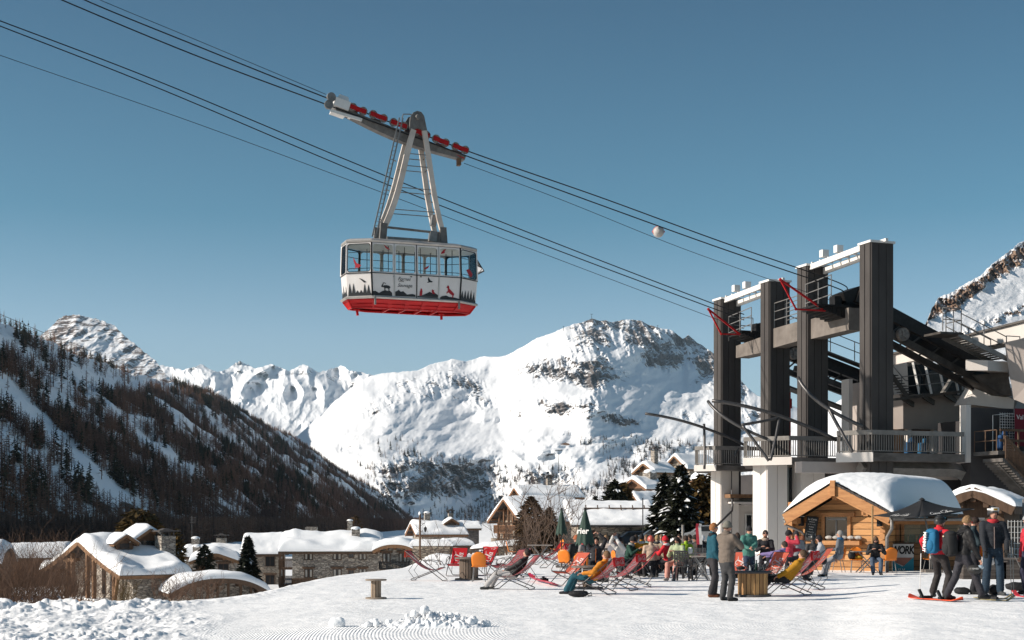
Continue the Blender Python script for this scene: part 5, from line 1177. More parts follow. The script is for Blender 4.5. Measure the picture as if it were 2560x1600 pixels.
# ================================================================ village
stoneA = stone_mat('dry stone', (0.48, 0.43, 0.37), (0.20, 0.175, 0.155), 2.3, 7.5)
stoneB = stone_mat('warm dry stone', (0.45, 0.38, 0.30), (0.20, 0.165, 0.135), 2.0, 6.5)
darkwood = pm('dark chalet wood', (0.13, 0.078, 0.048), (0.055, 0.032, 0.02), 1.5, 0.8, 0.4, stretch=(4, 4, 1), bscale=6)
redwood = pm('chalet wood', (0.27, 0.14, 0.075), (0.12, 0.06, 0.033), 1.5, 0.75, 0.4, stretch=(4, 4, 1), bscale=6)
def prof_gable(t, zr, drop): return zr - drop * abs(t)
def prof_arch(t, zr, drop): return zr - drop * (0.45 * t * t + 0.55 * t * t * abs(t))
def prof_flare(t, zr, drop): return zr - drop * (1.25 * abs(t) - 0.25 * t * t)
def house(name, label, cat, ridge, eavep, end, Y, th, stone, H=7.0, half=None, drop=None, L=None, roofm='old timber', prof=prof_gable, over=0.9, eave=0.7, snow=0.5, seed=0, gable_mat=None, lump=0.25, group=None, gmat_h=None, rnd=1.0):
    """ridge, eavep: picture points of the front roof corners; end: bearing of the far end of that eave; Y: distance of the ridge point;
    th: heading of the ridge from +X"""
    o = P(ridge[0], ridge[1], Y); ca, sa = math.cos(R(th)), math.sin(R(th))
    if half is None:
        t_ = (eavep[0] - 1280) / F; half = (t_ * o.y - o.x) / (sa + t_ * ca)
    ye = o.y - half * ca
    if drop is None: drop = o.z - Z(eavep[1], ye)
    if L is None:
        xe = o.x + half * sa; t_ = (end - 1280) / F; L = (t_ * ye - xe) / (ca - t_ * sa)
    L = max(1.0, L - over); o = o + Vector((ca, sa, 0)) * over
    base = o.z - H; asym = 1
    t = thing(name, label, cat, (o.x, o.y, base), R(th - 90), group)          # local x across, y along the ridge
    print(label[:40], 'half %.1f drop %.1f L %.1f' % (half, drop, L))
    wx = half - eave
    zt = lambda x_: prof(x_ / half, H, drop)
    xs = np.linspace(-1, 1, 17)
    w_ = MB(); poly = [(x_ * wx, 0, zt(x_ * wx) - 0.12) for x_ in xs]
    poly = [(-wx, 0, -3)] + poly + [(wx, 0, -3)]
    w_.prism([Vector(q) for q in poly], (0, L, 0)); wall = w_.build('wall', stone, t)
    if gable_mat:
        z0 = H - drop * gmat_h if gmat_h else zt(wx) - .1
        w_ = MB(); pl = [(x_ * wx * 1.004, -0.06, zt(x_ * wx) - 0.1) for x_ in xs if zt(x_ * wx) - .1 > z0]
        pl = [(pl[0][0], -.06, z0)] + pl + [(pl[-1][0], -.06, z0)]
        w_.prism([Vector(q) for q in pl], (0, 0.1, 0)); w_.build('gable_boarding', gable_mat, t)
    rf_ = MB(); up = [(x_ * half, -over, zt(x_ * half) + 0.02) for x_ in xs]; lo = [(x_ * half, -over, zt(x_ * half) - 0.2) for x_ in reversed(xs)]
    rf_.prism([Vector(q) for q in up + lo], (0, L + over + .4, 0)); rf = rf_.build('roof', 'slate', t)
    bb = MB()
    for k in range(len(xs) - 1):
        a, b_ = xs[k], xs[k + 1]; bb.bar((a * half, -over - .04, zt(a * half) - .14), (b_ * half, -over - .04, zt(b_ * half) - .14), 0.1, 0.42)
    for s_ in (-1, 1):
        if asym: bb.bar((s_ * (half - .05), -over, zt(half) - .16), (s_ * (half - .05), L + .4, zt(half) - .16), 0.12, 0.26)
    for q in (0.0, 0.45, -0.45, 0.9, -0.9): bb.bar((q * wx, -over * .95, zt(q * wx) - .42), (q * wx, 0.1, zt(q * wx) - .42), 0.22, 0.26)
    bb.build('barge_board', roofm, rf)
    if snow > 0: snowcap(rf, half, -over, L + .4, lambda x_, y_: zt(x_) + .02, snow, seed, lump, rnd)
    return t, wall, rf, zt
def snowcap(par, half, y0, y1, zf, thick, seed, lump=0.25, rnd=1.0, x0=None, ov=0.10):
    nx, ny = 46, 34; xa = -half if x0 is None else x0
    x = np.linspace(xa - ov, half + ov, nx); y = np.linspace(y0 - ov, y1 + ov, ny)
    # pack rows towards the edges
    x = xa - ov + (half - xa + 2 * ov) * (0.5 - 0.5 * np.cos(np.linspace(0, np.pi, nx))) ; y = y0 - ov + (y1 - y0 + 2 * ov) * (0.5 - 0.5 * np.cos(np.linspace(0, np.pi, ny)))
    XX, YY_2 = np.meshgrid(x, y)
    d = np.minimum(np.minimum(XX - x[0], x[-1] - XX), np.minimum(YY_2 - y[0], y[-1] - YY_2)); rr = thick * 0.9 * rnd
    ed = np.sqrt(np.clip(1 - (1 - np.clip(d / rr, 0, 1)) ** 2, 0, 1))
    zb = np.vectorize(lambda a, b_: zf(min(max(a, xa), half), b_))(XX, YY_2)
    # the ridge is softened by the depth of snow
    zs = np.vectorize(lambda a, b_: 0.5 * zf(min(max(a, xa), half), b_) + 0.25 * (zf(min(max(a - .5, xa), half), b_) + zf(min(max(a + .5, xa), half), b_)))(XX, YY_2)
    tk = thick * (1 + lump * 1.6 * fbm(XX * 0.28 + seed, YY_2 * 0.28, 3, seed)) + 0.05 * fbm(XX * 1.7, YY_2 * 1.7, 3, seed + 3)
    top = np.minimum(zs, zb + 0.0) + ed * tk + 0.02
    bulge = 0.16 * thick * np.sin(np.clip(d / rr, 0, 1) * np.pi)
    vs = np.concatenate([np.stack([XX, YY_2, top], 2).reshape(-1, 3), np.stack([XX, YY_2, zb - 0.02 - 0.0 * XX], 2).reshape(-1, 3)])
    f1_ = gridfaces(ny, nx); n_ = nx * ny
    me = npmesh('snow', vs, np.concatenate([f1_, f1_[:, ::-1] + n_]), ['roof snow'], True)
    return link('snow', me, par)
def hbox(t, name, x0, x1, y0, y1, z0, z1, mat): m_ = MB(); m_.bx(x0, x1, y0, y1, z0, z1); return m_.build(name, mat, t)
def window(t, x, z, w_, h, y=-0.0, side=0, mat=None, trim='old timber', sx=1, nm='window', lintel=True, curtain=False):
    """side 0: on the front gable (y const); side 1: on the eave wall (x const = y argument)"""
    def bx_(m_, u0, u1, d0, d1, z0, z1):
        if side == 0: m_.bx(u0, u1, y - d1, y - d0, z0, z1)
        else: m_.bx(y + sx * d0, y + sx * d1, u0, u1, z0, z1)
    m_ = MB(); f_ = 0.07
    bx_(m_, x - w_ / 2 - f_, x + w_ / 2 + f_, 0.0, .07, z + h, z + h + f_ + .02); bx_(m_, x - w_ / 2 - f_, x + w_ / 2 + f_, 0.0, .09, z - f_, z)
    bx_(m_, x - w_ / 2 - f_, x - w_ / 2, 0, .065, z, z + h); bx_(m_, x + w_ / 2, x + w_ / 2 + f_, 0, .065, z, z + h); bx_(m_, x - .025, x + .025, 0.02, .06, z, z + h)
    if lintel: bx_(m_, x - w_ / 2 - .3, x + w_ / 2 + .3, 0.0, .12, z + h + f_ + .02, z + h + f_ + .24)
    fr = m_.build(nm, trim, t)
    m_ = MB(); bx_(m_, x - w_ / 2, x + w_ / 2, .005, .03, z, z + h); m_.build('pane', mat or 'dark glass', fr)
    if curtain:
        m_ = MB(); 
        for s_ in (-1, 1): bx_(m_, x + s_ * w_ * .3 - w_ * .13, x + s_ * w_ * .3 + w_ * .13, .03, .04, z + .05, z + h * .95)
        m_.build('curtain', pm('curtain', (0.4, 0.37, 0.33), None, 4, .9), fr)
    return fr
def chimney(t, x, y, z, w_=0.9, h=1.1, cap=True, seed=0, roof_parent=None):
    par = roof_parent or t
    m_ = MB(); m_.bx(x - w_ / 2, x + w_ / 2, y - w_ / 2, y + w_ / 2, z - 1.5, z + h); c = m_.build('chimney', stoneA, par)
    if cap:
        m_ = MB(); 
        for sx in (-1, 1):
            for sy in (-1, 1): m_.bx(x + sx * w_ * .4 - .07, x + sx * w_ * .4 + .07, y + sy * w_ * .4 - .07, y + sy * w_ * .4 + .07, z + h, z + h + .35)
        m_.box((x, y, z + h + .42), (w_ * 1.5, w_ * 1.5, .12)); m_.box((x, y, z + h + .55), (w_ * .9, w_ * .9, .2), taper=.3); m_.build('cap', 'slate', par)
        return c
    m_ = MB(); m_.ball((x, y, z + h), w_ * .62, 12, 8, (1, 1, .45)); m_.build('cap', 'roof snow', par, True); return c
def balcony_w(t, x0, x1, y0, y1, z, h=1.0, mat=None, snow=True):
    m_ = MB(); m_.bx(x0, x1, y0, y1, z - .15, z)
    for a, b_ in (((x0, y0), (x1, y0)), ((x0, y0), (x0, y1)), ((x1, y0), (x1, y1))):
        a, b_ = Vector((*a, z)), Vector((*b_, z)); n_ = max(2, int((b_ - a).length / .16))
        for i in range(n_ + 1): q = a.lerp(b_, i / n_); m_.bx(q.x - .03, q.x + .03, q.y - .03, q.y + .03, z, z + h)
        m_.bar(a + Vector((0, 0, h)), b_ + Vector((0, 0, h)), .12, .1)
    return m_.build('balcony', mat or darkwood, t)
# ---- B: the big stone chalet at the left
t, wall, rf, zt = house('stone_chalet', 'large stone chalet with dormers and a deep snow roof, front left of the village', 'chalet', (196, 1352), (301, 1440), 466, 120, 40, stoneA, H=11, prof=prof_flare, over=1.5, eave=0.9, snow=0.62, seed=4, lump=.7, roofm='timber')
for x_ in (-2.9, -1.9, 1.2, 2.5): hbox(t, 'post', x_ - .16, x_ + .16, -1.35, -1.05, 6.1, zt(x_) - .35, 'timber')
hbox(t, 'cross_beam', -3.2, -1.2, -1.4, -1.1, zt(-2.4) - .9, zt(-2.4) - .6, 'timber')
o = hbox(t, 'window_ledge', -3.4, 3.2, -1.55, 0, 5.9, 6.08, 'timber'); hbox(t, 'ledge_snow', -3.4, 3.2, -1.5, -.05, 6.08, 6.2, 'roof snow')
window(t, -0.3, 7.6, .9, 1.6, 0, mat='black'); window(t, 1.8, 6.6, .6, 2.0, 0, mat='black'); window(t, 3.6, 6.3, .35, 1.6, 0, lintel=False, mat='black'); window(t, -4.2, 6.2, .5, 1.6, 0, mat='black', lintel=False); window(t, 1.6, 2.6, .6, 1.6, 0, mat='black'); window(t, -1.2, 2.4, .9, 1.6, 0, mat='black')
xr = 5.0
def sx_(px): return None
ze = zt(5.9)
hbox(t, 'shutter_wall', xr, xr + .5, 2.6, 5.0, ze - 3.4, ze - .2, plank_mat('shutter planks', (0.15, 0.095, 0.06), (0.06, 0.038, 0.025), .3, 1, grain=(2, 2, 1)))
hbox(t, 'door', xr, xr + .06, 3.0, 4.2, ze - 6, ze - 3.7, 'black')
for y_ in (-.6, 6.2):
    m_ = MB(); m_.bar((xr + .05, y_, ze - 3), (xr + .9, y_, ze - .4), .25, .25); m_.bx(xr, xr + .25, y_ - .15, y_ + .15, ze - 6, ze - .2); m_.build('bracket', 'timber', t)
window(t, 1.4, ze - 5.2, .4, 1.2, xr, 1, mat='black', lintel=False)
chimney(t, 3.7, 4.6, zt(3.7) + .5, 1.3, 1.3, True, roof_parent=rf)
def dormer(par, x, y, z, w_, ln_, th_=0, snow=.45):
    """small gabled dormer looking out over the +x eave"""
    m_ = MB(); pl = [Vector((0, -w_ / 2, 0)), Vector((0, w_ / 2, 0)), Vector((0, w_ / 2, .9)), Vector((0, 0, .9 + w_ * .32)), Vector((0, -w_ / 2, .9))]
    m_.prism([q + Vector((x, y, z)) for q in pl][::-1], (-ln_, 0, 0)); d = m_.build('dormer', darkwood, par)
    m_ = MB()
    for s_ in (-1, 1): m_.bar((x + .1, y, z + .95 + w_ * .34), (x + .1, y + s_ * w_ * .72, z + .95 - w_ * .12), .9, .22, up=(0, 0, 1)); 
    for s_ in (-1, 1):
        pl = [Vector((x + .45, y, z + 1.0 + w_ * .34)), Vector((x + .45, y + s_ * w_ * .75, z + .98 - w_ * .14)), Vector((x + .45, y + s_ * w_ * .75, z + .78 - w_ * .14)), Vector((x + .45, y, z + .8 + w_ * .34))]
        m_.prism(pl, (-ln_ - .4, 0, 0))
    m_.build('barge_board', 'timber', d)
    m_ = MB(); m_.bx(x, x + .03, y - w_ * .28, y + w_ * .28, z + .1, z + .8); m_.build('pane', 'dark glass', d)
    rows = []
    for i in range(9):
        xx_ = x + .5 - (ln_ + .5) * i / 8; tk = snow * (0.35 + .65 * math.sin(min(1, (i + .3) / 3) * math.pi / 2)); rows.append([Vector((xx_, y + s * w_ * .85, z + 1.0 + w_ * .34 - abs(s) * w_ * .48 + tk * math.sqrt(max(0, 1 - abs(s) ** 3)))) for s in np.linspace(-1, 1, 13)])
    rows.insert(0, [Vector((x + .52, p.y, z + .98 + w_ * .34 - abs((p.y - y) / (w_ * .85)) * w_ * .48)) for p in rows[0]])
    m_ = MB(); m_.grid(rows); m_.build('snow', 'roof snow', d, True)
dormer(rf, 3.1, 1.2, zt(2.9) + .1, 1.5, 2.0, snow=.25); dormer(rf, 2.6, 3.6, zt(2.3) + .1, 2.3, 2.4, snow=.5)
m_ = MB(); c_ = Vector((1.2, 8.4, zt(1.2) + .8)); m_.tube([c_, c_ + Vector((0, 0, 1.8))], .03, 6)
for k in range(4): m_.tube([c_ + Vector((-.4, 0, 1.2 + k * .15)), c_ + Vector((.4, .2, 1.2 + k * .15))], .015, 4)
m_.build('aerial', 'tube', rf)
# ---- C: low arched roof with a timber front, below it
t, wall, rf, zt = house('arched_roof_house', 'low timber fronted house under one long arching snow roof, right of the large stone chalet', 'house', (552, 1447), (674, 1481), 0, 112, 112, stoneA, H=4, L=5.5, prof=prof_arch, over=1.4, eave=.5, snow=.5, seed=9, roofm='old timber', lump=.35)
for x_ in (-1.9, -.9, -.15, .7, 1.7, 2.5): hbox(t, 'post', x_ - .09, x_ + .09, -.9, -.7, -1, zt(x_) - .3, darkwood)
for z_ in (.4,): hbox(t, 'cross_beam', -2.2, 1.4, -.95, -.75, z_, z_ + .22, darkwood)
hbox(t, 'glazing', -2.0, 2.4, -.32, -.26, -.2, 2.1, 'dark glass')
# ---- A: low house far left
t, wall, rf, zt = house('house', 'brown house with a smooth low snow roof and thin chimney, far left edge', 'house', (24, 1374), None, 0, 180, 8, redwood, half=4.0, drop=1.0, L=7.3, prof=prof_arch, over=.6, snow=.9, seed=12)
m_ = MB(); q = (0.4, 0.5, 5.2); m_.tube([q, (q[0], q[1], 6.9)], .33, 10); m_.tube([(q[0], q[1], 6.9), (q[0], q[1], 7.0)], .2, 8); m_.build('chimney', 'concrete beam', rf)
t, wall, rf, zt = house('house', 'snow roof corner of a house cut off by the left edge', 'house', (-90, 1372), None, 0, 150, 8, redwood, half=4, drop=1.5, L=4.2, prof=prof_arch, over=.4, snow=.9, seed=13)
# ---- D: cluster of chalets behind the spruce
t, wall, rf, zt = house('chalet', 'small stone chalet with dark timber gable, between the large chalet and the spruce', 'chalet', (538, 1382), (602, 1404), 0, 165, 100, stoneA, H=6, L=6, over=1.0, snow=.8, seed=15, gable_mat=darkwood, roofm='timber')
chimney(t, -2.2, 1.5, zt(2.2) + .5, .9, 1.0, False, roof_parent=rf); window(t, -1.0, zt(1.5) - 2.2, .9, .9, 0, mat='black'); window(t, .9, zt(1.5) - 1.8, 1.1, 1.0, 0, mat='black')
t, wall, rf, zt = house('chalet', 'half hidden snow roofed chalet with two capped chimneys behind the small stone one', 'chalet', (462, 1374), None, 0, 200, 5, stoneA, half=3.0, drop=1.0, L=8.0, prof=prof_arch, over=.5, snow=.8, seed=16)
chimney(t, 0, 1.0, zt(0) + .6, 1.0, 1.0, False, roof_parent=rf); chimney(t, 0, 4.6, zt(0) + .6, 1.3, 1.0, True, roof_parent=rf)
# ---- E: tall house left of the stone block
t, wall, rf, zt = house('stone_house', 'tall tan stone house with plain snow roof right behind the young spruce', 'house', (611, 1338), None, 0, 186, 4, stoneB, half=4.2, drop=2.4, L=5.0, H=9, over=.4, eave=.5, snow=.55, seed=18)
ze = zt(3.7)
for z_ in (ze - 1.8, ze - 4.2): window(t, 3.3, z_, 1.1, 1.2, 3.7, 1, mat='black')
hbox(t, 'garage_door', 3.7, 3.74, 1.8, 4.4, ze - 7.4, ze - 5.8, 'black')
# ---- F: long stone apartment block, eaves to the viewer
t, wall, rf, zt = house('stone_apartment_block', 'long two storey stone building with shuttered windows and wavy snow roof', 'building', (706, 1336), None, 0, 172, 4, stoneA, half=4.6, drop=2.0, L=11.6, H=10, over=1.5, eave=.7, snow=.6, seed=20, lump=.6, roofm='old timber')
xw = 3.9; ze = zt(3.9)
U = lambda px: (lambda t_: (t_ * (wall.parent.location.y - xw * math.cos(R(4))) - (wall.parent.location.x + xw * math.sin(R(4)))) / (math.cos(R(4)) - t_ * math.sin(R(4))))((px - 1280) / F)
for pa_, pb_, big in ((762, 781, 1), (833, 853, 1), (898, 915, 1), (872, 884, 0)):
    u0, u1 = U(pa_), U(pb_); h_ = .95 if big else .55
    window(t, (u0 + u1) / 2, ze - 1.25 - (.0 if big else -.25), u1 - u0, h_, xw, 1, curtain=bool(big)); window(t, (u0 + u1) / 2, ze - 3.35 - (.0 if big else -.25), u1 - u0, h_, xw, 1, curtain=bool(big))
balcony_w(t, -1.0, 3.7, -1.6, 0, ze - 2.3); balcony_w(t, -1.0, 3.7, -1.6, 0, ze - 4.4)
for x_ in (-.8, 3.6): hbox(t, 'post', x_ - .1, x_ + .1, -1.55, -1.35, 0, zt(x_) - .3, darkwood)
balcony_w(t, xw, xw + 1.2, .1, 3.0, ze - 4.5)
chimney(t, 1.6, 7.4, zt(1.6) + .4, .95, 1.0, False, roof_parent=rf); chimney(t, -.5, 6.6, zt(.5) + .3, .6, 1.6, False, roof_parent=rf)
m_ = MB(); m_.bx(-2.4, -.8, 1.2, 2.6, zt(2), zt(0) + .9); m_.build('roof_housing', stoneA, rf)
# ---- G: gabled wing at its right end
t, wall, rf, zt = house('gabled_stone_house', 'stone house with a curved gable and glass railed balcony joined to the long stone building', 'house', (986, 1362), (1040, 1377), 0, 158, 88, stoneA, H=8, L=7, prof=prof_arch, over=.9, eave=.45, snow=.65, seed=23, roofm='timber', lump=.3)
ze = zt(2.3)
for x_ in (-1.0, .85): window(t, x_, ze - 1.35, .8, .95, 0, curtain=True); window(t, x_, ze - 3.3, .75, .9, 0, curtain=True)
balcony_w(t, -1.7, 1.6, -1.1, 0, ze - 2.0, .7, 'black')
# ---- H: chalet with a dormer and street lamp before it
t, wall, rf, zt = house('chalet', 'stone chalet with a small gabled dormer in its roof, left of the twin roofed chalet', 'chalet', (1027, 1307), (1041, 1337), 1164, 210, 14, stoneA, over=1.0, eave=.6, snow=.5, seed=27, gable_mat=redwood, roofm=redwood, lump=.5)
dormer(rf, zt.__call__(0) * 0 + 2.4, 4.6, zt(2.2) - .1, 1.5, 1.8, snow=.3); balcony_w(t, -2.2, 2.2, -1.2, 0, 1.5, .9, redwood); chimney(t, .2, 1.4, zt(0) + .5, .8, 1.0, False, roof_parent=rf); chimney(t, 0, 5.0, zt(0) + .5, .7, .9, True, roof_parent=rf)
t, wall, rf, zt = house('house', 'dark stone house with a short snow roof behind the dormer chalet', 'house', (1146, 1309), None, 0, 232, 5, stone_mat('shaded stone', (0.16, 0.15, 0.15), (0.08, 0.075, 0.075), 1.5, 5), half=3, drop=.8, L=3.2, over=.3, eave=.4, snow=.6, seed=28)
# ---- I: wooden hut, stone wall with snow, sunken bus garage
t, wall, rf, zt = house('wooden_hut', 'small orange wooden hut with thick snow on its roof behind the deckchairs', 'hut', (1103, 1356), (1114, 1365), 1172, 120, 14, redwood, H=3.4, over=.3, eave=.2, snow=.4, seed=31, gable_mat='timber')
hbox(t, 'corner_board', -1.0, -.7, -.1, 0, -1, 1.6, pm('orange board', (0.45, 0.19, 0.06), (0.3, 0.12, 0.04), 2, .7))
w_ = thing('stone_wall', 'low stone wall capped with snow, left of the wooden hut', 'wall', P(1068, 1410, 88), R(4)); m_ = MB(); m_.bx(-.9, 1.4, 0, .7, -2.5, 1.1); m_.build('masonry', stoneB, w_)
me_ = snowcap(w_, 1.5, -.1, .8, lambda a, b_: 1.1, .35, 5, .2, x0=-1.0)
t = thing('bus_shelter_garage', 'dark timber canopy with a half buried green bus beneath it', 'garage', P(1175, 1392, 105), R(4)); m_ = MB(); m_.bar((0, 0, .55), (5.0, 0, .95), 1.6, .14); m_.bx(4.7, 5.0, -.3, .3, -2, .8); m_.bx(0, .15, -.3, .3, -2, .4); m_.build('canopy', darkwood, t)
snow_hump = lambda par, L_, w2, h_, sd: link('snow', npmesh('snow', (lambda XX, YY3: np.stack([XX.ravel(), YY3.ravel(), (0.15 + h_ * np.sqrt(np.clip(1 - np.abs(XX / L_ * 2 - 1) ** 4, 0, 1)) * np.sqrt(np.clip(1 - np.abs(YY3 / w2) ** 4, 0, 1)) * (1 + .4 * fbm(XX * .5, YY3 * .5, 3, sd)) + XX * .08 + .45).ravel()], 1))(*np.meshgrid(np.linspace(0, L_, 30), np.linspace(-w2, w2, 14))), gridfaces(14, 30), ['roof snow']), par)
snow_hump(t, 5.0, .85, .4, 5)
b_ = thing('bus', 'dark green bus parked low under the timber canopy', 'bus', P(1182, 1400, 107), R(4)); m_ = MB(); m_.bx(0, 5, 0, 2.2, -1.6, .25); m_.build('body', pm('bus green', (0.03, 0.07, 0.06), None, 3, .4), b_); 
for i in range(5): m_ = MB(); m_.bx(.15 + i * .95, 1.0 + i * .95, -.03, 0, -.5, .1); m_.build('window', pm('bus window', (0.16, 0.24, 0.22), (0.02, 0.03, 0.03), 1.2, .1, spec=.7), b_)
# ---- K: big twin-roofed chalet
t, wall, rf, zt = house('chalet', 'big chalet with two stepped snow roofs and a dark open gable, centre of the village', 'chalet', (1259, 1246), (1301, 1304), 1474, 200, 24, stoneB, H=9, over=1.6, eave=.7, snow=.55, seed=35, gable_mat=darkwood, roofm=redwood, gmat_h=.95)
for i in range(5): hbox(t, 'post', -3.4 + i * 1.6, -3.2 + i * 1.6, -.9, -.7, 3, zt(-3.3 + i * 1.6) - .4, redwood)
balcony_w(t, -4.2, 4.0, -1.3, 0, 4.2, 1.0, redwood); window(t, 0, 5.6, 1.4, 1.0, 0, mat='black')
t, wall, rf, zt = house('chalet', 'upper rear chalet whose snow roof rises over the big twin stepped one', 'chalet', (1286, 1218), (1302, 1243), 1456, 222, 20, stoneB, H=8, over=1.0, eave=.5, snow=.6, seed=36, gable_mat=darkwood, roofm=redwood, lump=.3)
chimney(t, -.5, 5.0, zt(0) + .6, .8, .8, True, roof_parent=rf)
w_ = thing('stone_terrace', 'stone terrace with wooden frames beneath the big twin roofed chalet', 'terrace', P(1262, 1352, 120), R(8)); m_ = MB(); m_.bx(-.8, .0, 0, 3, -3, .2); m_.bx(1.1, 4.5, 0, 3, -3, .9); m_.build('masonry', stoneB, w_)
m_ = MB()
for x_ in (-.6, 0.1, .9): m_.bx(x_ - .07, x_ + .07, -.3, -.16, -2.5, 1.5)
for z_ in (1.5, .9, .1): m_.bx(-.7, 1.0, -.32, -.2, z_ - .06, z_ + .06)
m_.build('frame', redwood, w_)
# ---- L: long low stone building with doors
t = thing('low_stone_building', 'long low stone building with brown doors under a flat ribbed snow roof', 'building', P(1445, 1362, 118), R(4)); m_ = MB(); m_.bx(0, 6.4, 0, 5, -2.5, 1.45); m_.build('wall', stoneB, t)
for x_, w1 in ((.75, .35), (1.25, .35), (4.15, .5), (5.0, .3)):
    hbox(t, 'door', x_ - w1 / 2, x_ + w1 / 2, -.04, 0, -2, 1.2, pm('door brown', (0.06, 0.025, 0.018), None, 4, .6))
window(t, 2.35, .2, .35, .45, 0, mat='black', lintel=False)
m_ = MB(); m_.prism([Vector((-.6, -.7, 1.5)), Vector((6.9, -.7, 1.5)), Vector((6.9, 5.5, 3.4)), Vector((-.6, 5.5, 3.4))], (0, 0, .15)); o = m_.build('roof', 'slate', t)
snowcap(o, 6.9, -.7, 5.5, lambda a, b_: 1.67 + (b_ + .7) * .3, .28, 8, .5, x0=-.6)
m_ = MB(); m_.bar((.8, 2.6, 3.05), (6.8, 2.6, 3.05), .08, .12); 
for i in range(6): m_.bar((1 + i, 2.5, 2.9), (1 + i, 2.9, 3.3), .08, .1)
m_.build('snow_guard', darkwood, o)
# ---- M N O P: chalets stepping up the slope
t, wall, rf, zt = house('chalet', 'stone chalet with a sharp gable just above the low stone building', 'chalet', (1579, 1231), (1604, 1266), 1668, 190, 36, stoneB, H=7, over=1.5, eave=.8, snow=.5, seed=40, roofm=redwood, gable_mat=darkwood)
hbox(t, 'door', -.2, .7, -.12, -.0, 1, zt(1) - 1.2, pm('door brown', (0.06, 0.025, 0.018), None, 4, .6)); hbox(t, 'pillar', -1.6, -.8, -1.3, -.5, -2, zt(1.6) - .4, stoneB)
t, wall, rf, zt = house('chalet', 'long timber chalet with vertical boards, second step up the slope', 'chalet', (1580, 1196), (1616, 1223), 1668, 225, 42, plank_mat('vertical boards', (0.2, 0.11, 0.065), (0.09, 0.045, 0.026), .2, 1, grain=(2, 2, 1)), H=7, over=1.0, eave=.5, snow=.55, seed=41, roofm=redwood, gable_mat=redwood)
chimney(t, .5, 2.6, zt(.5) + .8, 1.6, .6, False, roof_parent=rf)
t, wall, rf, zt = house('chalet', 'stone and timber chalet with tall capped chimney, third up the slope', 'chalet', (1608, 1157), (1637, 1181), 1692, 245, 38, stoneB, H=7, over=1.0, eave=.5, snow=.5, seed=42, roofm='timber', gable_mat='timber')
chimney(t, .8, .9, zt(.8) + 1.0, .9, 1.6, True, roof_parent=rf); 
t, wall, rf, zt = house('chalet', 'topmost tan stone chalet partly behind the left balcony', 'chalet', (1685, 1138), (1719, 1173), 1800, 262, 34, stoneB, H=8, over=1.0, eave=.5, snow=.55, seed=43, roofm='timber', gable_mat=stoneB)
t, wall, rf, zt = house('chalet', 'dark chalet gable showing beside the first white pier', 'chalet', (1800, 1160), (1850, 1200), 0, 170, 100, darkwood, L=4, over=.8, eave=.5, snow=.5, seed=44, roofm=redwood)
# ---- conifers near the station
spruce_m = foliage_mat('spruce boughs', (0.010, 0.013, 0.010), (0.045, 0.045, 0.024), (0.024, 0.027, 0.017)); pine_m = foliage_mat('olive pine', (0.05, 0.034, 0.014), (0.17, 0.10, 0.03), (0.09, 0.06, 0.024)); rust_m = foliage_mat('rusty conifer', (0.045, 0.028, 0.016), (0.13, 0.08, 0.04), (0.085, 0.052, 0.027))
def big_conifer(name, label, px, ptop, Y, h, mat, seed, width=.24, snow=.12, n_=1500, shape='spruce', bare=.04, group=None, leaf=.05):
    r = np.random.RandomState(seed); x_, zt_ = X(px, Y), Z(ptop, Y); t = thing(name, label, 'tree', (x_, Y, zt_ - h), 0, group)
    vs = []; fs = []; sv_ = []; sf = []; tn = []
    for i in range(n_):
        u = r.rand() ** 0.8; z = bare + (1 - bare) * (1 - u)
        if shape == 'spruce': env = width * (u ** .85) * (0.82 + .18 * math.sin(u * 55 + seed))
        elif shape == 'round': env = width * math.sqrt(max(0, 1 - (2 * abs(u - .48)) ** 2.4))
        else: env = width * min(1, (u * 2.4) ** .6) * (1 - .35 * u ** 3)
        env *= 1 + .22 * math.sin(3 * r.rand() * 6.28)
        rad = env * (0.45 + .6 * r.rand() ** .5); a = r.rand() * 6.283; c, s = math.cos(a), math.sin(a)
        z += -rad * .18 if shape == 'spruce' else (r.rand() - .5) * .05
        L_ = leaf * (.7 + .8 * r.rand()); wd = L_ * .42; tl = -.25 + .3 * r.randn()
        p = np.array([c * rad, s * rad, z]); d = np.array([c, s, tl]) * L_; q = np.array([-s, c, .3 * r.randn()]) * wd
        o = len(vs); vs += [tuple(p - d), tuple(p + q), tuple(p + d), tuple(p - q), tuple(p + np.array([0, 0, -.35 * L_]))]; fs += [(o, o + 1, o + 2), (o, o + 2, o + 3), (o, o + 4, o + 2)]; k = r.rand() * .55; tn += [k] * 5
        if r.rand() < snow and rad > env * .6:
            o = len(sv_); e = np.array([0, 0, L_ * .22]); sc_ = .6 + .6 * r.rand(); sv_ += [tuple(p - d * sc_ * .8), tuple(p + q * sc_ + e * .2), tuple(p + d * sc_), tuple(p - q * sc_ + e * .2), tuple(p + e * sc_ * 1.6)]
            sf += [(o, o + 4, o + 1), (o + 1, o + 4, o + 2), (o + 2, o + 4, o + 3), (o + 3, o + 4, o)]
    cr_ = link('crown', npmesh('crown', np.array(vs) * h, np.array(fs), [mat], False, {'tone': np.array(tn)}), t)
    if sf: link('snow', npmesh('snow', np.array(sv_) * h, np.array(sf)[:, ::-1] , ['roof snow'], True), cr_)
    m_ = MB(); m_.tube([(0, 0, 0), (0, 0, h * .5), (0, 0, h * .97)], h * .016, 8, r1=h * .003)
    for i in range(26):
        u = .1 + .8 * i / 26; a = i * 2.4; ev = width * (u if shape == 'spruce' else .8) * h * .8; z = (1 - u) * h; m_.tube([(0, 0, z), (math.cos(a) * ev, math.sin(a) * ev, z - ev * .1)], h * .003, 4, r1=.004)
    m_.build('trunk', 'bark', t); return t
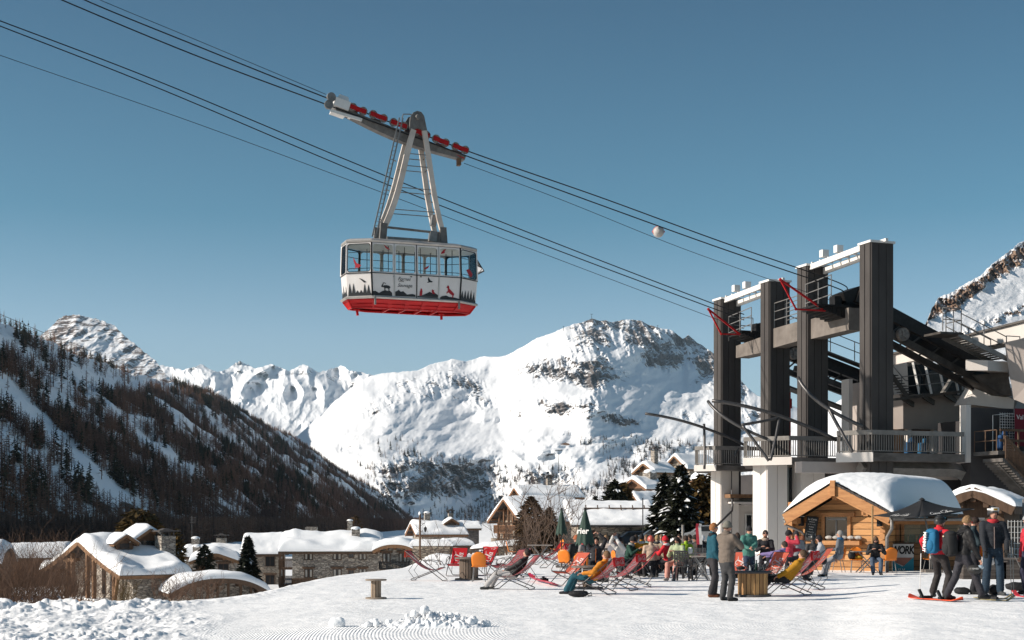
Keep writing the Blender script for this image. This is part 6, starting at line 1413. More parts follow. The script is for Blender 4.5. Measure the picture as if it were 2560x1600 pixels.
big_conifer('spruce_tree', 'tall dark spruce flecked with snow, left of the twin pointed pair near the station', 1660, 1188, 112, 6.9, spruce_m, 1, .29, .07, 3000)
big_conifer('spruce_tree', 'tallest dark spruce with snowy boughs, in front of the station', 1702, 1166, 104, 7.2, spruce_m, 2, .30, .08, 3800)
big_conifer('pine_tree', 'olive brown pine with snow clumps, between the tallest spruce and the first white pier', 1752, 1190, 108, 7.0, pine_m, 3, .20, .05, 2400, 'oval')
big_conifer('pine_tree', 'darker olive pine touching the first white pier', 1786, 1175, 114, 7.4, pine_m, 4, .14, .05, 1600, 'oval')
big_conifer('spruce_tree', 'small dark spruce left of the hillside chalets', 1488, 1240, 130, 4.8, spruce_m, 5, .26, .14, 1300)
big_conifer('spruce_tree', 'mid sized spruce standing behind the small dark one', 1536, 1202, 134, 6.2, spruce_m, 6, .20, .06, 1500, 'oval')
big_conifer('pine_tree', 'olive pine in front of the vertical boarded chalet', 1560, 1210, 138, 6.6, pine_m, 7, .17, .04, 1500, 'oval')
big_conifer('conifer_tree', 'rusty brown clipped conifer before the big twin roofed chalet', 1328, 1244, 104, 5.2, rust_m, 8, .22, 0, 2400, 'oval', leaf=.035)
big_conifer('conifer_tree', 'smaller rusty brown conifer right of the taller clipped one', 1374, 1268, 106, 4.4, rust_m, 9, .16, 0, 1500, 'oval', leaf=.035)
big_conifer('spruce_tree', 'young dark spruce between the arched roof house and the tall tan stone house', 620, 1344, 140, 7.4, spruce_m, 10, .26, .01, 2200)
big_conifer('pine_tree', 'dark pine in front of the small stone chalet', 512, 1362, 150, 4.4, spruce_m, 11, .2, .02, 1100, 'oval')
big_conifer('pine_tree', 'large golden brown pine rising behind the large stone chalet', 348, 1276, 150, 8.6, pine_m, 12, .26, 0, 3000, 'round', leaf=.045)
big_conifer('pine_tree', 'narrow golden brown pine right of the larger golden one', 440, 1324, 140, 5.2, pine_m, 13, .17, 0, 1100, 'oval')
big_conifer('larch_tree', 'lone reddish bare larch behind the long stone building', 888, 1290, 235, 7.5, rust_m, 14, .22, 0, 1000, 'oval', leaf=.03)
# ---- bare shrubs
twig = pm('twigs', (0.16, 0.11, 0.08), (0.07, 0.045, 0.035), 3, .9)
def bush(label, px, pb, Y, w_, h, seed, n_=240, name='bare_shrub', thick=.018, mat=None, z0=None, lean=.9, cat='shrub'):
    r = random.Random(seed); t = thing(name, label, cat, (X(px, Y), Y, Z(pb, Y) if z0 is None else z0)); m_ = MB()
    def br(p, d, L_, rr, dep):
        pts = [p]; k = 4
        for i in range(k): d = (d + Vector((r.gauss(0, .22), r.gauss(0, .22), .08 + r.gauss(0, .12)))).normalized(); pts.append(pts[-1] + d * L_ / k)
        m_.tube(pts, rr, 4 if dep else 5, r1=rr * .35, caps=False)
        if dep < 2:
            for _ in range(6 if dep == 0 else 4): i = r.randint(1, k); br(pts[i], (d + Vector((r.gauss(0, .8), r.gauss(0, .8), r.gauss(.2, .3)))).normalized(), L_ * r.uniform(.3, .6), rr * .5, dep + 1)
    for i in range(n_): 
        a = r.random() * 6.28; rad = w_ * .42 * r.random(); br(Vector((math.cos(a) * rad, math.sin(a) * rad * .7, 0)), Vector((math.cos(a) * lean * r.random(), math.sin(a) * lean * r.random(), 1)).normalized(), h * r.uniform(.6, 1.05), thick, 0)
    m_.build('branches', mat or twig, t); return t
brush_m = pm('reddish twigs', (0.17, 0.10, 0.065), (0.07, 0.042, 0.03), 2, .9)
bush('wide tangle of reddish bare branches at the far left edge', 25, 1530, 52, 2.6, 2.2, 1, 90, thick=.014, mat=brush_m); bush('tangled brown shrub at the foot of the large stone chalet', 110, 1530, 54, 2.6, 2.3, 2, 80, thick=.014, mat=brush_m)
bush('bare brown shrub left of the large chalet corner', 178, 1530, 58, 2.4, 2.0, 3, 56, thick=.014, mat=brush_m); bush('low brown shrub under the roof of the arched house', 430, 1510, 60, 1.9, 1.2, 4, 34, thick=.012, mat=brush_m); bush('small twiggy shrub by the arched roof house', 500, 1500, 62, 1.8, 1.0, 5, 30, thick=.012, mat=brush_m)
bush('small brown shrub by the door of the large stone chalet', 310, 1516, 66, 1.0, 1.1, 6, 30, thick=.012, mat=pine_m)
bush('spreading bare tree in front of the big twin roofed chalet', 1345, 1400, 72, 1.6, 3.6, 7, 9, 'bare_tree', .035, lean=1.3, cat='tree'); bush('thin bare tree right of the rusty conifers', 1400, 1395, 76, .8, 3.6, 8, 6, 'bare_tree', .03, lean=.8, cat='tree')
bush('leaning bare bush behind the closed umbrellas', 1440, 1398, 70, 1.6, 1.4, 9, 12, thick=.02, lean=1.3); bush('bare bush under the rusty conifers', 1290, 1402, 66, 2.0, 2.0, 10, 18, thick=.02, lean=1.2)
bush('slender bare sapling beside the first deckchair', 1106, 1412, 52, .35, 1.7, 11, 4, 'sapling', .012, lean=.4, cat='tree'); bush('low bare sapling behind the first deckchair', 1078, 1415, 54, .5, 1.2, 12, 4, 'sapling', .010, lean=.6, cat='tree')
# ---- poles, lamp, parked cars
def pole(name, label, px, p0, p1, Y, r_, mat, cat='pole'):
    t = thing(name, label, cat, (X(px, Y), Y, Z(p1, Y))); m_ = MB(); m_.tube([(0, 0, 0), (0, 0, Z(p0, Y) - Z(p1, Y))], r_, 8); m_.build('shaft', mat, t, True); return t, Z(p0, Y) - Z(p1, Y)
t, h = pole('street_lamp', 'old fashioned street lamp on a wooden pole before the dormer chalet', 1050, 1284, 1400, 85, .06, 'old timber', 'street lamp')
m_ = MB(); m_.tube([(0, 0, h * .72), (.25, 0, h * .8), (.32, 0, h * .72)], .015, 5); m_.tube([(.18 + .12 * math.cos(a), 0, h * .82 + .12 * math.sin(a)) for a in np.linspace(0, 6.28, 13)], .01, 4); m_.build('arm', 'black', t); m_ = MB(); m_.lathe([(.01, .12), (.1, .02), (.09, -.02), (.05, -.2), (.01, -.22)], (.32, 0, h * .68), 6); m_.build('lantern', 'black', t)
m_ = MB(); m_.ball((-.02, 0, h), .07, 8, 6, (1, 1, 1.9)); m_.build('snow_tuft', 'roof snow', t, True)
pole('pole', 'thin dark pole in front of the low stone building', 1607, 1245, 1345, 90, .035, 'black'); pole('pole', 'short grey post rising among the people by the parked cars', 1707, 1312, 1372, 62, .06, 'rail grey')
pole('pole', 'weathered bamboo pole standing right beside the black parasol', 2181, 1264, 1432, Yg(1432), .035, pm('bamboo', (0.36, 0.22, 0.10), (0.22, 0.13, 0.06), 3, .6))
pole('pole', 'thin steel pole by the rack at the right edge', 2559, 1248, 1400, 60, .06, 'galv')
def car_thing(label, px, py, Y, rz, col, i):
    t = thing('parked_car', label, 'car', (X(px, Y), Y, Z(py, Y)), R(rz), 'cars parked behind the terrace'); L_ = 2.1
    prof = [(-L_, .35), (-L_, .8), (-1.75, .92), (-1.35, 1.02), (-.75, 1.45), (.75, 1.5), (1.35, 1.1), (1.9, 1.0), (L_, .8), (L_, .35)]
    m_ = MB(); m_.prism([Vector((x_, -.85, z_)) for x_, z_ in prof], (0, 1.7, 0)); o = m_.build('body', pm('car paint %d' % i, col, None, 2, .25, spec=.6, coat=.6), t); bv = o.modifiers.new('b', 'BEVEL'); bv.width = .09; bv.segments = 3; bv.limit_method = 'ANGLE'
    m_ = MB(); m_.prism([Vector((x_, -.87, z_)) for x_, z_ in ((-1.15, 1.04), (-.7, 1.38), (.7, 1.42), (1.15, 1.08))], (0, 1.74, 0)); m_.build('windows', 'dark glass', t)
    for x_ in (-1.3, 1.3):
        for y_ in (-.86, .86): m_ = MB(); m_.lathe([(.001, -.1), (.32, -.1), (.33, 0), (.32, .1), (.001, .1)], (x_, y_, .33), 18, 'y'); w_ = m_.build('wheel', 'black', t); m_ = MB(); m_.lathe([(.001, -.11), (.2, -.11), (.2, .11), (.001, .11)], (x_, y_, .33), 12, 'y'); m_.build('rim', 'galv', w_)
    return t
car_thing('dark blue parked car, leftmost behind the café tables', 1585, 1372, 118, 10, (0.02, 0.03, 0.045), 0); car_thing('grey blue parked car with its windscreen toward the café tables', 1650, 1368, 112, -8, (0.10, 0.13, 0.155), 1); car_thing('dark grey parked car below the tallest spruce', 1715, 1367, 105, 8, (0.05, 0.06, 0.07), 2); car_thing('silver parked car next to the first white pier', 1775, 1365, 100, -5, (0.25, 0.26, 0.27), 3)
w_ = thing('snow_bank', 'ploughed bank of snow in front of the low stone building', 'snow bank', P(1640, 1352, 122)); 
XXb, YYb = np.meshgrid(np.linspace(-4, 4, 40), np.linspace(-2, 2, 16)); ZZb = (1.0 * np.sqrt(np.clip(1 - (XXb / 4) ** 2, 0, 1)) * np.sqrt(np.clip(1 - (YYb / 2) ** 2, 0, 1)) * (1 + .8 * fbm(XXb * .5, YYb * .5, 4, 3))) - .3
link('heap', npmesh('heap', np.stack([XXb.ravel(), YYb.ravel(), ZZb.ravel()], 1), gridfaces(16, 40), ['roof snow']), w_)
# ================================================================ snack hut
hutY = 51.0; hth = -33.0                                # across direction of the gable turns: front faces left and to the viewer
hx0 = X(2068, hutY); base = -0.1
hut = thing('snack_hut', 'orange wooden snack hut with a huge cushion of snow on its roof', 'hut', (hx0, hutY, base), R(hth))
# local: x along the gable front (to the right, slightly away), y into the hut
hc, hs_ = math.cos(R(hth)), math.sin(R(hth))
def hX(px, y=0.0): t_ = (px - 1280) / F; return (t_ * (hutY + y * hc) - hx0 + y * hs_) / (hc - t_ * hs_)
def hZ(px, py, y=0.0): x_ = hX(px, y); return Z(py, hutY + x_ * hs_ + y * hc) - base
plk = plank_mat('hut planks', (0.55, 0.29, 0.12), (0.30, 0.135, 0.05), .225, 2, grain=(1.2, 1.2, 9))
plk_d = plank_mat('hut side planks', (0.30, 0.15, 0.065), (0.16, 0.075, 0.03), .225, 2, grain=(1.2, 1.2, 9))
beam = pm('hut beams', (0.50, 0.25, 0.10), (0.30, 0.13, 0.05), 2.0, .6, .25, stretch=(1, 6, 6), bscale=8)
xl, xr_h = hX(1982), hX(2212); xa = 0.0; hz_a = hZ(2068 + 8, 1250); ex_l, ex_r = hX(1962, -.9), hX(2226, -.9); ez_l, ez_r = hZ(1962, 1296, -.9), hZ(2226, 1296, -.9)
apx, apz = hX(2084, -.9), hZ(2084, 1222, -.9)
ez = (ez_l + ez_r) / 2; D_h = 6.6
roofz = lambda x_: apz + (ez_l - apz) * (apx - x_) / (apx - ex_l) if x_ < apx else apz + (ez_r - apz) * (x_ - apx) / (ex_r - apx)
w_ = MB(); w_.prism([Vector(q) for q in [(xl, 0, 0), (xl, 0, roofz(xl) - .15), (apx, 0, apz - .15), (xr_h, 0, roofz(xr_h) - .15), (xr_h, 0, 0)]], (0, D_h, 0)); w_.build('wall', plk, hut)
m_ = MB()
for i in range(11):
    z_ = .1 + i * .2256
    for x_ in (xl, xr_h):
        m_.bx(x_ - .09, x_ + .09, -.24 - .06 * (i % 2), .0, z_, z_ + .19)
m_.build('corner_logs', beam, hut)
m_ = MB()
for xa_, za_, xb_, zb_ in ((ex_l, ez_l, apx, apz), (ex_r, ez_r, apx, apz)):
    m_.bar((xa_, -.9, za_ - .02), (xb_, -.9, zb_ - .02), .09, .36, up=(0, 0, 1)); m_.bar((xa_, -.94, za_ - .22), (xb_, -.94, zb_ - .22), .06, .06)
m_.box((apx, -.98, apz + .02), (.18, .12, .55)); m_.build('barge_board', beam, hut)
rf_ = MB()
for xa_, za_, xb_, zb_ in ((ex_l, ez_l, apx, apz), (apx, apz, ex_r, ez_r)):
    rf_.prism([Vector((xa_, -.9, za_ + .08)), Vector((xb_, -.9, zb_ + .08)), Vector((xb_, -.9, zb_ + .18)), Vector((xa_, -.9, za_ + .18))], (0, D_h + 1.6, 0))
rr_ = random.Random(5)
for i in range(60):
    k = i / 60; xx_ = apx + (ex_r - apx) * k; rf_.box((xx_, -.9, roofz(xx_) + .2), (.1, .12, .035 + .03 * rr_.random()), Matrix.Rotation(rr_.uniform(-.3, .3), 3, 'Z'))
hroof = rf_.build('roof', 'slate', hut)
m_ = MB()
for q in (apx, xl + .4, xr_h - .4, (apx + xr_h) / 2 + .3): m_.bar((q, -.85, roofz(q) - .28), (q, 0.1, roofz(q) - .28), .16, .2)
m_.build('purlin', beam, hroof)
# the great snow cushion: height follows the outline in the photograph
nx, ny = 90, 60
XH = np.linspace(0, 1, nx); YH = np.linspace(0, 1, ny); U_, V_ = np.meshgrid(XH, YH)
x_ = ex_l - .1 + (ex_r - ex_l + .25) * (0.5 - 0.5 * np.cos(np.pi * U_)); y_ = -.95 + (D_h + 1.9) * (0.5 - 0.5 * np.cos(np.pi * V_))
zr_h = np.vectorize(roofz)(np.clip(x_, ex_l, ex_r)) + .18
dd = np.minimum(np.minimum(x_ - (ex_l - .1), (ex_r + .15) - x_), (ex_r - ex_l))
ef = np.sqrt(np.clip(1 - (1 - np.clip(dd / .75, 0, 1)) ** 2, 0, 1)); ev = np.sqrt(np.clip(1 - (1 - np.clip((y_ + .95) / 3.2, 0, 1)) ** 2.2, 0, 1)); eb = np.sqrt(np.clip(1 - (1 - np.clip((D_h + .95 - y_) / .9, 0, 1)) ** 2, 0, 1))
xn = (x_ - apx) / (ex_r - apx)
target = apz + .52 - .98 * np.clip(np.abs(xn) - .05, 0, 2) ** 2.4 * np.where(xn < 0, .95, 0.36) 
ztop = zr_h + ef * eb * np.maximum(.10 + .0 * xn, ev * np.maximum(.25, target - zr_h + .12)) + .02 * fbm(x_ * 1.5, y_ * 1.5, 4, 3) * ef
rough_zone = ell(x_, y_, ex_r - 1.4, 0.9, 1.3, 2.2); ztop = ztop + rough_zone * ef * .05 * ridged(x_ * 3.2, y_ * 3.2, 4, 8)
bot = zr_h - .02
vs = np.concatenate([np.stack([x_, y_, ztop], 2).reshape(-1, 3), np.stack([x_, y_, bot], 2).reshape(-1, 3)]); f_ = gridfaces(ny, nx)
link('snow', npmesh('snow', vs, np.concatenate([f_, f_[:, ::-1] + nx * ny]), ['roof snow'], True), hroof)
# window
wx0, wx1, wz0, wz1 = hX(2062), hX(2121), hZ(2090, 1348), hZ(2090, 1292)
m_ = MB(); m_.bx(wx0 - .1, wx0 + .02, -.08, 0, wz0 - .05, wz1); m_.bx(wx1 - .02, wx1 + .1, -.08, 0, wz0 - .05, wz1); m_.bx(wx0 - .25, wx1 + .25, -.1, 0, wz1, wz1 + .15); m_.bx(wx0 - .8, wx1 + .5, -.3, 0, wz0 - .2, wz0 - .05); fr = m_.build('window', beam, hut)
m_ = MB(); m_.bx(wx0, wx1, -.012, 0.0, wz0 - .05, wz1); m_.build('pane', 'dark glass', fr)
m_ = MB(); m_.bx(wx0 + .1, wx1 - .08, -.05, -.02, wz1 - .12, wz1 - .06); m_.bx((wx0 + wx1) / 2 - .02, (wx0 + wx1) / 2 + .02, -.05, -.02, wz0, wz1 - .1); m_.build('sash', 'galv', fr)
m_ = MB()
for i in range(5): m_.ball((wx0 + .2 + i * .27, -.12, wz0 + .06), .12, 8, 6, (1.2, .7, .6))
m_.build('cushions', pm('pale cushion', (0.5, 0.48, 0.45), (0.25, 0.24, 0.23), 4, .9), fr)
# chalk menu board
mx0 = hX(2028); menu = thing('menu_board', 'leaning black chalk menu board beside the hut window', 'menu board', (hx0, hutY, base), R(hth)); rm = Matrix.Rotation(R(7), 3, 'Y') @ Matrix.Rotation(R(-6), 3, 'X')
cm_ = Vector((hX(2028, -.3), -.3, hZ(2028, 1322, -.3))); m_ = MB(); m_.box(cm_, (.40, .03, .84), rm); m_.build('slate_panel', pm('chalkboard', (0.035, 0.04, 0.042), (0.02, 0.022, 0.024), 4, .7), menu)
m_ = MB()
for sx, sz, wx_, wz_ in ((-.205, 0, .025, .88), (.205, 0, .025, .88), (0, -.43, .42, .025), (0, .43, .42, .025)): m_.box(cm_ + rm @ Vector((sx, -.01, sz)), (wx_, .04, wz_), rm)
m_.build('frame', 'black', menu)
for i, (tx, s_) in enumerate((('La Carte', .095), ('Boissons', .055), ('café  thé  chocolat', .038), ('vin chaud', .05), ('Snack', .06), ('crêpes  gaufres', .038), ('sandwichs', .042), ('bière', .05))):
    q = cm_ + rm @ Vector((0, -.022, .34 - i * .09)); Mx = Matrix.Translation(q) @ (rm @ Matrix.Rotation(R(90), 3, 'X')).to_4x4(); text_mesh(tx, s_, 'white steel', menu, Mx, 'chalk_writing', .1, .001)
# loudspeakers and gutters
for px, py, y_ in ((2003, 1303, -.35), (2199, 1304, -.35)):
    sp_ = thing('loudspeaker', 'black loudspeaker under the left eave of the snack hut' if px < 2100 else 'black loudspeaker under the right eave of the snack hut', 'loudspeaker', (hx0, hutY, base), R(hth), 'loudspeakers on the snack hut')
    m_ = MB(); c_ = Vector((hX(px, y_), y_, hZ(px, py, y_))); m_.box(c_, (.17, .2, .34), taper=.85); o = m_.build('case', 'black', sp_); bv = o.modifiers.new('b', 'BEVEL'); bv.width = .03; bv.segments = 3
    m_ = MB(); m_.bx(c_.x - .02, c_.x + .02, y_ + .08, .0, c_.z - .03, c_.z + .03); m_.build('bracket', 'black', sp_)
m_ = MB(); a_, g_ = Vector((ex_l - .03, -.9, ez_l)), Vector((ex_l - .03, D_h + .5, ez_l)); m_.tube([a_, g_], .07, 8)
m_.tube([a_ + Vector((0, .05, 0)), a_ + Vector((.02, .07, -.24)), a_ + Vector((.45, .5, -.46)), a_ + Vector((.52, .6, -.6)), a_ + Vector((.52, .6, -2.2))], .05, 8); m_.build('gutter', 'galv', hroof, True)
m_ = MB(); a_ = Vector((ex_r + .05, -.95, ez_r)); m_.tube([a_, a_ + Vector((0, 4, 0))], .08, 8); m_.tube([a_ + Vector((0, .03, 0)), a_ + Vector((0, .05, -.35)), a_ + Vector((-.2, .15, -.65)), a_ + Vector((-.22, .2, -2.0))], .06, 8); m_.build('gutter', 'galv', hroof, True)
# kiosk wing on the right: counter, glazed front, posts
kio = thing('kiosk', 'open fronted wooden kiosk with a glazed counter, right of the snack hut', 'kiosk', (hx0, hutY, base), R(-3))
kc, ks = math.cos(R(-3)), math.sin(R(-3))
def kX(px, y=0.0): t_ = (px - 1280) / F; return (t_ * (hutY + y * kc) - hx0 + y * ks) / (kc - t_ * ks)
def kZ(px, py, y=0.0): x_ = kX(px, y); return Z(py, hutY + x_ * ks + y * kc) - base
k0, k1 = kX(2236), kX(2440)
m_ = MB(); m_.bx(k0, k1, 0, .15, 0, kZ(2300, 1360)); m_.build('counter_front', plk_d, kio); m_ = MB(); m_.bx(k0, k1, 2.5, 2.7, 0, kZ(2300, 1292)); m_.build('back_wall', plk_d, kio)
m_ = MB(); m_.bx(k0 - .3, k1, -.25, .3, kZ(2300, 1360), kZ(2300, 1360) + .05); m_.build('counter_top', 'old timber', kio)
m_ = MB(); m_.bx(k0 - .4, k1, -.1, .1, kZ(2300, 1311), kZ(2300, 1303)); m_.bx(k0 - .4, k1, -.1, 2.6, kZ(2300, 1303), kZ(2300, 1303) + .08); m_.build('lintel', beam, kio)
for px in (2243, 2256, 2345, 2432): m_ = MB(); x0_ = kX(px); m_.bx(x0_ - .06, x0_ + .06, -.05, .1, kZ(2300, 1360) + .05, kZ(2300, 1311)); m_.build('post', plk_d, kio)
m_ = MB(); m_.bx(kX(2258), kX(2430), .03, .05, kZ(2300, 1357), kZ(2300, 1312)); m_.build('pane', glass_mat('kiosk glass', (.8, .85, .85), .35), kio)
rr_ = random.Random(9)
for i, (c_, lb) in enumerate((((.35, .25, .03), 'yellow'), ((.02, .12, .05), 'green'), ((.03, .1, .2), 'blue'), ((.35, .06, .04), 'red'), ((.4, .35, .3), 'pale'), ((.08, .2, .08), 'leaf green'), ((.3, .12, .02), 'amber'))):
    q = thing('display_goods', 'row of %s packets standing behind the kiosk glass' % lb, 'goods', (hx0, hutY, base), R(-3)); m_ = MB()
    for j in range(4): x0_ = kX(2262 + i * 22 + j * 5); m_.box((x0_, .5 + .1 * j, kZ(2300, 1357) + .12 + .04 * rr_.random()), (.1, .08, .24 + .1 * rr_.random()), taper=.7)
    m_.build('packets', pm('packet ' + lb, c_, None, 8, .4), q)
m_ = MB(); m_.bx(k0 - .3, k1 - .3, -1.1, 0.15, kZ(2300, 1300), kZ(2300, 1300) + .05); m_.tube([(k0 - .3, -1.1, kZ(2300, 1300) + .02), (k1, -1.1, kZ(2300, 1300) + .02)], .06, 8); m_.build('gutter', 'galv', kio)
m_ = MB(); m_.bx(kX(2300), kX(2345), -.02, 0.0, .05, .5); m_.build('vent_grille', 'black', kio)
# poster board WORK / SLV
po = thing('poster_board', 'white and turquoise poster board leaning on the kiosk counter', 'poster', (hx0, hutY, base), R(-3)); p0_, p1_ = kX(2232, -.32), kX(2284, -.32); zt2, zb2 = kZ(2258, 1360, -.32), .02
pw, ph = p1_ - p0_, zt2 - zb2; m_ = MB(); m_.bx(p0_, p1_, -.34, -.30, zb2, zt2); m_.build('panel', pm('poster white', (0.62, 0.6, 0.58), None, 3, .6), po)
m_ = MB(); m_.prism([Vector((p0_ + a * pw, -.345, zb2 + b_ * ph)) for a, b_ in ((0, 0), (1, 0), (1, .55), (.45, .22), (0, .40))], (0, .004, 0)); m_.build('print', pm('poster teal', (0.02, 0.25, 0.32), (0.015, 0.18, 0.25), 4, .5), po)
m_ = MB(); m_.prism([Vector((p0_ + a * pw, -.348, zb2 + b_ * ph)) for a, b_ in ((.1, .53), (.95, .53), (.52, .24), (.1, .36))], (0, .004, 0)); m_.build('print', pm('poster rust', (0.32, 0.13, 0.09), None, 4, .5), po)
text_mesh('WORK', .34, 'black', po, face_M((p0_ + pw * .46, -.352, zb2 + ph * .78), (1, 0, 0), (0, 0, 1)) @ Matrix.Diagonal((.8, 1.15, 1, 1)), 'lettering', .12, .002, bold=.012, spacing=.9)
text_mesh('SLV', .16, 'white steel', po, face_M((p0_ + pw * .4, -.352, zb2 + ph * .09), (1, 0, 0), (0, 0, 1)), 'lettering', .0, .002, bold=.004)
# second hut behind on the right
t, wall, rf, zt = house('wooden_hut', 'dark brown wooden hut with a snowy gable roof behind the black parasol', 'hut', (2432, 1221), (2535, 1268), 0, 60, 62, darkwood, H=4.2, L=5, over=.7, eave=.5, snow=.28, seed=50, roofm=darkwood, gable_mat=darkwood)
hbox(t, 'gable_post', -.08, .08, -.5, -.4, zt(1.2), zt(0) - .2, redwood)
# ================================================================ terrace furniture
def fabric(name, c, tr=0.35):
    if name in MATS: return MATS[name]
    m = pm(name, c, tuple(v * .8 for v in c), 5, .8, .15); n = m.node_tree.nodes; l = m.node_tree.links
    t = n.new('ShaderNodeBsdfTranslucent'); mx = n.new('ShaderNodeMixShader'); mx.inputs[0].default_value = tr
    b = n['Principled BSDF']; s = b.inputs['Base Color'].links[0].from_socket; l.new(s, t.inputs[0]); l.new(b.outputs[0], mx.inputs[1]); l.new(t.outputs[0], mx.inputs[2]); l.new(mx.outputs[0], n['Material Output'].inputs[0]); return m
RED = fabric('chair red', (0.50, 0.015, 0.022)); PINK = fabric('chair faded backlit red', (0.52, 0.14, 0.15)); ORG = fabric('chair sun bleached red', (0.62, 0.13, 0.08)); PUR = fabric('chair plum', (0.32, 0.06, 0.10)); WHT = fabric('chair lettering', (0.78, 0.74, 0.72), .3)  # PINK: faded red with the sunlight through the sling put into its colour
def script_strokes():
    """the flowing two word drinks logo as strokes: list of [(x, y, width)]"""
    out = []; sl = 0.32
    def arc(cx, cy, rx, ry, a0, a1, n=14, w0=.05, w1=.13):
        r_ = []
        for i in range(n + 1):
            a = math.radians(a0 + (a1 - a0) * i / n); x = cx + rx * math.cos(a); y = cy + ry * math.sin(a); r_.append((x + sl * y, y, w0 + (w1 - w0) * abs(math.cos(a)) ** 1.5))
        return r_
    def line(pts, w=.1):
        return [(x + sl * y, y, w if not isinstance(w, (list, tuple)) else w[i]) for i, (x, y) in enumerate(pts)]
    def small_o(x): out.append(arc(x, .25, .15, .25, 60, 430, 14))
    def small_c(x): out.append(arc(x, .25, .16, .25, 45, 320, 12))
    def small_a(x): out.append(arc(x, .25, .15, .25, 30, 390, 14)); out.append(line([(x + .15, .5), (x + .15, .1), (x + .22, 0), (x + .32, .08)], [.11, .11, .08, .04]))
    out.append(arc(.34, .52, .34, .50, 40, 315, 18, .05, .15)); out.append(line([(.55, .82), (.48, 1.0), (.36, 1.02), (.34, .9)], [.05, .07, .06, .03])); out.append(line([(.05, .05), (.3, -.18), (.9, -.2), (1.5, -.08), (1.9, -.12)], [.03, .08, .09, .07, .02]))
    small_o(.78); small_c(1.16); small_a(1.52); out.append(line([(1.86, .27), (2.06, .27)], .09))
    out.append(arc(2.50, .52, .34, .50, 40, 315, 18, .05, .15)); out.append(line([(2.7, .82), (2.75, 1.1), (3.0, 1.16), (3.5, .95), (3.9, 1.05)], [.05, .08, .09, .07, .02]))
    small_o(2.94); out.append(line([(3.20, .12), (3.24, .6), (3.34, .98), (3.42, .9), (3.32, .5), (3.27, .12), (3.36, .0), (3.46, .1)], [.1, .11, .08, .06, .09, .1, .07, .04])); small_a(3.68)
    return out, 4.1
STR, STRW = script_strokes()
def script_obj(fmap, par, mat=None, name='lettering', back=True):
    """fmap(x in 0..1 along the word, y in 0..1 up, side) -> point"""
    m_ = MB()
    for side in ((1, -1) if back else (1,)):
        for st_ in STR:
            L_ = []
            for i, (x, y, w) in enumerate(st_):
                x0, y0, _ = st_[max(i - 1, 0)]; x1, y1, _ = st_[min(i + 1, len(st_) - 1)]; dx, dy = x1 - x0, y1 - y0; d = math.hypot(dx, dy) or 1
                nx_, ny_ = -dy / d * w / 2, dx / d * w / 2
                L_.append([fmap((x + nx_) / STRW, (y + ny_ + .2) / 1.4, side), fmap((x - nx_) / STRW, (y - ny_ + .2) / 1.4, side)])
            m_.grid(L_)
    return m_.build(name, mat or WHT, par)
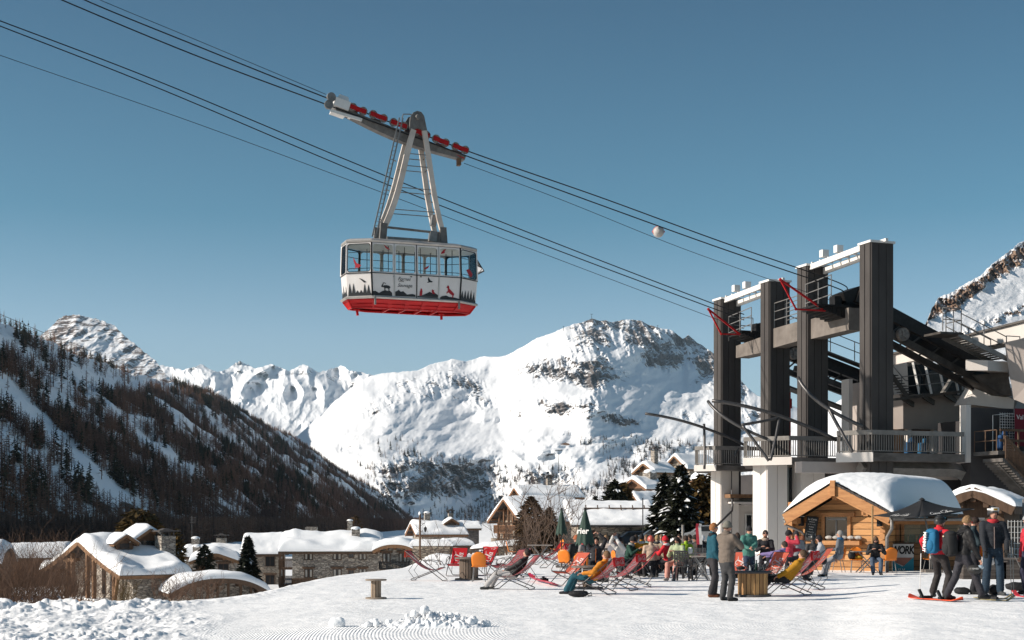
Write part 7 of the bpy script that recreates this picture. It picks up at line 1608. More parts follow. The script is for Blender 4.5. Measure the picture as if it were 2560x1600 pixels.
def deckchair(px, py, yaw, col, label, flap=None, top=.90, rec=0.0, scale=1.0, z=0.0, lett=True, text0=.10, draped=False):
    p = G(px, py, z + gz(px, Yg(py))); t = thing('deckchair', label, 'deckchair', p, R(yaw), 'deckchairs on the snow terrace'); t.scale = (scale,) * 3
    W_ = .27; bt = (-.56 - rec, top); ff = (.5, 0.02); sf = (.46, .40); bf = (-.46, .02)
    def frame(a, b_, nm, w_):
        m_ = MB(); pts = [(a[0], -w_, a[1]), (b_[0], -w_, b_[1] + .03), (b_[0] + .02, -w_ + .03, b_[1]), (b_[0] + .02, w_ - .03, b_[1]), (b_[0], w_, b_[1] + .03), (a[0], w_, a[1])]
        m_.tube(pts, .0125, 6); m_.tube([(a[0], -w_, a[1]), (a[0], w_, a[1])], .0125, 6); return m_.build(nm, 'tube', t, True)
    frame(bt, ff, 'back_frame', W_); frame(sf, bf, 'seat_frame', W_ - .025)
    for s_ in (-1, 1):
        m_ = MB(); k = .42; a = (bt[0] + (ff[0] - bt[0]) * k, bt[1] + (ff[1] - bt[1]) * k); y_ = s_ * (W_ + .015)
        m_.tube([(a[0] - .02, y_, a[1]), (a[0] + .05, y_, a[1] + .10), (.20, y_, .60), (.34, y_, .56), (.42, y_, .44), (sf[0] - .06, s_ * (W_ - .02), sf[1] - .03)], .011, 6); m_.build('armrest', 'tube', t, True)
        m_ = MB(); q = lambda k_: (bt[0] + (ff[0] - bt[0]) * k_, s_ * (W_ + .005), bt[1] + (ff[1] - bt[1]) * k_); m_.tube([q(.3), (-.52, s_ * (W_ - .01), .30 if top > .6 else .2), (bf[0] + .12, s_ * (W_ - .02), .07)], .009, 5); m_.build('prop', 'tube', t)
    C0, C1, C2 = np.array(bt), np.array((-.02 - rec * .3, .12)), np.array(sf)
    def pth(v): return (1 - v) ** 2 * C0 + 2 * v * (1 - v) * C1 + v * v * C2
    def srf(u, v, off=0.0):
        q = pth(v); d = pth(min(1, v + .02)) - pth(max(0, v - .02)); n_ = np.array((-d[1], d[0])); n_ /= np.linalg.norm(n_); q = q + n_ * off; return Vector((q[0], (u - .5) * 2 * (W_ - .03), q[1]))
    m_ = MB(); m_.grid([[srf(u, v) for u in (0, .25, .5, .75, 1)] for v in np.linspace(0, 1, 15)]); sl = m_.build('sling', col, t, True)
    if lett: script_obj(lambda x, y, sd_: srf(1 - (.12 + .74 * y) if sd_ > 0 else 1 - (.12 + .74 * y), text0 + (1 - x) * .62, .006 * sd_), sl)
    if flap:
        m_ = MB(); z0, x0 = bt[1] + .02, bt[0] - .02; hh = .20; d = np.array((-.10, -1)) if not draped else np.array((.35, -1)); d = d / np.linalg.norm(d)
        f = lambda u, v, off=0: Vector((x0 + d[0] * v * hh + off * -d[1] * -1, (u - .5) * 2 * (W_ - .01), z0 + d[1] * v * hh + .012 * math.sin(u * 9 + v * 3)))
        m_.grid([[f(u, v) for u in np.linspace(0, 1, 7)] for v in (0, .3, .6, 1)]); m_.grid([[f(u, v, -.03) for u in np.linspace(0, 1, 7)] for v in (0, .3, .6, 1)]); fl = m_.build('head_cushion', flap, t, True)
        script_obj(lambda x, y, sd_: f((.08 + .84 * x) if sd_ < 0 else .92 - .84 * x, .85 - .7 * y, (.008 if sd_ > 0 else -.040)), fl)
        script_obj(lambda x, y, sd_: f(1 - (.08 + .84 * x), .85 - .7 * y, .008), fl, back=False)
    return t
REDF = fabric('cushion red', (0.55, 0.02, 0.025), .15); ORF = fabric('cushion orange red', (0.62, 0.09, 0.05), .15)
deckchair(1070, 1452, -14, PINK, 'leftmost deckchair, pink sling facing right with an orange cushion on its tip', ORF, .88, .06)
deckchair(1143, 1440, 262, RED, 'bright red deckchair facing us just left of the big cable drum table')
deckchair(1212, 1438, 250, RED, 'red deckchair facing us behind the first orange chair', REDF, draped=True)
deckchair(1268, 1446, 150, PINK, 'empty pink deckchair, left of the two standing together before the orange side view chair'); deckchair(1280, 1441, 150, PINK, 'empty pink deckchair, right of the two standing together before the orange side view chair')
deckchair(1288, 1474, 160, PINK, 'pink deckchair carrying the sleeper in pale grey trousers', rec=.05)
deckchair(1388, 1421, 148, PINK, 'pale pink deckchair with a red cushion standing by the closed umbrellas', REDF); deckchair(1372, 1412, 160, RED, 'dark red deckchair half hidden at the foot of the rear closed umbrella', lett=False)
deckchair(1424, 1463, 222, ORG, 'orange red deckchair turned to us beside the round umbrella table')
deckchair(1487, 1486, 148, PINK, 'faded pink deckchair carrying the sunbather in teal trousers', REDF, .88, .08)
deckchair(1545, 1476, 148, PINK, 'pink deckchair with red cushion, middle of the row of three by the lattice chairs', REDF, .92, .08); deckchair(1583, 1468, 168, RED, 'red deckchair seen edge on, right end of the row of three', None, .98, .06)
deckchair(1585, 1440, 235, ORG, 'orange deckchair peeping behind the cushioned pink one', lett=False)
deckchair(1938, 1447, 128, PUR, 'tall plum deckchair with red cushion under the person in lilac', REDF, 1.0); deckchair(1928, 1462, 228, ORG, 'orange red deckchair turned to us behind the slatted cable drum')
deckchair(1972, 1488, 148, PINK, 'pink deckchair carrying the person in mustard, nearest us on the right', REDF, 1.0, .06, 1.04); deckchair(2010, 1474, 150, ORG, 'orange and plum deckchair right of the one with the mustard jacket', None, 1.04, .12, 1.04); deckchair(1842, 1462, 240, ORG, 'orange red deckchair glimpsed between the man in brown and the slatted drum')
# ---- moulded orange chairs
orange = pm('orange plastic', (0.72, 0.20, 0.015), (0.62, 0.16, 0.012), 2, .45, .05, spec=.4)
_oc = None
def orange_chair(px, py, yaw, label, z=0.0):
    global _oc
    p = G(px, py, gz(px, Yg(py)) + z)
    if _oc is None:
        t = thing('orange_chair', label, 'chair', p, R(yaw), 'orange moulded chairs'); m_ = MB(); rows = []
        for i in range(17):
            s_ = i / 16
            if s_ < .5: k = s_ / .5; f_, z_, w_ = .22 - .40 * k, .45 - .02 * math.sin(k * math.pi), .22 + .01 * k
            else: k = (s_ - .5) / .5; f_, z_, w_ = -.18 - .03 * math.sin(k * 1.6) - .07 * k, .45 + .42 * k, .215 * math.sqrt(max(.06, 1 - max(0, (k - .62) / .385) ** 2.4)) * (0.9 + .1 * math.sin(k * 3.1))
            if .42 < s_ < .58: z_ += .0
            rows.append([Vector((f_ + .02 * abs(u) ** 2 * (1 if s_ > .5 else 0), u * w_, z_ + (.015 * u * u if s_ < .5 else 0))) for u in np.linspace(-1, 1, 9)])
        m_.grid(rows); o = m_.build('seat_shell', orange, t, True); sm_ = o.modifiers.new('s', 'SOLIDIFY'); sm_.thickness = .014
        for sx, sy in ((.2, .19), (.2, -.19), (-.17, .17), (-.17, -.17)):
            m_ = MB(); m_.tube([(sx * .75, sy * .9, .44), (sx * 1.25, sy * 1.12, 0)], .013, 6); m_.build('leg', 'galv', t)
        _oc = t; return t
    c = copy_tree(_oc); c.location = p; c.rotation_euler = (0, 0, R(yaw)); c['label'] = label; return c
for a in ((1199, 1454, 85, 'orange chair with its back to us right beside the big cable drum table'), (1282, 1405, 0, 'orange chair seen from the side in front of the trestle table'), (1418, 1442, 60, 'orange chair with a rounded back left of the front umbrella pole'), (1455, 1452, 80, 'orange chair behind the orange red deckchair at the round table'), (1517, 1415, 100, 'orange chair back poking up behind the person with raised arms'),
          (1553, 1447, 20, 'orange chair edge showing right of the pair of raised arms'), (2094, 1431, 150, 'orange chair under the grey haired man'), (2142, 1432, 262, 'orange chair facing us with a yellow bag on its seat'), (2222, 1433, 95, 'orange chair with its back to us right of the parasol pole'), (1965, 1431, 120, 'orange chair behind the plum deckchair'),
          (2436, 1428, 200, 'orange chair half hidden behind the man reading his phone'), (1392, 1398, 200, 'orange chair far back below the rear closed umbrella'), (2330, 1430, 100, 'orange chair hidden behind the man with the blue backpack')): orange_chair(*a)
# ---- dark resin lattice chairs
resin = pm('dark resin', (0.035, 0.032, 0.032), (0.02, 0.019, 0.019), 4, .45, .05, spec=.45)
_rc = None
def resin_chair(px, py, yaw, label):
    global _rc
    p = G(px, py, gz(px, Yg(py)))
    if _rc is None:
        t = thing('resin_chair', label, 'chair', p, R(yaw), 'dark lattice backed chairs'); m_ = MB(); m_.box((0.02, 0, .43), (.44, .44, .03)); m_.build('seat', resin, t)
        m_ = MB(); B = lambda u, v: Vector((-.2 - .12 * v - .015 * math.cos(u * 2), u * (.21 - .02 * v), .45 + .46 * v))
        for i in range(6): u = -1 + 2 * i / 5; m_.bar(B(u, .05), B(u, .92), .012, .028 if 0 < i < 5 else .045, up=(0, 1, 0))
        for j in range(7):
            v = .12 + .8 * j / 6; 
            for i in range(4): m_.bar(B(-1 + i / 2, v), B(-.5 + i / 2, v), .012, .026 if j < 6 else .06)
        m_.build('backrest', resin, t)
        for s_ in (-1, 1):
            m_ = MB(); m_.tube([(-.24, s_ * .22, .66), (.0, s_ * .25, .67), (.2, s_ * .245, .65), (.24, s_ * .24, .58), (.22, s_ * .225, .44)], .022, 6); m_.build('armrest', resin, t, True)
            for x_, tx in ((.2, .05), (-.2, -.09)): m_ = MB(); m_.bar((x_, s_ * .2, .43), (x_ + tx, s_ * .23, 0), .045, .05); m_.build('leg', resin, t)
        _rc = t; return t
    c = copy_tree(_rc); c.location = p; c.rotation_euler = (0, 0, R(yaw)); c['label'] = label; return c
for a in ((1708, 1452, 72, 'dark lattice chair nearest us, back turned, before the pink trousered woman'), (1690, 1446, 80, 'dark lattice chair just left of the nearest one, half hidden behind it'), (1752, 1447, 150, 'dark lattice chair left of the man in teal'), (1622, 1434, 85, 'dark lattice chair with its back to us in the middle of the dining crowd'), (1574, 1437, 95, 'dark lattice chair behind the person in black and white'),
          (1527, 1440, 85, 'dark lattice chair left of the person in black and white'), (1443, 1428, 110, 'dark lattice chair left of the person with raised arms'), (1486, 1432, 80, 'dark lattice chair under the person with raised arms'), (1664, 1431, 160, 'dark lattice chair under the person in the red hat'), (1735, 1432, 40, 'dark lattice chair behind the basket table'), (1602, 1428, 100, 'dark lattice chair under the person in the orange jacket'), (1768, 1440, 20, 'dark lattice chair beside the pale basket')): resin_chair(*a)
# ---- cable drums used as tables
dwood = plank_mat('drum planks', (0.22, 0.165, 0.125), (0.11, 0.08, 0.06), .085, 0, grain=(3, 3, 1)); dtop = pm('drum top', (0.20, 0.165, 0.14), (0.10, 0.08, 0.07), 3, .8, .4, stretch=(1, 6, 1)); ywood = plank_mat('yellow drum planks', (0.50, 0.29, 0.12), (0.26, 0.14, 0.06), .10, 0, gap=(.04, .02, .01), grain=(3, 3, 1))
def drum(px, py, h, r_top, r_core, label, mw, mt=None, disc=.05, Yo=None, n_=22):
    p = G(px, py, gz(px, Yg(py))); t = thing('cable_drum_table', label, 'table', p)
    m_ = MB(); 
    for i in range(n_): a = 2 * math.pi * i / n_; m_.box((math.cos(a) * r_core, math.sin(a) * r_core, h / 2), (.03, 2 * math.pi * r_core / n_ - .006, h - 2 * disc), a)
    m_.lathe([(r_core - .02, disc), (r_core - .02, h - disc)], (0, 0, 0), 20); m_.build('core', mw, t)
    for nm, z0 in (('base', 0), ('tabletop', h - disc)):
        m_ = MB(); m_.lathe([(r_top - .01, z0), (r_top, z0 + .01), (r_top, z0 + disc - .01), (r_top - .01, z0 + disc)], (0, 0, 0), 36); m_.build(nm, mt or dtop, t)
    return t
drum(1172, 1450, .68, .42, .27, 'big grey cable drum table between two red deckchairs and an orange chair', dwood); drum(940, 1497, .45, .245, .10, 'small cable drum stool standing alone on the open snow', pm('pale drum wood', (0.33, 0.25, 0.18), (0.2, 0.15, 0.11), 3, .8, .3), pm('pale drum top', (0.30, 0.25, 0.20), (0.2, 0.16, 0.13), 3, .8, .3), .035, n_=10)
drum(1882, 1491, .60, .43, .33, 'yellowish slatted cable drum table in front of the mustard jacket', ywood, pm('dark drum top', (0.07, 0.065, 0.065), None, 4, .6)); drum(1468, 1472, .60, .42, .10, 'round dark topped table under the front closed umbrella', dwood)
# ---- café tables
def cafe_table(px, py, w_, label, h=.74, top='rail grey', d=.7, yaw=0, name='cafe_table'):
    p = G(px, py, gz(px, Yg(py))); t = thing(name, label, 'table', p, R(yaw)); m_ = MB(); m_.box((0, 0, h - .015), (w_, d, .03)); o = m_.build('tabletop', top, t)
    for s_ in (-1, 1):
        for k in (-1, 1): m_ = MB(); m_.bar((s_ * w_ * .32, k * d * .35, h - .03), (-s_ * w_ * .30, k * d * .35 + .02 * s_, 0), .03, .035); m_.build('leg', 'galv', t)
    return t
tt_ = pm('pale table', (0.36, 0.31, 0.27), (0.22, 0.19, 0.17), 3, .6, .2)
for a in ((1512, 1433, .9, 'small pale café table with glasses near the person with raised arms'), (1640, 1424, 2.4, 'long table crowded with diners in front of the parked cars'), (1738, 1442, 1.0, 'café table carrying the pale basket'), (1755, 1452, .7, 'café table edge just left of the man in teal'), (2168, 1432, 1.1, 'café table in front of the curly haired woman'), (2010, 1422, 1.4, 'café table beside the person in the red jacket'), (2045, 1419, 1.0, 'café table before the woman with the helmet'), (1560, 1420, 1.2, 'café table behind the person in black and white')):
    cafe_table(a[0], a[1], a[2], a[3], top=tt_ if a[0] != 2168 else 'rail grey')
cafe_table(1350, 1412, 1.0, 'weathered trestle table with crossed legs before the leaning bush', .8, tt_, .7, name='trestle_table')
# ---- closed green umbrellas
ug = pm('umbrella green', (0.030, 0.060, 0.045), (0.018, 0.038, 0.03), 4, .7, .3)
def closed_umbrella(px, ptop, phem, pb, Y, r_, label, txt, tz=.5):
    x_, zt_, zh, zb = X(px, Y), Z(ptop, Y), Z(phem, Y), Z(pb, Y); t = thing('closed_umbrella', label, 'umbrella', (x_, Y, zb), 0, 'closed green umbrellas'); m_ = MB(); rows = []; H_ = zt_ - zb; hh = zh - zb
    for i in range(12):
        k = i / 11; row = []
        for j in range(32): a = 2 * math.pi * j / 32; rr__ = (.03 + (r_ - .03) * k ** .9) * (1 + .13 * k * math.cos(8 * a)); row.append(Vector((rr__ * math.cos(a), rr__ * math.sin(a), H_ - (H_ - hh) * k - (.05 * math.cos(8 * a) if i == 11 else 0))))
        rows.append(row)
    m_.grid(rows, True); m_.build('canopy', ug, t, True); m_ = MB(); m_.tube([(0, 0, 0), (0, 0, H_ + .05)], .022, 8); m_.build('pole', 'black steel', t); m_ = MB(); m_.lathe([(.05, H_ - .02), (.04, H_ + .03), (.01, H_ + .06)], (0, 0, 0), 10); m_.build('finial', 'black', t)
    m_ = MB(); m_.box((0, 0, .03), (.45, .45, .06)); m_.build('base', 'concrete beam', t)
    if txt:
        for s_, tx in ((-.42, 'rier'),):
            a = -math.pi / 2 + s_; k = .62; rr__ = (.03 + (r_ - .03) * k) * 1.10; pos = Vector((rr__ * math.cos(a), rr__ * math.sin(a), H_ - (H_ - hh) * k)); tl = r_ / (H_ - hh)
            text_mesh(tx, .24, 'white steel', t, face_M(pos, (-math.sin(a), math.cos(a), 0), (-math.cos(a) * tl, -math.sin(a) * tl, 1)), 'lettering', .0, .01, bold=.006)
    return t
closed_umbrella(1404, 1273, 1336, 1418, 54, .21, 'rear closed green umbrella, the slimmer one behind the deckchairs', False); closed_umbrella(1463, 1274, 1361, 1455, 41.2, .26, 'front closed green umbrella with white letters beside the orange red deckchair', True)
# ---- open black parasol
YP = Yg(1431); pp = Vector((X(2330, YP), YP, 0)); par = thing('parasol', 'wide open black parasol with white script logos in front of the snack hut', 'parasol', pp)
ap = Vector((X(2305, YP) - pp.x, 0, Z(1249, YP))); cs = [Vector((X(2184, YP - .6) - pp.x, -.6, Z(1289, YP - .6))), Vector((X(2300, YP - 2.0) - pp.x, -1.9, Z(1293, YP - 2))), Vector((X(2438, YP - .2) - pp.x, -.1, Z(1272, YP))), Vector((X(2330, YP + 2) - pp.x, 2.0, Z(1276, YP + 2)))]
pb = pm('parasol black', (0.022, 0.022, 0.024), (0.014, 0.014, 0.015), 3, .8, .2)
m_ = MB(); n_ = 8
for i in range(4):
    a, b_ = cs[i], cs[(i + 1) % 4]; rows = []
    for j in range(n_ + 1):
        k = j / n_; rows.append([ap.lerp(a.lerp(b_, u), k) + Vector((0, 0, -.10 * math.sin(math.pi * k) - .05 * k * math.sin(math.pi * u))) for u in np.linspace(0, 1, 9)])
    m_.grid(rows)
m_.lathe([(.12, -.01), (.05, .05), (.01, .07)], ap, 12); can = m_.build('canopy', pb, par, 40); so = can.modifiers.new('s', 'SOLIDIFY'); so.thickness = .012
def fc(i, k, u): a, b_ = cs[i], cs[(i + 1) % 4]; return ap.lerp(a.lerp(b_, u), k) + Vector((0, 0, -.10 * math.sin(math.pi * k) - .05 * k * math.sin(math.pi * u)))
for i, u0, u1, k0_, k1_ in ((0, .3, .72, .93, .70), (1, .22, .70, .93, .66)): script_obj(lambda x, y, sd_: fc(i, k0_ + (k1_ - k0_) * y, u0 + (u1 - u0) * x) + Vector((-.01, -.03, .035)), can, 'white steel', back=False)
m_ = MB(); m_.tube([(0, 0, 0), (-.06, 0, .9), ap + Vector((0, 0, -.05))], .032, 10); m_.lathe([(.06, -.08), (.06, .08)], (-.035, 0, .5), 10); m_.build('pole', 'galv', par, True); m_ = MB()
for c_ in cs: m_.tube([ap + Vector((0, 0, -.12)), ap.lerp(c_, .5) + Vector((0, 0, -.14)), c_ + Vector((0, 0, -.02))], .014, 5)
m_.build('ribs', 'galv', par); m_ = MB(); m_.box((0, 0, .05), (.6, .6, .1)); m_.build('base', 'concrete beam', par)
# ---- small things: skis, bags, glasses, racks, snow heap
def slab(name, label, cat, pts, w_, th, mat, g=None, up=(0, 0, 1)):
    m_ = MB()
    for p, q in zip(pts[:-1], pts[1:]): m_.bar(p, q, w_, th, up=up)
    t = thing(name, label, cat, pts[0], 0, g); m_.v = [tuple(Vector(v) - Vector(pts[0])) for v in m_.v]; m_.build('deck', mat, t); return t
skr = pm('ski red', (0.60, 0.06, 0.05), (0.45, 0.02, 0.06), 6, .35, spec=.5); skp = pm('ski pink', (0.62, 0.04, 0.14), None, 6, .35)
def ski(a, b_, label, mat, w_=.085, g='skis lying by the deckchairs'):
    a, b_ = Vector(a), Vector(b_); d = (b_ - a).normalized(); pts = [a, a.lerp(b_, .9), b_ + Vector((0, 0, .04)), b_ + d * .1 + Vector((0, 0, .11))]; t = slab('ski', label, 'ski', pts, w_, .014, mat, g)
    m_ = MB(); c_ = (a.lerp(b_, .45) - a); m_.bar(c_ - d * .16 + Vector((0, 0, .04)), c_ + d * .16 + Vector((0, 0, .04)), .07, .05); m_.bar(c_ - d * .22 + Vector((0, 0, .07)), c_ - d * .10 + Vector((0, 0, .07)), .06, .08); m_.build('binding', 'black', t)
for i, (dx, c_, lb) in enumerate(((0, skr, 'front red ski lying on the snow beside the grey trousered sleeper'), (.10, skp, 'pink ski lying between two red ones'), (.22, skr, 'rear red ski of the bundle lying on the snow'))): ski(G(1392 - 4 * i, 1462 - i * 2, .05 + .03 * i), G(1335 - 5 * i, 1448 - i * 3, .06 + .03 * i), lb, c_)
def lump(name, label, cat, p, sz, mat, seed=1, rz=0, n_=18):
    t = thing(name, label, cat, p, rz); m_ = MB(); m_.ball((0, 0, 0), 1, n_, 12); v = np.array(m_.v); d = 1 + .22 * fbm(v[:, 0] * 1.7 + v[:, 2] + seed, v[:, 1] * 1.7 - v[:, 2] * .6, 4, seed); v = np.sign(v) * np.abs(v) ** .8 * d[:, None] * np.array(sz) / 2; v[:, 2] += sz[2] / 2; m_.v = [tuple(q) for q in v]; m_.build('body', mat, t, True); return t
blk = pm('black fabric', (0.02, 0.02, 0.022), (0.008, 0.008, 0.009), 8, .75, .6)
t = lump('bag', 'black bag lying on the snow at the feet of the teal trousered sunbather', 'bag', G(1446, 1492), (.46, .28, .15), blk, 3); m_ = MB(); m_.tube([(.2, 0, .05), (.3, .02, .10), (.32, .05, .03), (.22, .06, .02)], .012, 6); m_.build('strap', 'black', t)
lump('bag', 'yellow bag on the seat of the orange chair facing us', 'bag', G(2142, 1432, .0) + Vector((.05, 0, .46)), (.34, .26, .13), pm('yellow cloth', (0.5, 0.3, 0.03), None, 6, .8, .4), 4); lump('bag', 'black handbag on the same orange chair beside the yellow bag', 'bag', G(2130, 1432, 0) + Vector((-.02, -.05, .46)), (.26, .2, .26), blk, 5)
lump('bag', 'dark bag on the snow between the standing skiers', 'bag', G(2405, 1486, .15), (.35, .3, .16), blk, 6); lump('bag', 'dark bag lying at the right edge beside the ski poles', 'bag', G(2545, 1477, .15), (.6, .3, .2), blk, 7); lump('hat', 'black hat left on the edge of the slatted cable drum', 'hat', G(1852, 1487, 0) + Vector((0, 0, .60)), (.2, .16, .09), blk, 8)
lump('cushions', 'stack of pale sofa cushions behind the grey trousered skiers', 'cushion', G(2462, 1440, .15) + Vector((0, 0, .3)), (.6, .5, .26), pm('cushion grey', (0.45, 0.42, 0.4), None, 4, .9), 9)
lump('cushion', 'beige bolster cushion beside the person in the red jacket', 'cushion', G(2027, 1421) + Vector((0, 0, .75)), (.85, .3, .22), pm('bolster', (0.33, 0.29, 0.26), None, 4, .9), 10)
lump('snowball', 'lone round lump of snow left of the snow heap', 'snow lump', G(843, 1571, -.03), (.27, .26, .19), 'roof snow', 11, n_=28)
lump('helmet', 'dark ski helmet lying at the feet of the tall skier', 'helmet', G(2487, 1487, .15), (.3, .26, .22), blk, 12); lump('helmet', 'black helmet on the table by the seated woman in sunglasses', 'helmet', G(2062, 1424) + Vector((0, 0, .72)), (.26, .24, .2), pm('gloss black', (.015, .015, .016), None, 3, .25, spec=.6), 13)
gls = glass_mat('drink glass', (.75, .8, .8), .3)
def bottle(px, py, z, h, r_, label, mat, cat='bottle'):
    p = G(px, py, 0) + Vector((0, 0, z)); t = thing(cat.replace(' ', '_'), label, cat, p); m_ = MB(); prof = [(r_, 0), (r_, h * .55), (r_ * .4, h * .75), (r_ * .36, h)] if cat == 'bottle' else [(r_ * .8, 0), (r_, h)]; m_.lathe(prof, (0, 0, 0), 12); m_.build('body', mat, t, True)
    if cat == 'bottle': m_ = MB(); m_.lathe([(r_ * .42, h - .015), (r_ * .42, h + .01)], (0, 0, 0), 10); m_.build('cap', 'black', t)
bottle(1884, 1491, .60, .30, .035, 'clear tall bottle on the slatted cable drum', gls); bottle(1891, 1489, .60, .24, .038, 'dark green bottle beside the clear one on the slatted drum', pm('bottle green', (.02, .045, .04), None, 4, .15))
for i, px in enumerate((1866, 1875, 1902, 1911, 1922)): bottle(px, 1490 - (i % 2) * 3, .60, .12, .035, 'drinking glass on the slatted cable drum, number'.replace(', number', '') + [' at its left rim', ' left of the clear bottle', ' right of the dark bottle', ' second from the right rim', ' at its right rim'][i], gls, 'glass')
for i, px in enumerate((1493, 1500)): bottle(px, 1433, .74, .15, .04, ('left' if i == 0 else 'right') + ' glass on the small pale café table', gls, 'glass')
t = thing('basket', 'pale slatted basket on the café table left of the man in teal', 'basket', G(1742, 1442) + Vector((0, 0, .74))); m_ = MB()
for i in range(12):
    for s_ in (-1, 1): m_.box((-.25 + i * .045, s_ * .15, .09), (.018, .012, .18))
m_.box((0, 0, .01), (.5, .3, .02)); m_.build('slats', 'galv', t); lump('jug', 'white jug beside the slatted basket', 'jug', G(1726, 1443) + Vector((0, 0, .74)), (.15, .15, .2), 'white steel', 14)
def skipole(px0, py0, px1, py1, Y0, Y1, label, mat='galv'):
    a, b_ = P(px0, py0, Y0), P(px1, py1, Y1); t = thing('ski_pole', label, 'ski pole', b_, 0, 'ski poles held by the standing skiers'); m_ = MB(); m_.tube([a - b_, Vector((0, 0, .0))], .009, 6, r1=.006); m_.build('shaft', mat, t); m_ = MB(); d = (a - b_).normalized(); m_.tube([a - b_ - d * .13, a - b_], .016, 8); m_.build('grip', 'black', t); m_ = MB(); m_.lathe([(.005, .05), (.045, .055), (.005, .06)], (0, 0, 0), 10); m_.build('basket', 'black', t)
y_ = Yg(1497, .15); skipole(2303, 1368, 2299, 1497, y_, y_, 'leftmost ski pole planted beside the man in the red jacket', 'white steel')
y_ = Yg(1480, .15); skipole(2489, 1362, 2499, 1479, y_, y_ - .1, 'ski pole hanging in front of the tall skier'); y_ = Yg(1497, .15); skipole(2524, 1350, 2529, 1497, y_, y_, 'ski pole, left of the close pair at the right edge'); skipole(2531, 1352, 2535, 1499, y_, y_, 'ski pole, right of the close pair at the right edge')
y_ = Yg(1447, .1); skipole(2532, 1380, 2568, 1455, y_, y_, 'slanting ski pole at the far right edge')
# upright skis behind the man in teal
for px, c_, lb in ((1748, skr, 'upright red ski leaning behind the man in teal, left one'), (1755, 'white steel', 'upright white ski leaning behind the man in teal, middle one'), (1812, skr, 'upright red ski tip showing between the teal and brown jackets')):
    Yk = 45; t = thing('ski', lb, 'ski', (X(px, Yk), Yk, 0), 0, 'upright skis'); m_ = MB(); m_.bar((0, 0, .6), (-.06 if px < 1800 else .05, .1, 1.56), .09, .015, up=(0, 1, 0)); m_.bar((-.06 if px < 1800 else .05, .1, 1.56), (-.04, .06, 1.68), .08, .014, up=(0, 1, 0)); m_.build('deck', c_, t); m_ = MB(); m_.box((-.03, .02, .9), (.07, .06, .25)); m_.build('binding', 'black', t)
# snowboard and skis of the standing group
bd = thing('snowboard', 'orange red snowboard under the man with the blue backpack', 'snowboard', G(2338, 1501, .15)); m_ = MB(); rows = []
for i in range(17):
    k = i / 16; l_ = -.72 + 1.44 * k; w_ = (.145 - .03 * (1 - abs(2 * k - 1))) * math.sqrt(max(.02, 1 - max(0, (abs(2 * k - 1) - .8) / .2) ** 2)); z_ = .02 + .08 * max(0, (abs(2 * k - 1) - .76) / .24) ** 2; rows.append([Vector((l_, -w_, z_)), Vector((l_, w_, z_))])
m_.grid(rows); o = m_.build('deck', pm('board orange', (0.75, 0.10, 0.03), (0.65, 0.06, 0.02), 2, .3, spec=.5), bd); so = o.modifiers.new('s', 'SOLIDIFY'); so.thickness = .015; bd.rotation_euler = (0, 0, R(-60))
for x_ in (-.25, .25): m_ = MB(); m_.box((x_, 0, .06), (.12, .26, .05)); m_.bar((x_ + .02, -.12, .06), (x_ - .05, -.15, .22), .12, .03); m_.build('binding', 'black', bd)
for k, (a0_, b0_, lb) in enumerate((((2440, 1497), (2525, 1502), 'front ski of the yellow and black pair on the snow'), ((2436, 1493), (2520, 1497), 'rear ski of the yellow and black pair on the snow'))): ski(G(*a0_, .16), G(*b0_, .16), lb, pm('ski yellow', (0.35, 0.28, 0.10), (0.04, 0.04, 0.04), 7, .4), .09, 'skis on the snow by the standing skiers')
ski(G(2600, 1495, .16), G(2540, 1489, .16), 'orange ski tip entering at the right edge', skr, .1, 'skis on the snow by the standing skiers')
# wire rack and planters behind the tall skier
t = thing('wire_rack', 'tall white wire rack behind the tall skier', 'rack', P(2520, 1420, 52)); m_ = MB()
for i in range(8): m_.tube([(i * .12 - .0, 0, -.3), (i * .12, 0, 1.75)], .008, 4)
for i in range(9): m_.tube([(0, 0, .1 + i * .2), (.84, 0, .1 + i * .2)], .008, 4)
m_.build('wires', 'white steel', t)
for px, w_, h_, lb in ((2462, 1.3, .42, 'woven grey planter box behind the striding skier'), (2555, 1.6, .5, 'low pallet bench under the wire rack')):
    t = thing('planter' if px < 2500 else 'bench', lb, 'planter' if px < 2500 else 'bench', G(px, 1440, .1)); m_ = MB(); m_.bx(-w_ / 2, w_ / 2, 0, .5, -.1, h_); m_.build('box', plank_mat('dark planks', (.10, .085, .075), (.05, .04, .035), .09, 2), t); m_ = MB(); m_.bx(-w_ / 2 - .03, w_ / 2 + .03, -.03, .53, h_, h_ + .04); m_.build('rim', dtop, t)
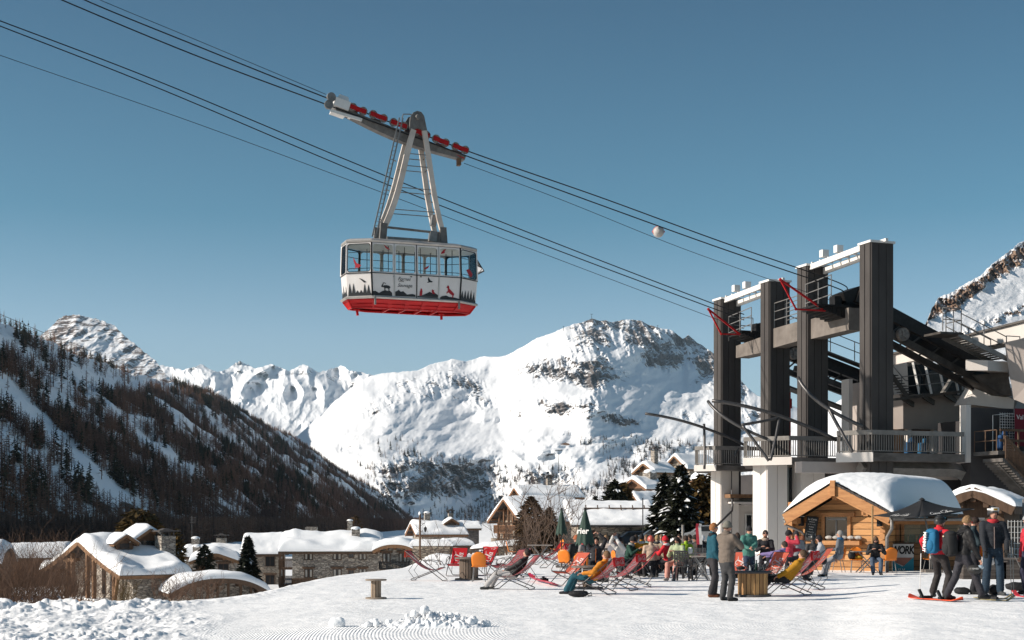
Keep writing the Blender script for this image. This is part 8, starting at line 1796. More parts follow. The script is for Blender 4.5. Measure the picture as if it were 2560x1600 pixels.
# the heap of broken snow
hp = thing('snow_heap', 'heap of broken snow chunks on the groomed snow, nearest us', 'snow heap', G(1080, 1566)); rr_ = np.random.RandomState(4); m_ = MB()
hx, hy = np.meshgrid(np.linspace(-1.15, 1.05, 150), np.linspace(-.45, .45, 60)); env = np.clip(1 - (hx / 1.12) ** 2, 0, 1) ** .7 * np.clip(1 - (hy / .42) ** 2, 0, 1) ** .6 * np.interp(hx, [-1.15, -.8, -.3, 0, .3, .6, 1.05], [.1, .35, .75, 1, .95, .7, .15])
hz_ = env * (.16 + .22 * np.abs(fbm(hx * 4.2, hy * 4.2, 4, 91, .6)) + .08 * ridged(hx * 11, hy * 11, 3, 92)) - .03
link('chunks', npmesh('chunks', np.stack([hx.ravel(), hy.ravel(), hz_.ravel()], 1), gridfaces(60, 150), ['snow'], True), hp)
for i in range(46):
    a = rr_.rand(); x_ = -1.2 + 2.2 * a; y_ = rr_.randn() * .14; e = np.interp(x_, [-1.15, -.8, -.3, 0, .3, .6, 1.05], [.0, .10, .20, .26, .25, .16, .0]); r_ = .02 + .06 * rr_.rand() ** 2; z_ = max(0.005, e * (1 - min(1, abs(y_) / .4)) + rr_.randn() * .02); s0 = len(m_.v); m_.ball((0, 0, 0), 1, 10, 7); v = np.array(m_.v[s0:]); d = 1 + .5 * fbm(v[:, 0] * 1.5 + i, v[:, 1] * 1.5 + v[:, 2], 3, i); v = v * d[:, None] * r_ * (1 + .3 * rr_.rand()) + np.array((x_, y_, z_)); m_.v[s0:] = [tuple(q) for q in v]
m_.build('loose_chunks', 'snow', hp, True)['kind'] = 'stuff'
# ================================================================ people
skin = pm('skin', (0.50, 0.27, 0.19), (0.42, 0.21, 0.145), 12, .5, .05); lipm = pm('lips', (0.30, 0.09, 0.08), None, 9, .5)
def cloth(name, c, sc=7, rough=.8): return pm('cloth ' + name, c, tuple(v * .6 for v in c), sc, rough, .5, contrast=.3, dist=.01)
def capsule(m_, a, b_, ra, rb, n=12):
    a, b_ = Vector(a), Vector(b_); d = b_ - a; L_ = d.length
    if L_ < 1e-5: m_.ball(a, ra, n, 8); return
    d.normalize(); pts = []; rr = []
    for t in (-1, -.8, -.45): pts.append(a + d * ra * t); rr.append(ra * math.sqrt(max(0.002, 1 - t * t)))
    for t in (0, .33, .66, 1): pts.append(a + d * L_ * t); rr.append(ra + (rb - ra) * t)
    for t in (.45, .8, 1): pts.append(b_ + d * rb * t); rr.append(rb * math.sqrt(max(0.002, 1 - t * t)))
    m_.tube(pts, rr, n)
def ik(a, c, l1, l2, hint):
    a, c, hint = Vector(a), Vector(c), Vector(hint); d = c - a; L_ = d.length
    if L_ > (l1 + l2) * .995: c = a + d * ((l1 + l2) * .995 / L_); d = c - a; L_ = d.length
    x_ = (l1 * l1 - l2 * l2 + L_ * L_) / (2 * L_); h_ = math.sqrt(max(0, l1 * l1 - x_ * x_)); u = d.normalized(); hn = hint - u * hint.dot(u)
    if hn.length < 1e-5: hn = Vector((0, 0, -1))
    return a + u * x_ + hn.normalized() * h_, c
def person(label, pos, face, h=1.75, pose='stand', jacket=(.02, .02, .02), pants=(.02, .02, .02), shoes=(.02, .015, .012), hair=(.05, .03, .02), hat=None, hatc=(.02, .02, .02), glasses=None, lean=0.0, LH=None, RH=None,
           LF=None, RF=None, head=(0, 0), seat=.47, bulk=1.0, hem=.12, collar=None, gloves=None, goggle=None, hairlen=0, beard=False, vox=.019, stripe=None, twist=0, hipf=0.0, knee=None, quilt=False, group=None, recl=0.0):
    s = h / 1.75; m_ = MB(); seg = []                        # seg: (a, b, ra, rb, mat)
    JK, PT, SH, SK = 0, 1, 2, 3
    pv = Vector((0, hipf, .95 * s)) if pose == 'stand' else Vector((0, hipf, (seat + .09)))
    sp_ = Vector((0, math.sin(R(lean)), math.cos(R(lean)))); sd_ = Vector((math.cos(R(twist)), math.sin(R(twist)), 0)); fw = sd_.cross(sp_) * -1
    chest = pv + sp_ * .30 * s; neck0 = pv + sp_ * .50 * s; nk = neck0 + sp_ * .07 * s
    hp, hy = head; hd_dir = Vector((math.sin(R(-hy)) * math.cos(R(hp)), math.cos(R(hy)) * math.cos(R(hp)), -math.sin(R(hp))))     # where the face looks
    hr = Vector((math.cos(R(hy)), math.sin(R(hy)), 0)); hu = hr.cross(hd_dir); spb = (sp_ * .6 + Vector((0, 0, .4))).normalized()
    hc_ = nk + spb * .115 * s + hd_dir * .025 * s
    def cap(a, b_, ra, rb, k): capsule(m_, a, b_, ra * s, rb * s); seg.append((Vector(a), Vector(b_), ra * s, rb * s, k))
    def ellb(c_, sc3, k, rot=None): m_.ball(c_, 1, 14, 10, tuple(v * s for v in sc3), rot); seg.append((Vector(c_) - sd_ * sc3[0] * s * .4, Vector(c_) + sd_ * sc3[0] * s * .4, min(sc3[1:]) * s, min(sc3[1:]) * s, k))
    B = bulk; rotb = Matrix((sd_, fw, sp_)).transposed()
    ellb(pv + sp_ * -.01, (.165 * B, .125 * B, .13), PT, rotb)
    ellb(pv + sp_ * (.11 - hem * .3) * s, (.175 * B, .135 * B, .12 + hem), JK, rotb); ellb(pv + sp_ * .24 * s, (.175 * B, .13 * B, .17), JK, rotb); ellb(pv + sp_ * .38 * s, (.195 * B, .125 * B, .15), JK, rotb)
    shl = {}
    for k, sg in (('L', -1), ('R', 1)): shl[k] = pv + sp_ * .455 * s + sd_ * sg * .165 * s
    cap(shl['L'], shl['R'], .075 * B, .075 * B, JK); cap(neck0 - sp_ * .03, nk + sp_ * .02, .075 * B, .066, JK); cap(nk, hc_ - hu * .05 * s, .052, .05, SK)
    # head: skull, jaw, nose, ears
    rh = Matrix((hr, hd_dir, hu)).transposed()
    m_.ball(hc_ + hu * .015 * s, 1, 16, 12, (.075 * s, .092 * s, .10 * s), rh); m_.ball(hc_ - hu * .05 * s + hd_dir * .02 * s, 1, 12, 8, (.056 * s, .062 * s, .062 * s), rh); capsule(m_, hc_ + hd_dir * .085 * s + hu * .012 * s, hc_ + hd_dir * .100 * s - hu * .018 * s, .011 * s, .015 * s, 8)
    for sg in (-1, 1): m_.ball(hc_ + hr * sg * .078 * s - hd_dir * .005, 1, 8, 6, (.012 * s, .022 * s, .032 * s), rh)
    seg.append((hc_ + hu * .02, hc_ - hu * .04, .09 * s, .075 * s, SK))
    hands = []
    for k, sg in (('L', -1), ('R', 1)):
        T_ = (LH if k == 'L' else RH)
        if T_ is None: T_ = (sg * .27 * s, .05, pv.z - .12 * s)
        T_ = Vector(T_[:3]); hint = Vector((sg * .5, -.6, -.5)) if (len(LH or ()) < 6 or k == 'R') else Vector(LH[3:6])
        src = LH if k == 'L' else RH
        if src is not None and len(src) > 3: hint = Vector(src[3:6])
        S_ = shl[k] + sd_ * sg * .02; el, wr = ik(S_, T_, .29 * s, .26 * s, hint)
        cap(S_, el, .076 * B, .064 * B, JK); cap(el, wr, .062 * B, .048, JK); hands.append((el, wr, sg))
    feet = []
    for k, sg in (('L', -1), ('R', 1)):
        T_ = (LF if k == 'L' else RF); hipj = pv + sd_ * sg * .09 * s - Vector((0, 0, .02))
        if T_ is None: T_ = (sg * .11 * s, .0, .0) if pose == 'stand' else (sg * .12, .48, 0)
        ank = Vector((T_[0], T_[1], T_[2] + .085 * s)); fa = T_[3] if len(T_) > 3 else sg * -8
        kn, ank = ik(hipj, ank, .44 * s, .42 * s, Vector(knee) if knee else (Vector((sg * .12, 1, .1)) if pose == 'stand' else Vector((sg * .15, .6, 1))))
        wp = .094 if B >= 1 else .085
        cap(hipj, kn, wp * 1.08, wp * .80, PT); cap(kn, ank + Vector((0, 0, .04)), wp * .82, wp * .80, PT)
        fd = Vector((-math.sin(R(fa)), math.cos(R(fa)), 0)); pitch_ = T_[4] if len(T_) > 4 else 0; fd = (fd + Vector((0, 0, pitch_))).normalized(); dn = Vector((0, 0, -.045 * s))
        cap(ank - fd * .03 * s + dn * .9, ank + fd * .16 * s + dn * 1.15, .048, .042, SH); cap(ank + Vector((0, 0, .03)), ank + dn * .6, .055, .05, SH); feet.append(ank)
    tmp = m_.mesh('tmp', ['black'], True); o = D.objects.new('tmp', tmp); COL.objects.link(o); rm_ = o.modifiers.new('r', 'REMESH'); rm_.mode = 'VOXEL'; rm_.voxel_size = vox; rm_.use_smooth_shade = True; sm_ = o.modifiers.new('s', 'SMOOTH'); sm_.iterations = 3; sm_.factor = .5
    dg = bpy.context.evaluated_depsgraph_get(); ev_ = o.evaluated_get(dg); me = D.meshes.new_from_object(ev_); D.objects.remove(o); D.meshes.remove(tmp)
    n_ = len(me.vertices); co = np.empty(n_ * 3, np.float32); me.vertices.foreach_get('co', co); co = co.reshape(-1, 3).astype(float)
    def near(Pp):
        best = np.full(len(Pp), 9.0); lab = np.zeros(len(Pp), int)
        for a, b_, ra, rb, k in seg:
            a_, d_ = np.array(a), np.array(b_ - a); L2 = max(1e-9, d_ @ d_); t_ = np.clip(((Pp - a_) @ d_) / L2, 0, 1); dd_ = np.linalg.norm(Pp - a_ - t_[:, None] * d_, axis=1) - (ra + (rb - ra) * t_) * (1.0)
            w_ = dd_ < best; best[w_] = dd_[w_]; lab[w_] = k
        return lab
    lv = near(co); no = np.empty(n_ * 3, np.float32); me.vertices.foreach_get('normal', no); no = no.reshape(-1, 3)
    amp = np.where(lv == JK, .010, np.where(lv == PT, .009, 0.0)); sd0 = (hash(label) % 97) * .37
    wr_ = fbm(co[:, 0] * 9 + co[:, 1] * 5 + sd0, co[:, 2] * 13 + co[:, 1] * 4, 3, 5) + .6 * ridged(co[:, 0] * 6 + co[:, 2] * 9 + sd0, co[:, 1] * 7 + co[:, 2] * 4, 2, 6)
    if quilt: wr_ = wr_ * .4 + .9 * np.abs(np.sin(co[:, 2] * 62)) 
    co = co + no * (amp * wr_)[:, None]; me.vertices.foreach_set('co', co.astype(np.float32).ravel())
    nf = len(me.polygons); ce = np.empty(nf * 3, np.float32); me.polygons.foreach_get('center', ce); lf = near(ce.reshape(-1, 3).astype(float)); me.polygons.foreach_set('use_smooth', np.ones(nf, bool))
    # hands: palm, four fingers, thumb, joined to the body mesh
    hm = MB()
    for el, wr, sg in hands:
        d = (wr - el).normalized(); sdv = d.cross(Vector((0, 0, 1)));
        if sdv.length < .2: sdv = Vector((0, 1, 0)) if abs(d.y) < .8 else Vector((1, 0, 0))
        sdv = (sdv - d * sdv.dot(d)).normalized(); up_ = sdv.cross(d); pc = wr + d * .075 * s
        hm.ball(wr + d * .06 * s, 1, 10, 8, (.040 * s, .020 * s, .052 * s), Matrix((sdv, up_, d)).transposed())
        for i, (off, ln_) in enumerate(((-.030, .060), (-.010, .070), (.010, .066), (.029, .052))):
            a = pc + sdv * off * s + d * .02 * s; b_ = a + d * ln_ * .5 * s - up_ * .012 * s; c_ = b_ + d * ln_ * .35 * s - up_ * .028 * s; hm.tube([a, b_, c_], [.0095 * s, .0088 * s, .007 * s], 6)
        a = wr + d * .03 * s - sdv * sg * .034 * s; hm.tube([a, a + d * .03 * s - sdv * sg * .022 * s, a + d * .055 * s - sdv * sg * .022 * s - up_ * .01 * s], [.011 * s, .010 * s, .008 * s], 6)
    mats = [cloth('%02d%02d%02d' % tuple(int(v * 99) for v in jacket), jacket), cloth('%02d%02d%02d' % tuple(int(v * 99) for v in pants), pants), cloth('%02d%02d%02d' % tuple(int(v * 99) for v in shoes), shoes, 9, .6), skin]
    if gloves: mats.append(cloth('glove', gloves))
    hme = hm.mesh('h', ['black'], True)
    import bmesh
    bm_ = bmesh.new(); me.polygons.foreach_set('material_index', lf.astype(np.int32)); bm_.from_mesh(me); k0 = len(bm_.faces); bm_.from_mesh(hme); bm_.faces.ensure_lookup_table()
    for f in bm_.faces[k0:]: f.material_index = 4 if gloves else 3
    me2 = D.meshes.new('person'); bm_.to_mesh(me2); bm_.free(); D.meshes.remove(me); D.meshes.remove(hme)
    for mt in mats: me2.materials.append(mt)
    pr = link('person', me2); pr.location = pos; pr.rotation_euler = (0, 0, R(face - 90)); tag(pr, label, 'person', group)
    # face
    def at_h(x_, y_, z_): return hc_ + hr * x_ * s + hd_dir * y_ * s + hu * z_ * s
    hm = MB()
    for sg in (-1, 1): hm.ball(at_h(sg * .030, .082, .018), .0095 * s, 8, 6)
    hm.build('eyes', 'black', pr, True); hm = MB(); hm.ball(at_h(0, .079, -.055), 1, 10, 6, (.024 * s, .008 * s, .007 * s), rh); hm.build('mouth', lipm, pr, True)
    if hair is not None and hat != 'helmet':
        hmat = pm('hair %02d%02d' % (int(hair[0] * 99), int(hair[1] * 99)), hair, tuple(v * .45 for v in hair), 25, .7, .8, stretch=(1, 1, .3)); hm = MB(); rows = []
        for i in range(15):
            t_ = math.pi * (i / 14) * (.80 if hairlen else .66); row = []
            for j in range(26):
                a = 2 * math.pi * j / 26; x_, y_ = math.sin(a), -math.cos(a)      # y_ = +1 is the face
                tt = t_ * (1 - .42 * max(0, y_)) ; r0 = 1.0 + .05 * math.sin(9 * a + i) + .04 * math.sin(5 * a - 2 * i) + (.25 * hairlen * (i / 14) ** 1.5 if y_ < .4 else 0)
                row.append(at_h(.083 * math.sin(tt) * x_ * r0 * 1.04, .100 * math.sin(tt) * y_ * r0 - .008, .118 * math.cos(tt) * r0 + .012 - (.10 * hairlen * (i / 14) if y_ < .3 else 0)))
            rows.append(row)
        hm.grid(rows, True); hm.build('hair', hmat, pr, True)
    if beard:
        hm = MB(); hm.ball(at_h(0, .035, -.075), 1, 12, 8, (.056 * s, .058 * s, .045 * s), rh); hm.build('beard', pm('beard', (.16, .08, .04), None, 20, .8), pr, True)
    if hat == 'beanie':
        hm = MB(); rows = []
        for i in range(10):
            t_ = math.pi * i / 9 * .56; rr__ = 1.0 + (.06 if i == 9 else 0)
            rows.append([at_h(.088 * math.sin(t_) * math.sin(a) * rr__, (.106 * math.sin(t_) * -math.cos(a)) * rr__ - .006 , .128 * math.cos(t_) + .018 + (.0 if i < 9 else -.006)) for a in np.linspace(0, 2 * math.pi, 25)[:-1]])
        hm.grid(rows, True); hm.build('beanie', cloth('hat%02d%02d%02d' % tuple(int(v * 99) for v in hatc), hatc, 20), pr, True)
        hm = MB(); r1_ = [at_h(.090 * math.sin(a), -.109 * math.cos(a) - .006, .000) for a in np.linspace(0, 2 * math.pi, 25)[:-1]]; r2_ = [at_h(.095 * math.sin(a), -.113 * math.cos(a) - .006, .022) for a in np.linspace(0, 2 * math.pi, 25)[:-1]]; r3_ = [at_h(.089 * math.sin(a), -.108 * math.cos(a) - .006, .048) for a in np.linspace(0, 2 * math.pi, 25)[:-1]]
        hm.grid([r1_, r2_, r3_], True); hm.build('beanie_cuff', cloth('hat%02d%02d%02d' % tuple(int(v * 99) for v in hatc), hatc, 20), pr, True)
    if hat == 'helmet':
        hm = MB(); rows = []
        for i in range(12):
            t_ = math.pi * i / 11 * .62
            rows.append([at_h(.108 * math.sin(t_) * math.sin(a), .126 * math.sin(t_ * (1 - .22 * max(0, -math.cos(a)))) * -math.cos(a) - .008, .140 * math.cos(t_ * (1 - .25 * max(0, -math.cos(a)))) + .012) for a in np.linspace(0, 2 * math.pi, 29)[:-1]])
        hm.grid(rows, True)
        for i in range(5): hm.bar(at_h(-.05 + .025 * i, .05, .148 - abs(i - 2) * .008), at_h(-.05 + .025 * i, -.06, .145 - abs(i - 2) * .008), .008 * s, .012 * s)
        hm.build('helmet', pm('helmet %02d%02d' % (int(hatc[0] * 99), int(hatc[2] * 99)), hatc, tuple(v * .8 for v in hatc), 4, .4, spec=.5), pr, True)
        hm = MB(); hm.tube([at_h(-.08, .0, -.03), at_h(-.06, .03, -.085), at_h(0, .05, -.105), at_h(.06, .03, -.085), at_h(.08, .0, -.03)], .007 * s, 5); hm.build('chin_strap', 'black', pr)
    if goggle is not None:
        strap, lens, up_z = goggle; hm = MB(); n2 = 24; hm.grid([[at_h(.113 * math.sin(a), -.131 * math.cos(a) - .006, z_ + up_z) for a in np.linspace(0, 2 * math.pi, n2 + 1)[:-1]] for z_ in (.022, .055)], True); hm.build('goggle_strap', strap, pr, True)
        hm = MB(); rr2 = []
        for z_ in (-.0, .012, .035, .058, .07): rr2.append([at_h(.085 * math.sin(a), .105 + .030 * math.cos(a * 1.2) + (-.008 if z_ in (-.0, .07) else .006), z_ + up_z + .006) for a in np.linspace(-1.2, 1.2, 13)])
        hm.grid(rr2); fr_ = hm.build('goggle_frame', strap, pr, True); hm = MB(); hm.grid([[at_h(.072 * math.sin(a), .113 + .030 * math.cos(a * 1.2), z_ + up_z + .006) for a in np.linspace(-1.1, 1.1, 13)] for z_ in (.012, .035, .058)]); hm.build('lens', lens, fr_, True)
    if glasses:
        hm = MB(); 
        for sg in (-1, 1): hm.ball(at_h(sg * .034, .090, .018), 1, 12, 8, (.028 * s, .010 * s, .020 * s), rh); hm.bar(at_h(sg * .062, .080, .022), at_h(sg * .082, .0, .02), .005, .008)
        hm.build('sunglasses', glasses, pr, True)
    if collar:
        hm = MB(); cc2 = neck0 + sp_ * .02
        rows = [[cc2 + (sd_ * math.sin(a) * r_ + fw * -math.cos(a) * r_ * .9 + sp_ * z_) * s for a in np.linspace(0, 2 * math.pi, 21)[:-1]] for r_, z_ in ((.105, -.03), (.118, .01), (.105, .05), (.075, .055))]; hm.grid(rows, True); hm.build('collar', cloth('col%02d%02d%02d' % tuple(int(v * 99) for v in collar), collar, 14), pr, True)
    if stripe:
        hm = MB(); hm.bar(pv + sp_ * .42 * s + fw * .135 * s * B, pv + sp_ * -.02 * s + fw * .152 * s * B, .016, .012, up=(1, 0, 0)); hm.build('zip', pm('zip %02d' % int(stripe[0] * 99), stripe, None, 4, .5), pr)
    return pr
def PG(px, py, z=0.0): return G(px, py, gz(px, Yg(py, z)) if z == 0 else z)
blue_l = pm('blue lens', (0.02, 0.16, 0.45), (0.01, 0.35, 0.5), 6, .08, spec=.8); gold_l = pm('gold lens', (0.45, 0.28, 0.05), (0.3, 0.15, .03), 5, .08, metal=.6)
# ---- standing pair by the slatted drum
person('man in teal jacket with ginger hair and blue sunglasses, hands in pockets', PG(1782, 1493), 8, 1.72, jacket=(.008, .075, .11), pants=(.035, .032, .036), shoes=(.13, .045, .02), hair=(.36, .15, .05), glasses=blue_l, LH=(-.19, .12, .88, -.5, -.9, -.1), RH=(.19, .12, .88, .5, -.9, -.1), LF=(-.10, .06, 0, 10), RF=(.12, -.08, 0, -15), collar=(.012, .012, .014), bulk=1.12, hem=.18, head=(4, -12))
person('man in long brown jacket and grey knitted hat seen from behind', PG(1816, 1502), 38, 1.76, jacket=(.17, .135, .11), pants=(.055, .054, .056), shoes=(.015, .014, .015), hat='beanie', hatc=(.20, .19, .16), hair=(.1, .06, .04), glasses='black', LH=(-.05, .33, 1.28, -.7, -.4, -.5), RH=(.10, .34, 1.30, .7, -.4, -.5), LF=(-.11, .0, 0, 12), RF=(.13, -.02, 0, -20), bulk=1.16, hem=.26, head=(4, -30), collar=(.17, .135, .11))
person('person in sea green coat and black hat holding gloves and looking at us', PG(1872, 1461), 285, 1.62, jacket=(.07, .21, .175), pants=(.03, .05, .09), hat='beanie', hatc=(.015, .015, .018), hair=None, LH=(.04, .30, 1.05, -.6, -.3, -.6), RH=(.15, .34, 1.02, .7, -.3, -.6), bulk=1.14, hem=.28, head=(6, 6), collar=(.07, .21, .175))
# ---- right group of skiers
pA = person('skier in red jacket with blue backpack and black helmet, one arm on a pole', PG(2348, 1499, .15), 35, 1.72, jacket=(.62, .02, .035), pants=(.032, .028, .028), shoes=(.03, .03, .03), hat='helmet', hatc=(.02, .021, .022), goggle=('black', blue_l, .03), LH=(-.47, .13, 1.02, -.7, -.7, .1), RH=(.26, .22, .98), LF=(-.20, .05, .04, 25), RF=(.17, -.02, .04, -5), gloves=(.02, .02, .02), bulk=1.08, head=(0, -28), collar=(.62, .02, .035))
pB = person('skier in black jacket with black rucksack holding a helmet, stepping forward', PG(2405, 1504, .15), 8, 1.74, jacket=(.018, .018, .020), pants=(.036, .034, .042), shoes=(.02, .02, .02), hair=(.30, .18, .09), glasses=pm('red frame', (.6, .03, .03), None, 4, .3), LH=(-.25, .10, .95), RH=(.24, .26, .86, .5, -.8, 0), LF=(-.10, -.28, .0, 10), RF=(.12, .38, .0, -6), head=(18, -6), bulk=1.1, hipf=.02, lean=6, collar=(.018, .018, .020), hem=.14)
person('dark haired man in navy shell looking down at his phone', PG(2434, 1486, .15), 335, 1.72, jacket=(.03, .05, .06), pants=(.02, .02, .025), hair=(.035, .02, .015), LH=(.02, .36, 1.20, -.5, -.5, -.7), RH=(.12, .36, 1.18, .5, -.5, -.7), head=(28, 0), stripe=(.6, .03, .03))
pC = person('tall skier in quilted black jacket and navy trousers with white goggles on his helmet', PG(2482, 1488, .15), 262, 1.92, jacket=(.020, .023, .030), pants=(.020, .040, .065), shoes=(.05, .055, .06), hat='helmet', hatc=(.03, .03, .032), goggle=('white steel', gold_l, .045), LH=(-.26, .20, 1.02, -.5, -.8, 0), RH=(.20, .22, .98, .5, -.8, 0), LF=(-.15, .04, 0, 18), RF=(.16, .02, 0, -22), gloves=(.015, .015, .016), bulk=1.10, quilt=True, head=(2, 8), collar=(.5, .03, .04), stripe=(.30, .22, .20))
person('person in red jacket cut off by the right edge', PG(2572, 1486, .15), 190, 1.74, jacket=(.55, .03, .05), pants=(.03, .03, .06), hair=(.05, .03, .02), hat='helmet', hatc=(.3, .3, .3))
ph = thing('phone', 'phone held by the dark haired man in the navy shell', 'phone', P(2453, 1346, Yg(1486, .15) - .28)); m_ = MB(); m_.box((0, 0, 0), (.13, .07, .01), Matrix.Rotation(R(-20), 3, 'Y')); m_.build('case', 'black', ph)
hh_ = thing('ski_helmet', 'black helmet with goggles dangling from the stepping skier\'s hand', 'helmet', P(2436, 1424, Yg(1504, .15) - .22)); m_ = MB(); m_.ball((0, 0, 0), .125, 16, 10, (1.15, 1, .78)); m_.build('shell', pm('matt black shell', (.035, .034, .033), None, 4, .5), hh_, True); m_ = MB(); m_.ball((.11, -.04, .05), 1, 12, 8, (.07, .05, .045)); m_.build('goggles', pm('pale lens', (.45, .55, .62), (.1, .12, .14), 5, .1, spec=.7), hh_, True); m_ = MB(); m_.tube([(-.05, 0, .08), (0, 0, .2), (.04, 0, .08)], .006, 5); m_.build('chin_strap', 'black', hh_); text_mesh('SWEET', .045, 'white steel', hh_, face_M((-.01, -.128, .02), (1, 0, 0), (0, 0, 1)), 'lettering', 0, .003)
def backpack(pr, label, c, w_, h_, d_, z_, text=None, badge=False, lean=0):
    t = D.objects.new('backpack', None); COL.objects.link(t); tag(t, label, 'backpack'); t.location = pr.location; t.rotation_euler = pr.rotation_euler; me_ = cloth('pack%02d%02d%02d' % tuple(int(v * 99) for v in c), c, 5)
    cy = -.13 - d_ / 2; rl_ = Matrix.Rotation(R(lean), 3, 'X')
    m_ = MB(); m_.ball((0, 0, 0), 1, 18, 14); v = np.array(m_.v); v = np.sign(v) * np.abs(v) ** .55; v = v * np.array((w_, d_, h_)) / 2; v = v + (.012 * fbm(v[:, 0] * 14, v[:, 2] * 14, 3, 4))[:, None]; m_.v = [tuple(rl_ @ Vector(q) + Vector((0, cy, z_))) for q in v]; m_.build('bag', me_, t, True)
    m_ = MB(); m_.ball((0, cy - d_ * .35, z_ - h_ * .14), 1, 14, 10, (w_ * .38, d_ * .35, h_ * .28)); m_.build('front_pocket', me_, t, True)
    m_ = MB(); m_.ball((0, cy, z_ + h_ * .42), 1, 14, 10, (w_ * .46, d_ * .52, h_ * .13)); m_.build('lid', me_, t, True)
    for s_ in (-1, 1): m_ = MB(); m_.tube([(s_ * .10, cy + d_ * .4, z_ + .2), (s_ * .12, -.02, z_ + .245), (s_ * .13, .13, z_ + .12), (s_ * .15, .06, z_ - .1), (s_ * .12, cy + d_ * .4, z_ - .18)], .014, 6); m_.build('strap', me_, t)
    if text: text_mesh(text, .095, 'white steel', t, face_M((-.015 - w_ * .18, cy - d_ * .72, z_ - .0), (-.08, .0, -1), (1, -.0, 0)), 'lettering', 0, .02, bold=.004)
    if badge: m_ = MB(); m_.ball((0, cy - d_ * .62, z_ + .16), 1, 10, 6, (.035, .012, .018)); m_.build('badge', pm('badge', (.55, .5, .42), (.4, .2, .05), 9, .6), t, True)
    return t
backpack(pA, 'blue backpack with white lettering worn by the skier in red', (.015, .14, .28), .30, .50, .20, 1.20, 'MAMMUT'); backpack(pB, 'black rucksack worn by the stepping skier in black', (.020, .020, .021), .31, .50, .24, 1.16, None, True, 6)
# ---- people lying in deckchairs
def recline(label, px, py, yaw, jacket, pants, shoes, hair, z0=.30, lean=-38, RFo=(.12, .78, .0), LFo=(-.12, .82, 0), **k):
    p = G(px, py); return person(label, p, yaw, 1.70, 'sit', jacket, pants, shoes, hair, seat=z0, lean=lean, LF=LFo, RF=RFo, **k)
recline('sleeper in black jacket and pale grey trousers lying back in a pink deckchair', 1288, 1474, 165, (.016, .016, .017), (.45, .43, .42), (.03, .028, .03), (.05, .035, .03), hipf=.05, LH=(-.05, .25, .50), RH=(.05, .25, .50), head=(-15, 0), LFo=(-.14, .72, .0), RFo=(.12, .66, 0))
recline('sunbather in orange jacket and teal trousers with feet on the snow', 1482, 1486, 160, (.62, .22, .02), (.015, .085, .115), (.02, .02, .022), (.25, .14, .07), hipf=.02, LH=(-.30, .15, .52), RH=(.30, .12, .55), head=(-10, 0), LFo=(-.14, .62, 0), RFo=(.10, .58, 0))
recline('person in mustard puffer with black trousers and legs crossed in a deckchair', 1968, 1490, 160, (.42, .20, .01), (.02, .02, .022), (.015, .015, .016), (.12, .07, .04), hipf=.0, LH=(-.20, .22, .45), RH=(.20, .18, .50), head=(-10, 0), z0=.34, LFo=(-.05, .95, .22, 0, .35), RFo=(.12, .62, 0), quilt=True)
recline('person in lilac jacket lying in the tall plum deckchair', 1930, 1452, 150, (.22, .17, .36), (.03, .03, .035), (.02, .02, .02), (.06, .04, .03), hipf=-.02, z0=.42, LH=(-.25, .30, .78), RH=(.2, .25, .7))
# ---- people seated around the tables
def sit(label, px, ptop, Y, yaw, jacket, pants=(.02, .02, .024), hair=(.05, .03, .02), **k):
    zt_ = Z(ptop, Y); seat = k.pop('seat', None); lean = k.pop('lean', 6)
    if seat is None: seat = max(.42, min(.62, zt_ - .86))
    return person(label, Vector((X(px, Y), Y, 0)), yaw, 1.70, 'sit', jacket, pants, k.pop('shoes', (.03, .03, .03)), hair, seat=seat, lean=lean, vox=.021, **k)
sit('dark haired person in black with arms folded behind the head', 1490, 1352, 43, 262, (.02, .02, .022), LH=(-.10, -.05, 1.36, -1, .3, .3), RH=(.10, -.05, 1.36, 1, .3, .3), lean=-12, hair=(.04, .03, .02), stripe=(.55, .14, .02))
sit('person in black and white jacket with both arms raised to the head', 1548, 1352, 41.5, 205, (.60, .58, .56), (.02, .02, .02), LH=(-.06, .16, 1.30, -.6, .6, .2), RH=(.08, .14, 1.34, .6, .6, .2), lean=-6, hair=(.03, .02, .02))
sit('person in black woolly hat and dark green jacket bending over the table', 1570, 1341, 46, 330, (.02, .07, .05), hat='beanie', hatc=(.012, .012, .014), LH=(-.1, .4, .85), RH=(.1, .4, .85), head=(20, 0), lean=14, collar=(.4, .4, .38))
sit('person in orange ski jacket with black hat and pale snood', 1604, 1337, 46, 85, (.62, .26, .015), hat='beanie', hatc=(.012, .012, .014), LH=(-.2, .38, .9), RH=(.2, .38, .9), bulk=1.1, collar=(.55, .54, .52))
sit('person in pale teal jacket between the orange and blond diners', 1622, 1352, 49, 200, (.25, .42, .40), hair=(.2, .12, .07))
sit('person with short blond hair and dark collar at the long table', 1641, 1340, 48, 60, (.42, .32, .22), hair=(.42, .28, .14), collar=(.03, .03, .035)); sit('person with coral helmet beside the blond diner', 1628, 1358, 44.5, 95, (.55, .40, .30), hat='helmet', hatc=(.50, .10, .07))
sit('person in red woolly hat and red jacket with a white shoulder stripe', 1672, 1341, 44.5, 148, (.60, .02, .03), hat='beanie', hatc=(.62, .015, .03), LH=(-.18, .36, .86), RH=(.18, .36, .86), lean=10, collar=(.65, .62, .60))
sit('dark haired woman in pale lime jacket and pink trousers facing us', 1696, 1341, 42.5, 235, (.40, .46, .28), (.62, .30, .24), hair=(.02, .014, .012), hairlen=1.0, LH=(-.1, .35, .85), RH=(.1, .35, .85), head=(22, 0), shoes=(.45, .42, .38))
sit('person in neon yellow jacket at the back of the table', 1718, 1352, 46.5, 120, (.32, .50, .02), hair=(.05, .03, .02)); sit('dark haired person in black sitting upright behind the neon jacket', 1729, 1338, 49.5, 200, (.03, .03, .035), hair=(.05, .03, .02))
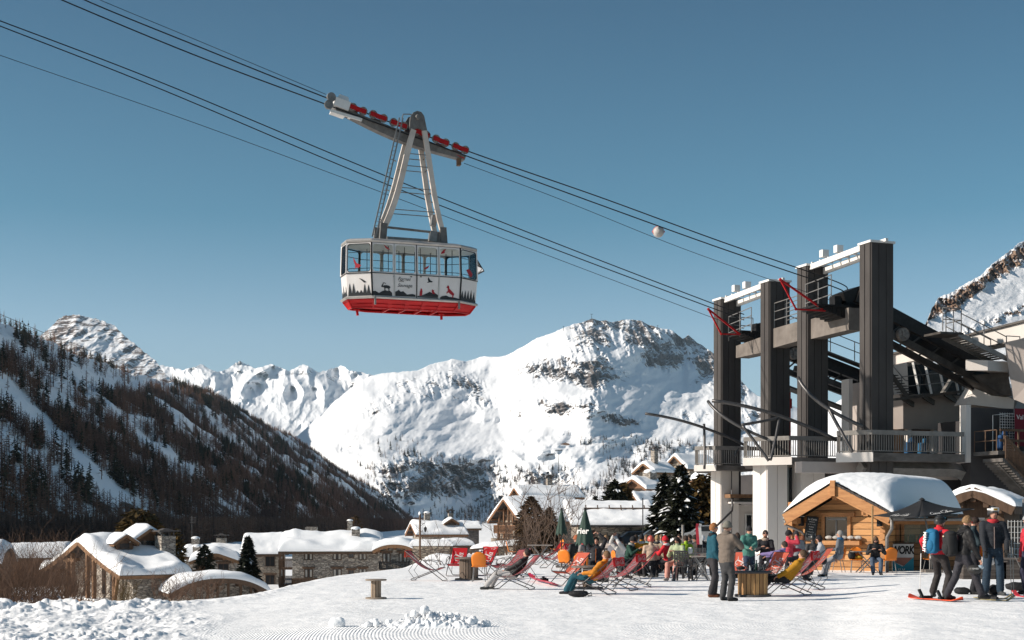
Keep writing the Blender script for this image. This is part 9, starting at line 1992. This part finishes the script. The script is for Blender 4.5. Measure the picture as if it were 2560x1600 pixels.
sit('person in dark jacket with dark cap looking left', 1744, 1343, 48, 190, (.05, .045, .04), hat='beanie', hatc=(.03, .025, .02)); sit('person in white helmet and black jacket left of the man in teal', 1759, 1343, 46, 130, (.02, .02, .022), hat='helmet', hatc=(.75, .74, .73))
sit('person in grey and red scarf at the far left of the diners', 1458, 1362, 45.5, 320, (.3, .28, .27), hair=(.2, .12, .06), collar=(.4, .04, .05)); sit('person in pale beige jacket behind the raised arms', 1518, 1362, 48, 240, (.5, .42, .38), hair=(.35, .22, .12)); sit('person in navy jacket bending forward, far left of the long table', 1586, 1356, 48.5, 40, (.03, .05, .09)); sit('person in maroon jacket seated before the long stone building', 1540, 1358, 50, 300, (.18, .03, .05), hat='beanie', hatc=(.03, .03, .04)); sit('person in olive coat at the right end of the long table', 1702, 1350, 51, 230, (.08, .09, .05)); sit('person in grey jacket between the sunbather and the black and white jacket', 1528, 1366, 44, 20, (.16, .16, .18), hair=(.12, .07, .04)); sit('person in black jacket beneath the leftmost table crowd', 1437, 1366, 47, 300, (.03, .03, .03), hat='beanie', hatc=(.4, .12, .05))
sit('person in pale grey behind the red hat', 1655, 1352, 50, 250, (.45, .46, .48), hair=(.25, .16, .1))
sit('dark haired woman in black glimpsed between the brown jacket and green coat', 1846, 1333, 43.5, 100, (.03, .025, .025), hair=(.05, .03, .02), hairlen=.8)
sit('man in black jacket with fluffy beige collar and sunglasses, smiling at us', 1913, 1326, 43, 262, (.02, .02, .024), hair=(.05, .035, .03), glasses='black', collar=(.42, .33, .26), beard=True, LH=(-.1, .36, .95), RH=(.12, .3, .98))
sit('person in crimson jacket and black hat with a hand raised to the mouth', 1972, 1327, 42.5, 352, (.58, .05, .08), hat='beanie', hatc=(.012, .012, .014), glasses='black', RH=(.06, .22, 1.30, .8, .2, -.8), LH=(-.1, .35, .9), bulk=1.1, lean=-2)
sit('person in grey hooded top and dark hat, back turned, beside the crimson jacket', 1994, 1329, 44.5, 110, (.30, .31, .33), hat='beanie', hatc=(.025, .025, .03)); sit('person with reddish hair behind the bolster cushion', 2008, 1345, 47, 90, (.10, .09, .09), hair=(.22, .07, .03)); sit('person with black helmet before the menu board', 2034, 1338, 46, 100, (.06, .06, .06), hat='helmet', hatc=(.02, .02, .02))
sit('dark haired woman in sunglasses and pale grey jacket leaning on the table', 2058, 1338, 44.5, 175, (.42, .43, .46), hair=(.03, .02, .018), glasses='black', LH=(-.05, .42, .82), RH=(.15, .42, .80), lean=10, hairlen=.3)
sit('grey haired man in blue and grey jacket, arm hanging over his chair', 2098, 1327, 45, 150, (.16, .17, .19), (.3, .3, .32), hair=(.38, .36, .34), LH=(-.34, .0, .45, -.6, 0, -.2), RH=(.2, .3, .85), collar=(.02, .12, .25), lean=-4)
sit('woman with big curly brown hair and sunglasses bent over the table', 2188, 1338, 47, 262, (.018, .017, .018), (.08, .11, .16), hair=(.16, .09, .05), hairlen=1.2, glasses='black', LH=(-.16, .38, .80), RH=(.14, .38, .82), head=(28, -10), lean=16)
# ================================================================ air
m_ = MB(); m_.bx(-6500, 4500, -30, 17500, -45, 1750); hz = m_.build('haze', 'black'); tag(hz, 'thin blue mountain haze', None, None, 'stuff')
m = D.materials.new('haze'); m.use_nodes = True; n = m.node_tree.nodes; n.remove(n['Principled BSDF']); v = n.new('ShaderNodeVolumePrincipled')
v.inputs['Density'].default_value = 2.5e-5; v.inputs['Color'].default_value = (0.62, 0.82, 1.0, 1); v.inputs['Anisotropy'].default_value = 0.1
m.node_tree.links.new(v.outputs[0], n['Material Output'].inputs['Volume']); hz.data.materials.clear(); hz.data.materials.append(m)
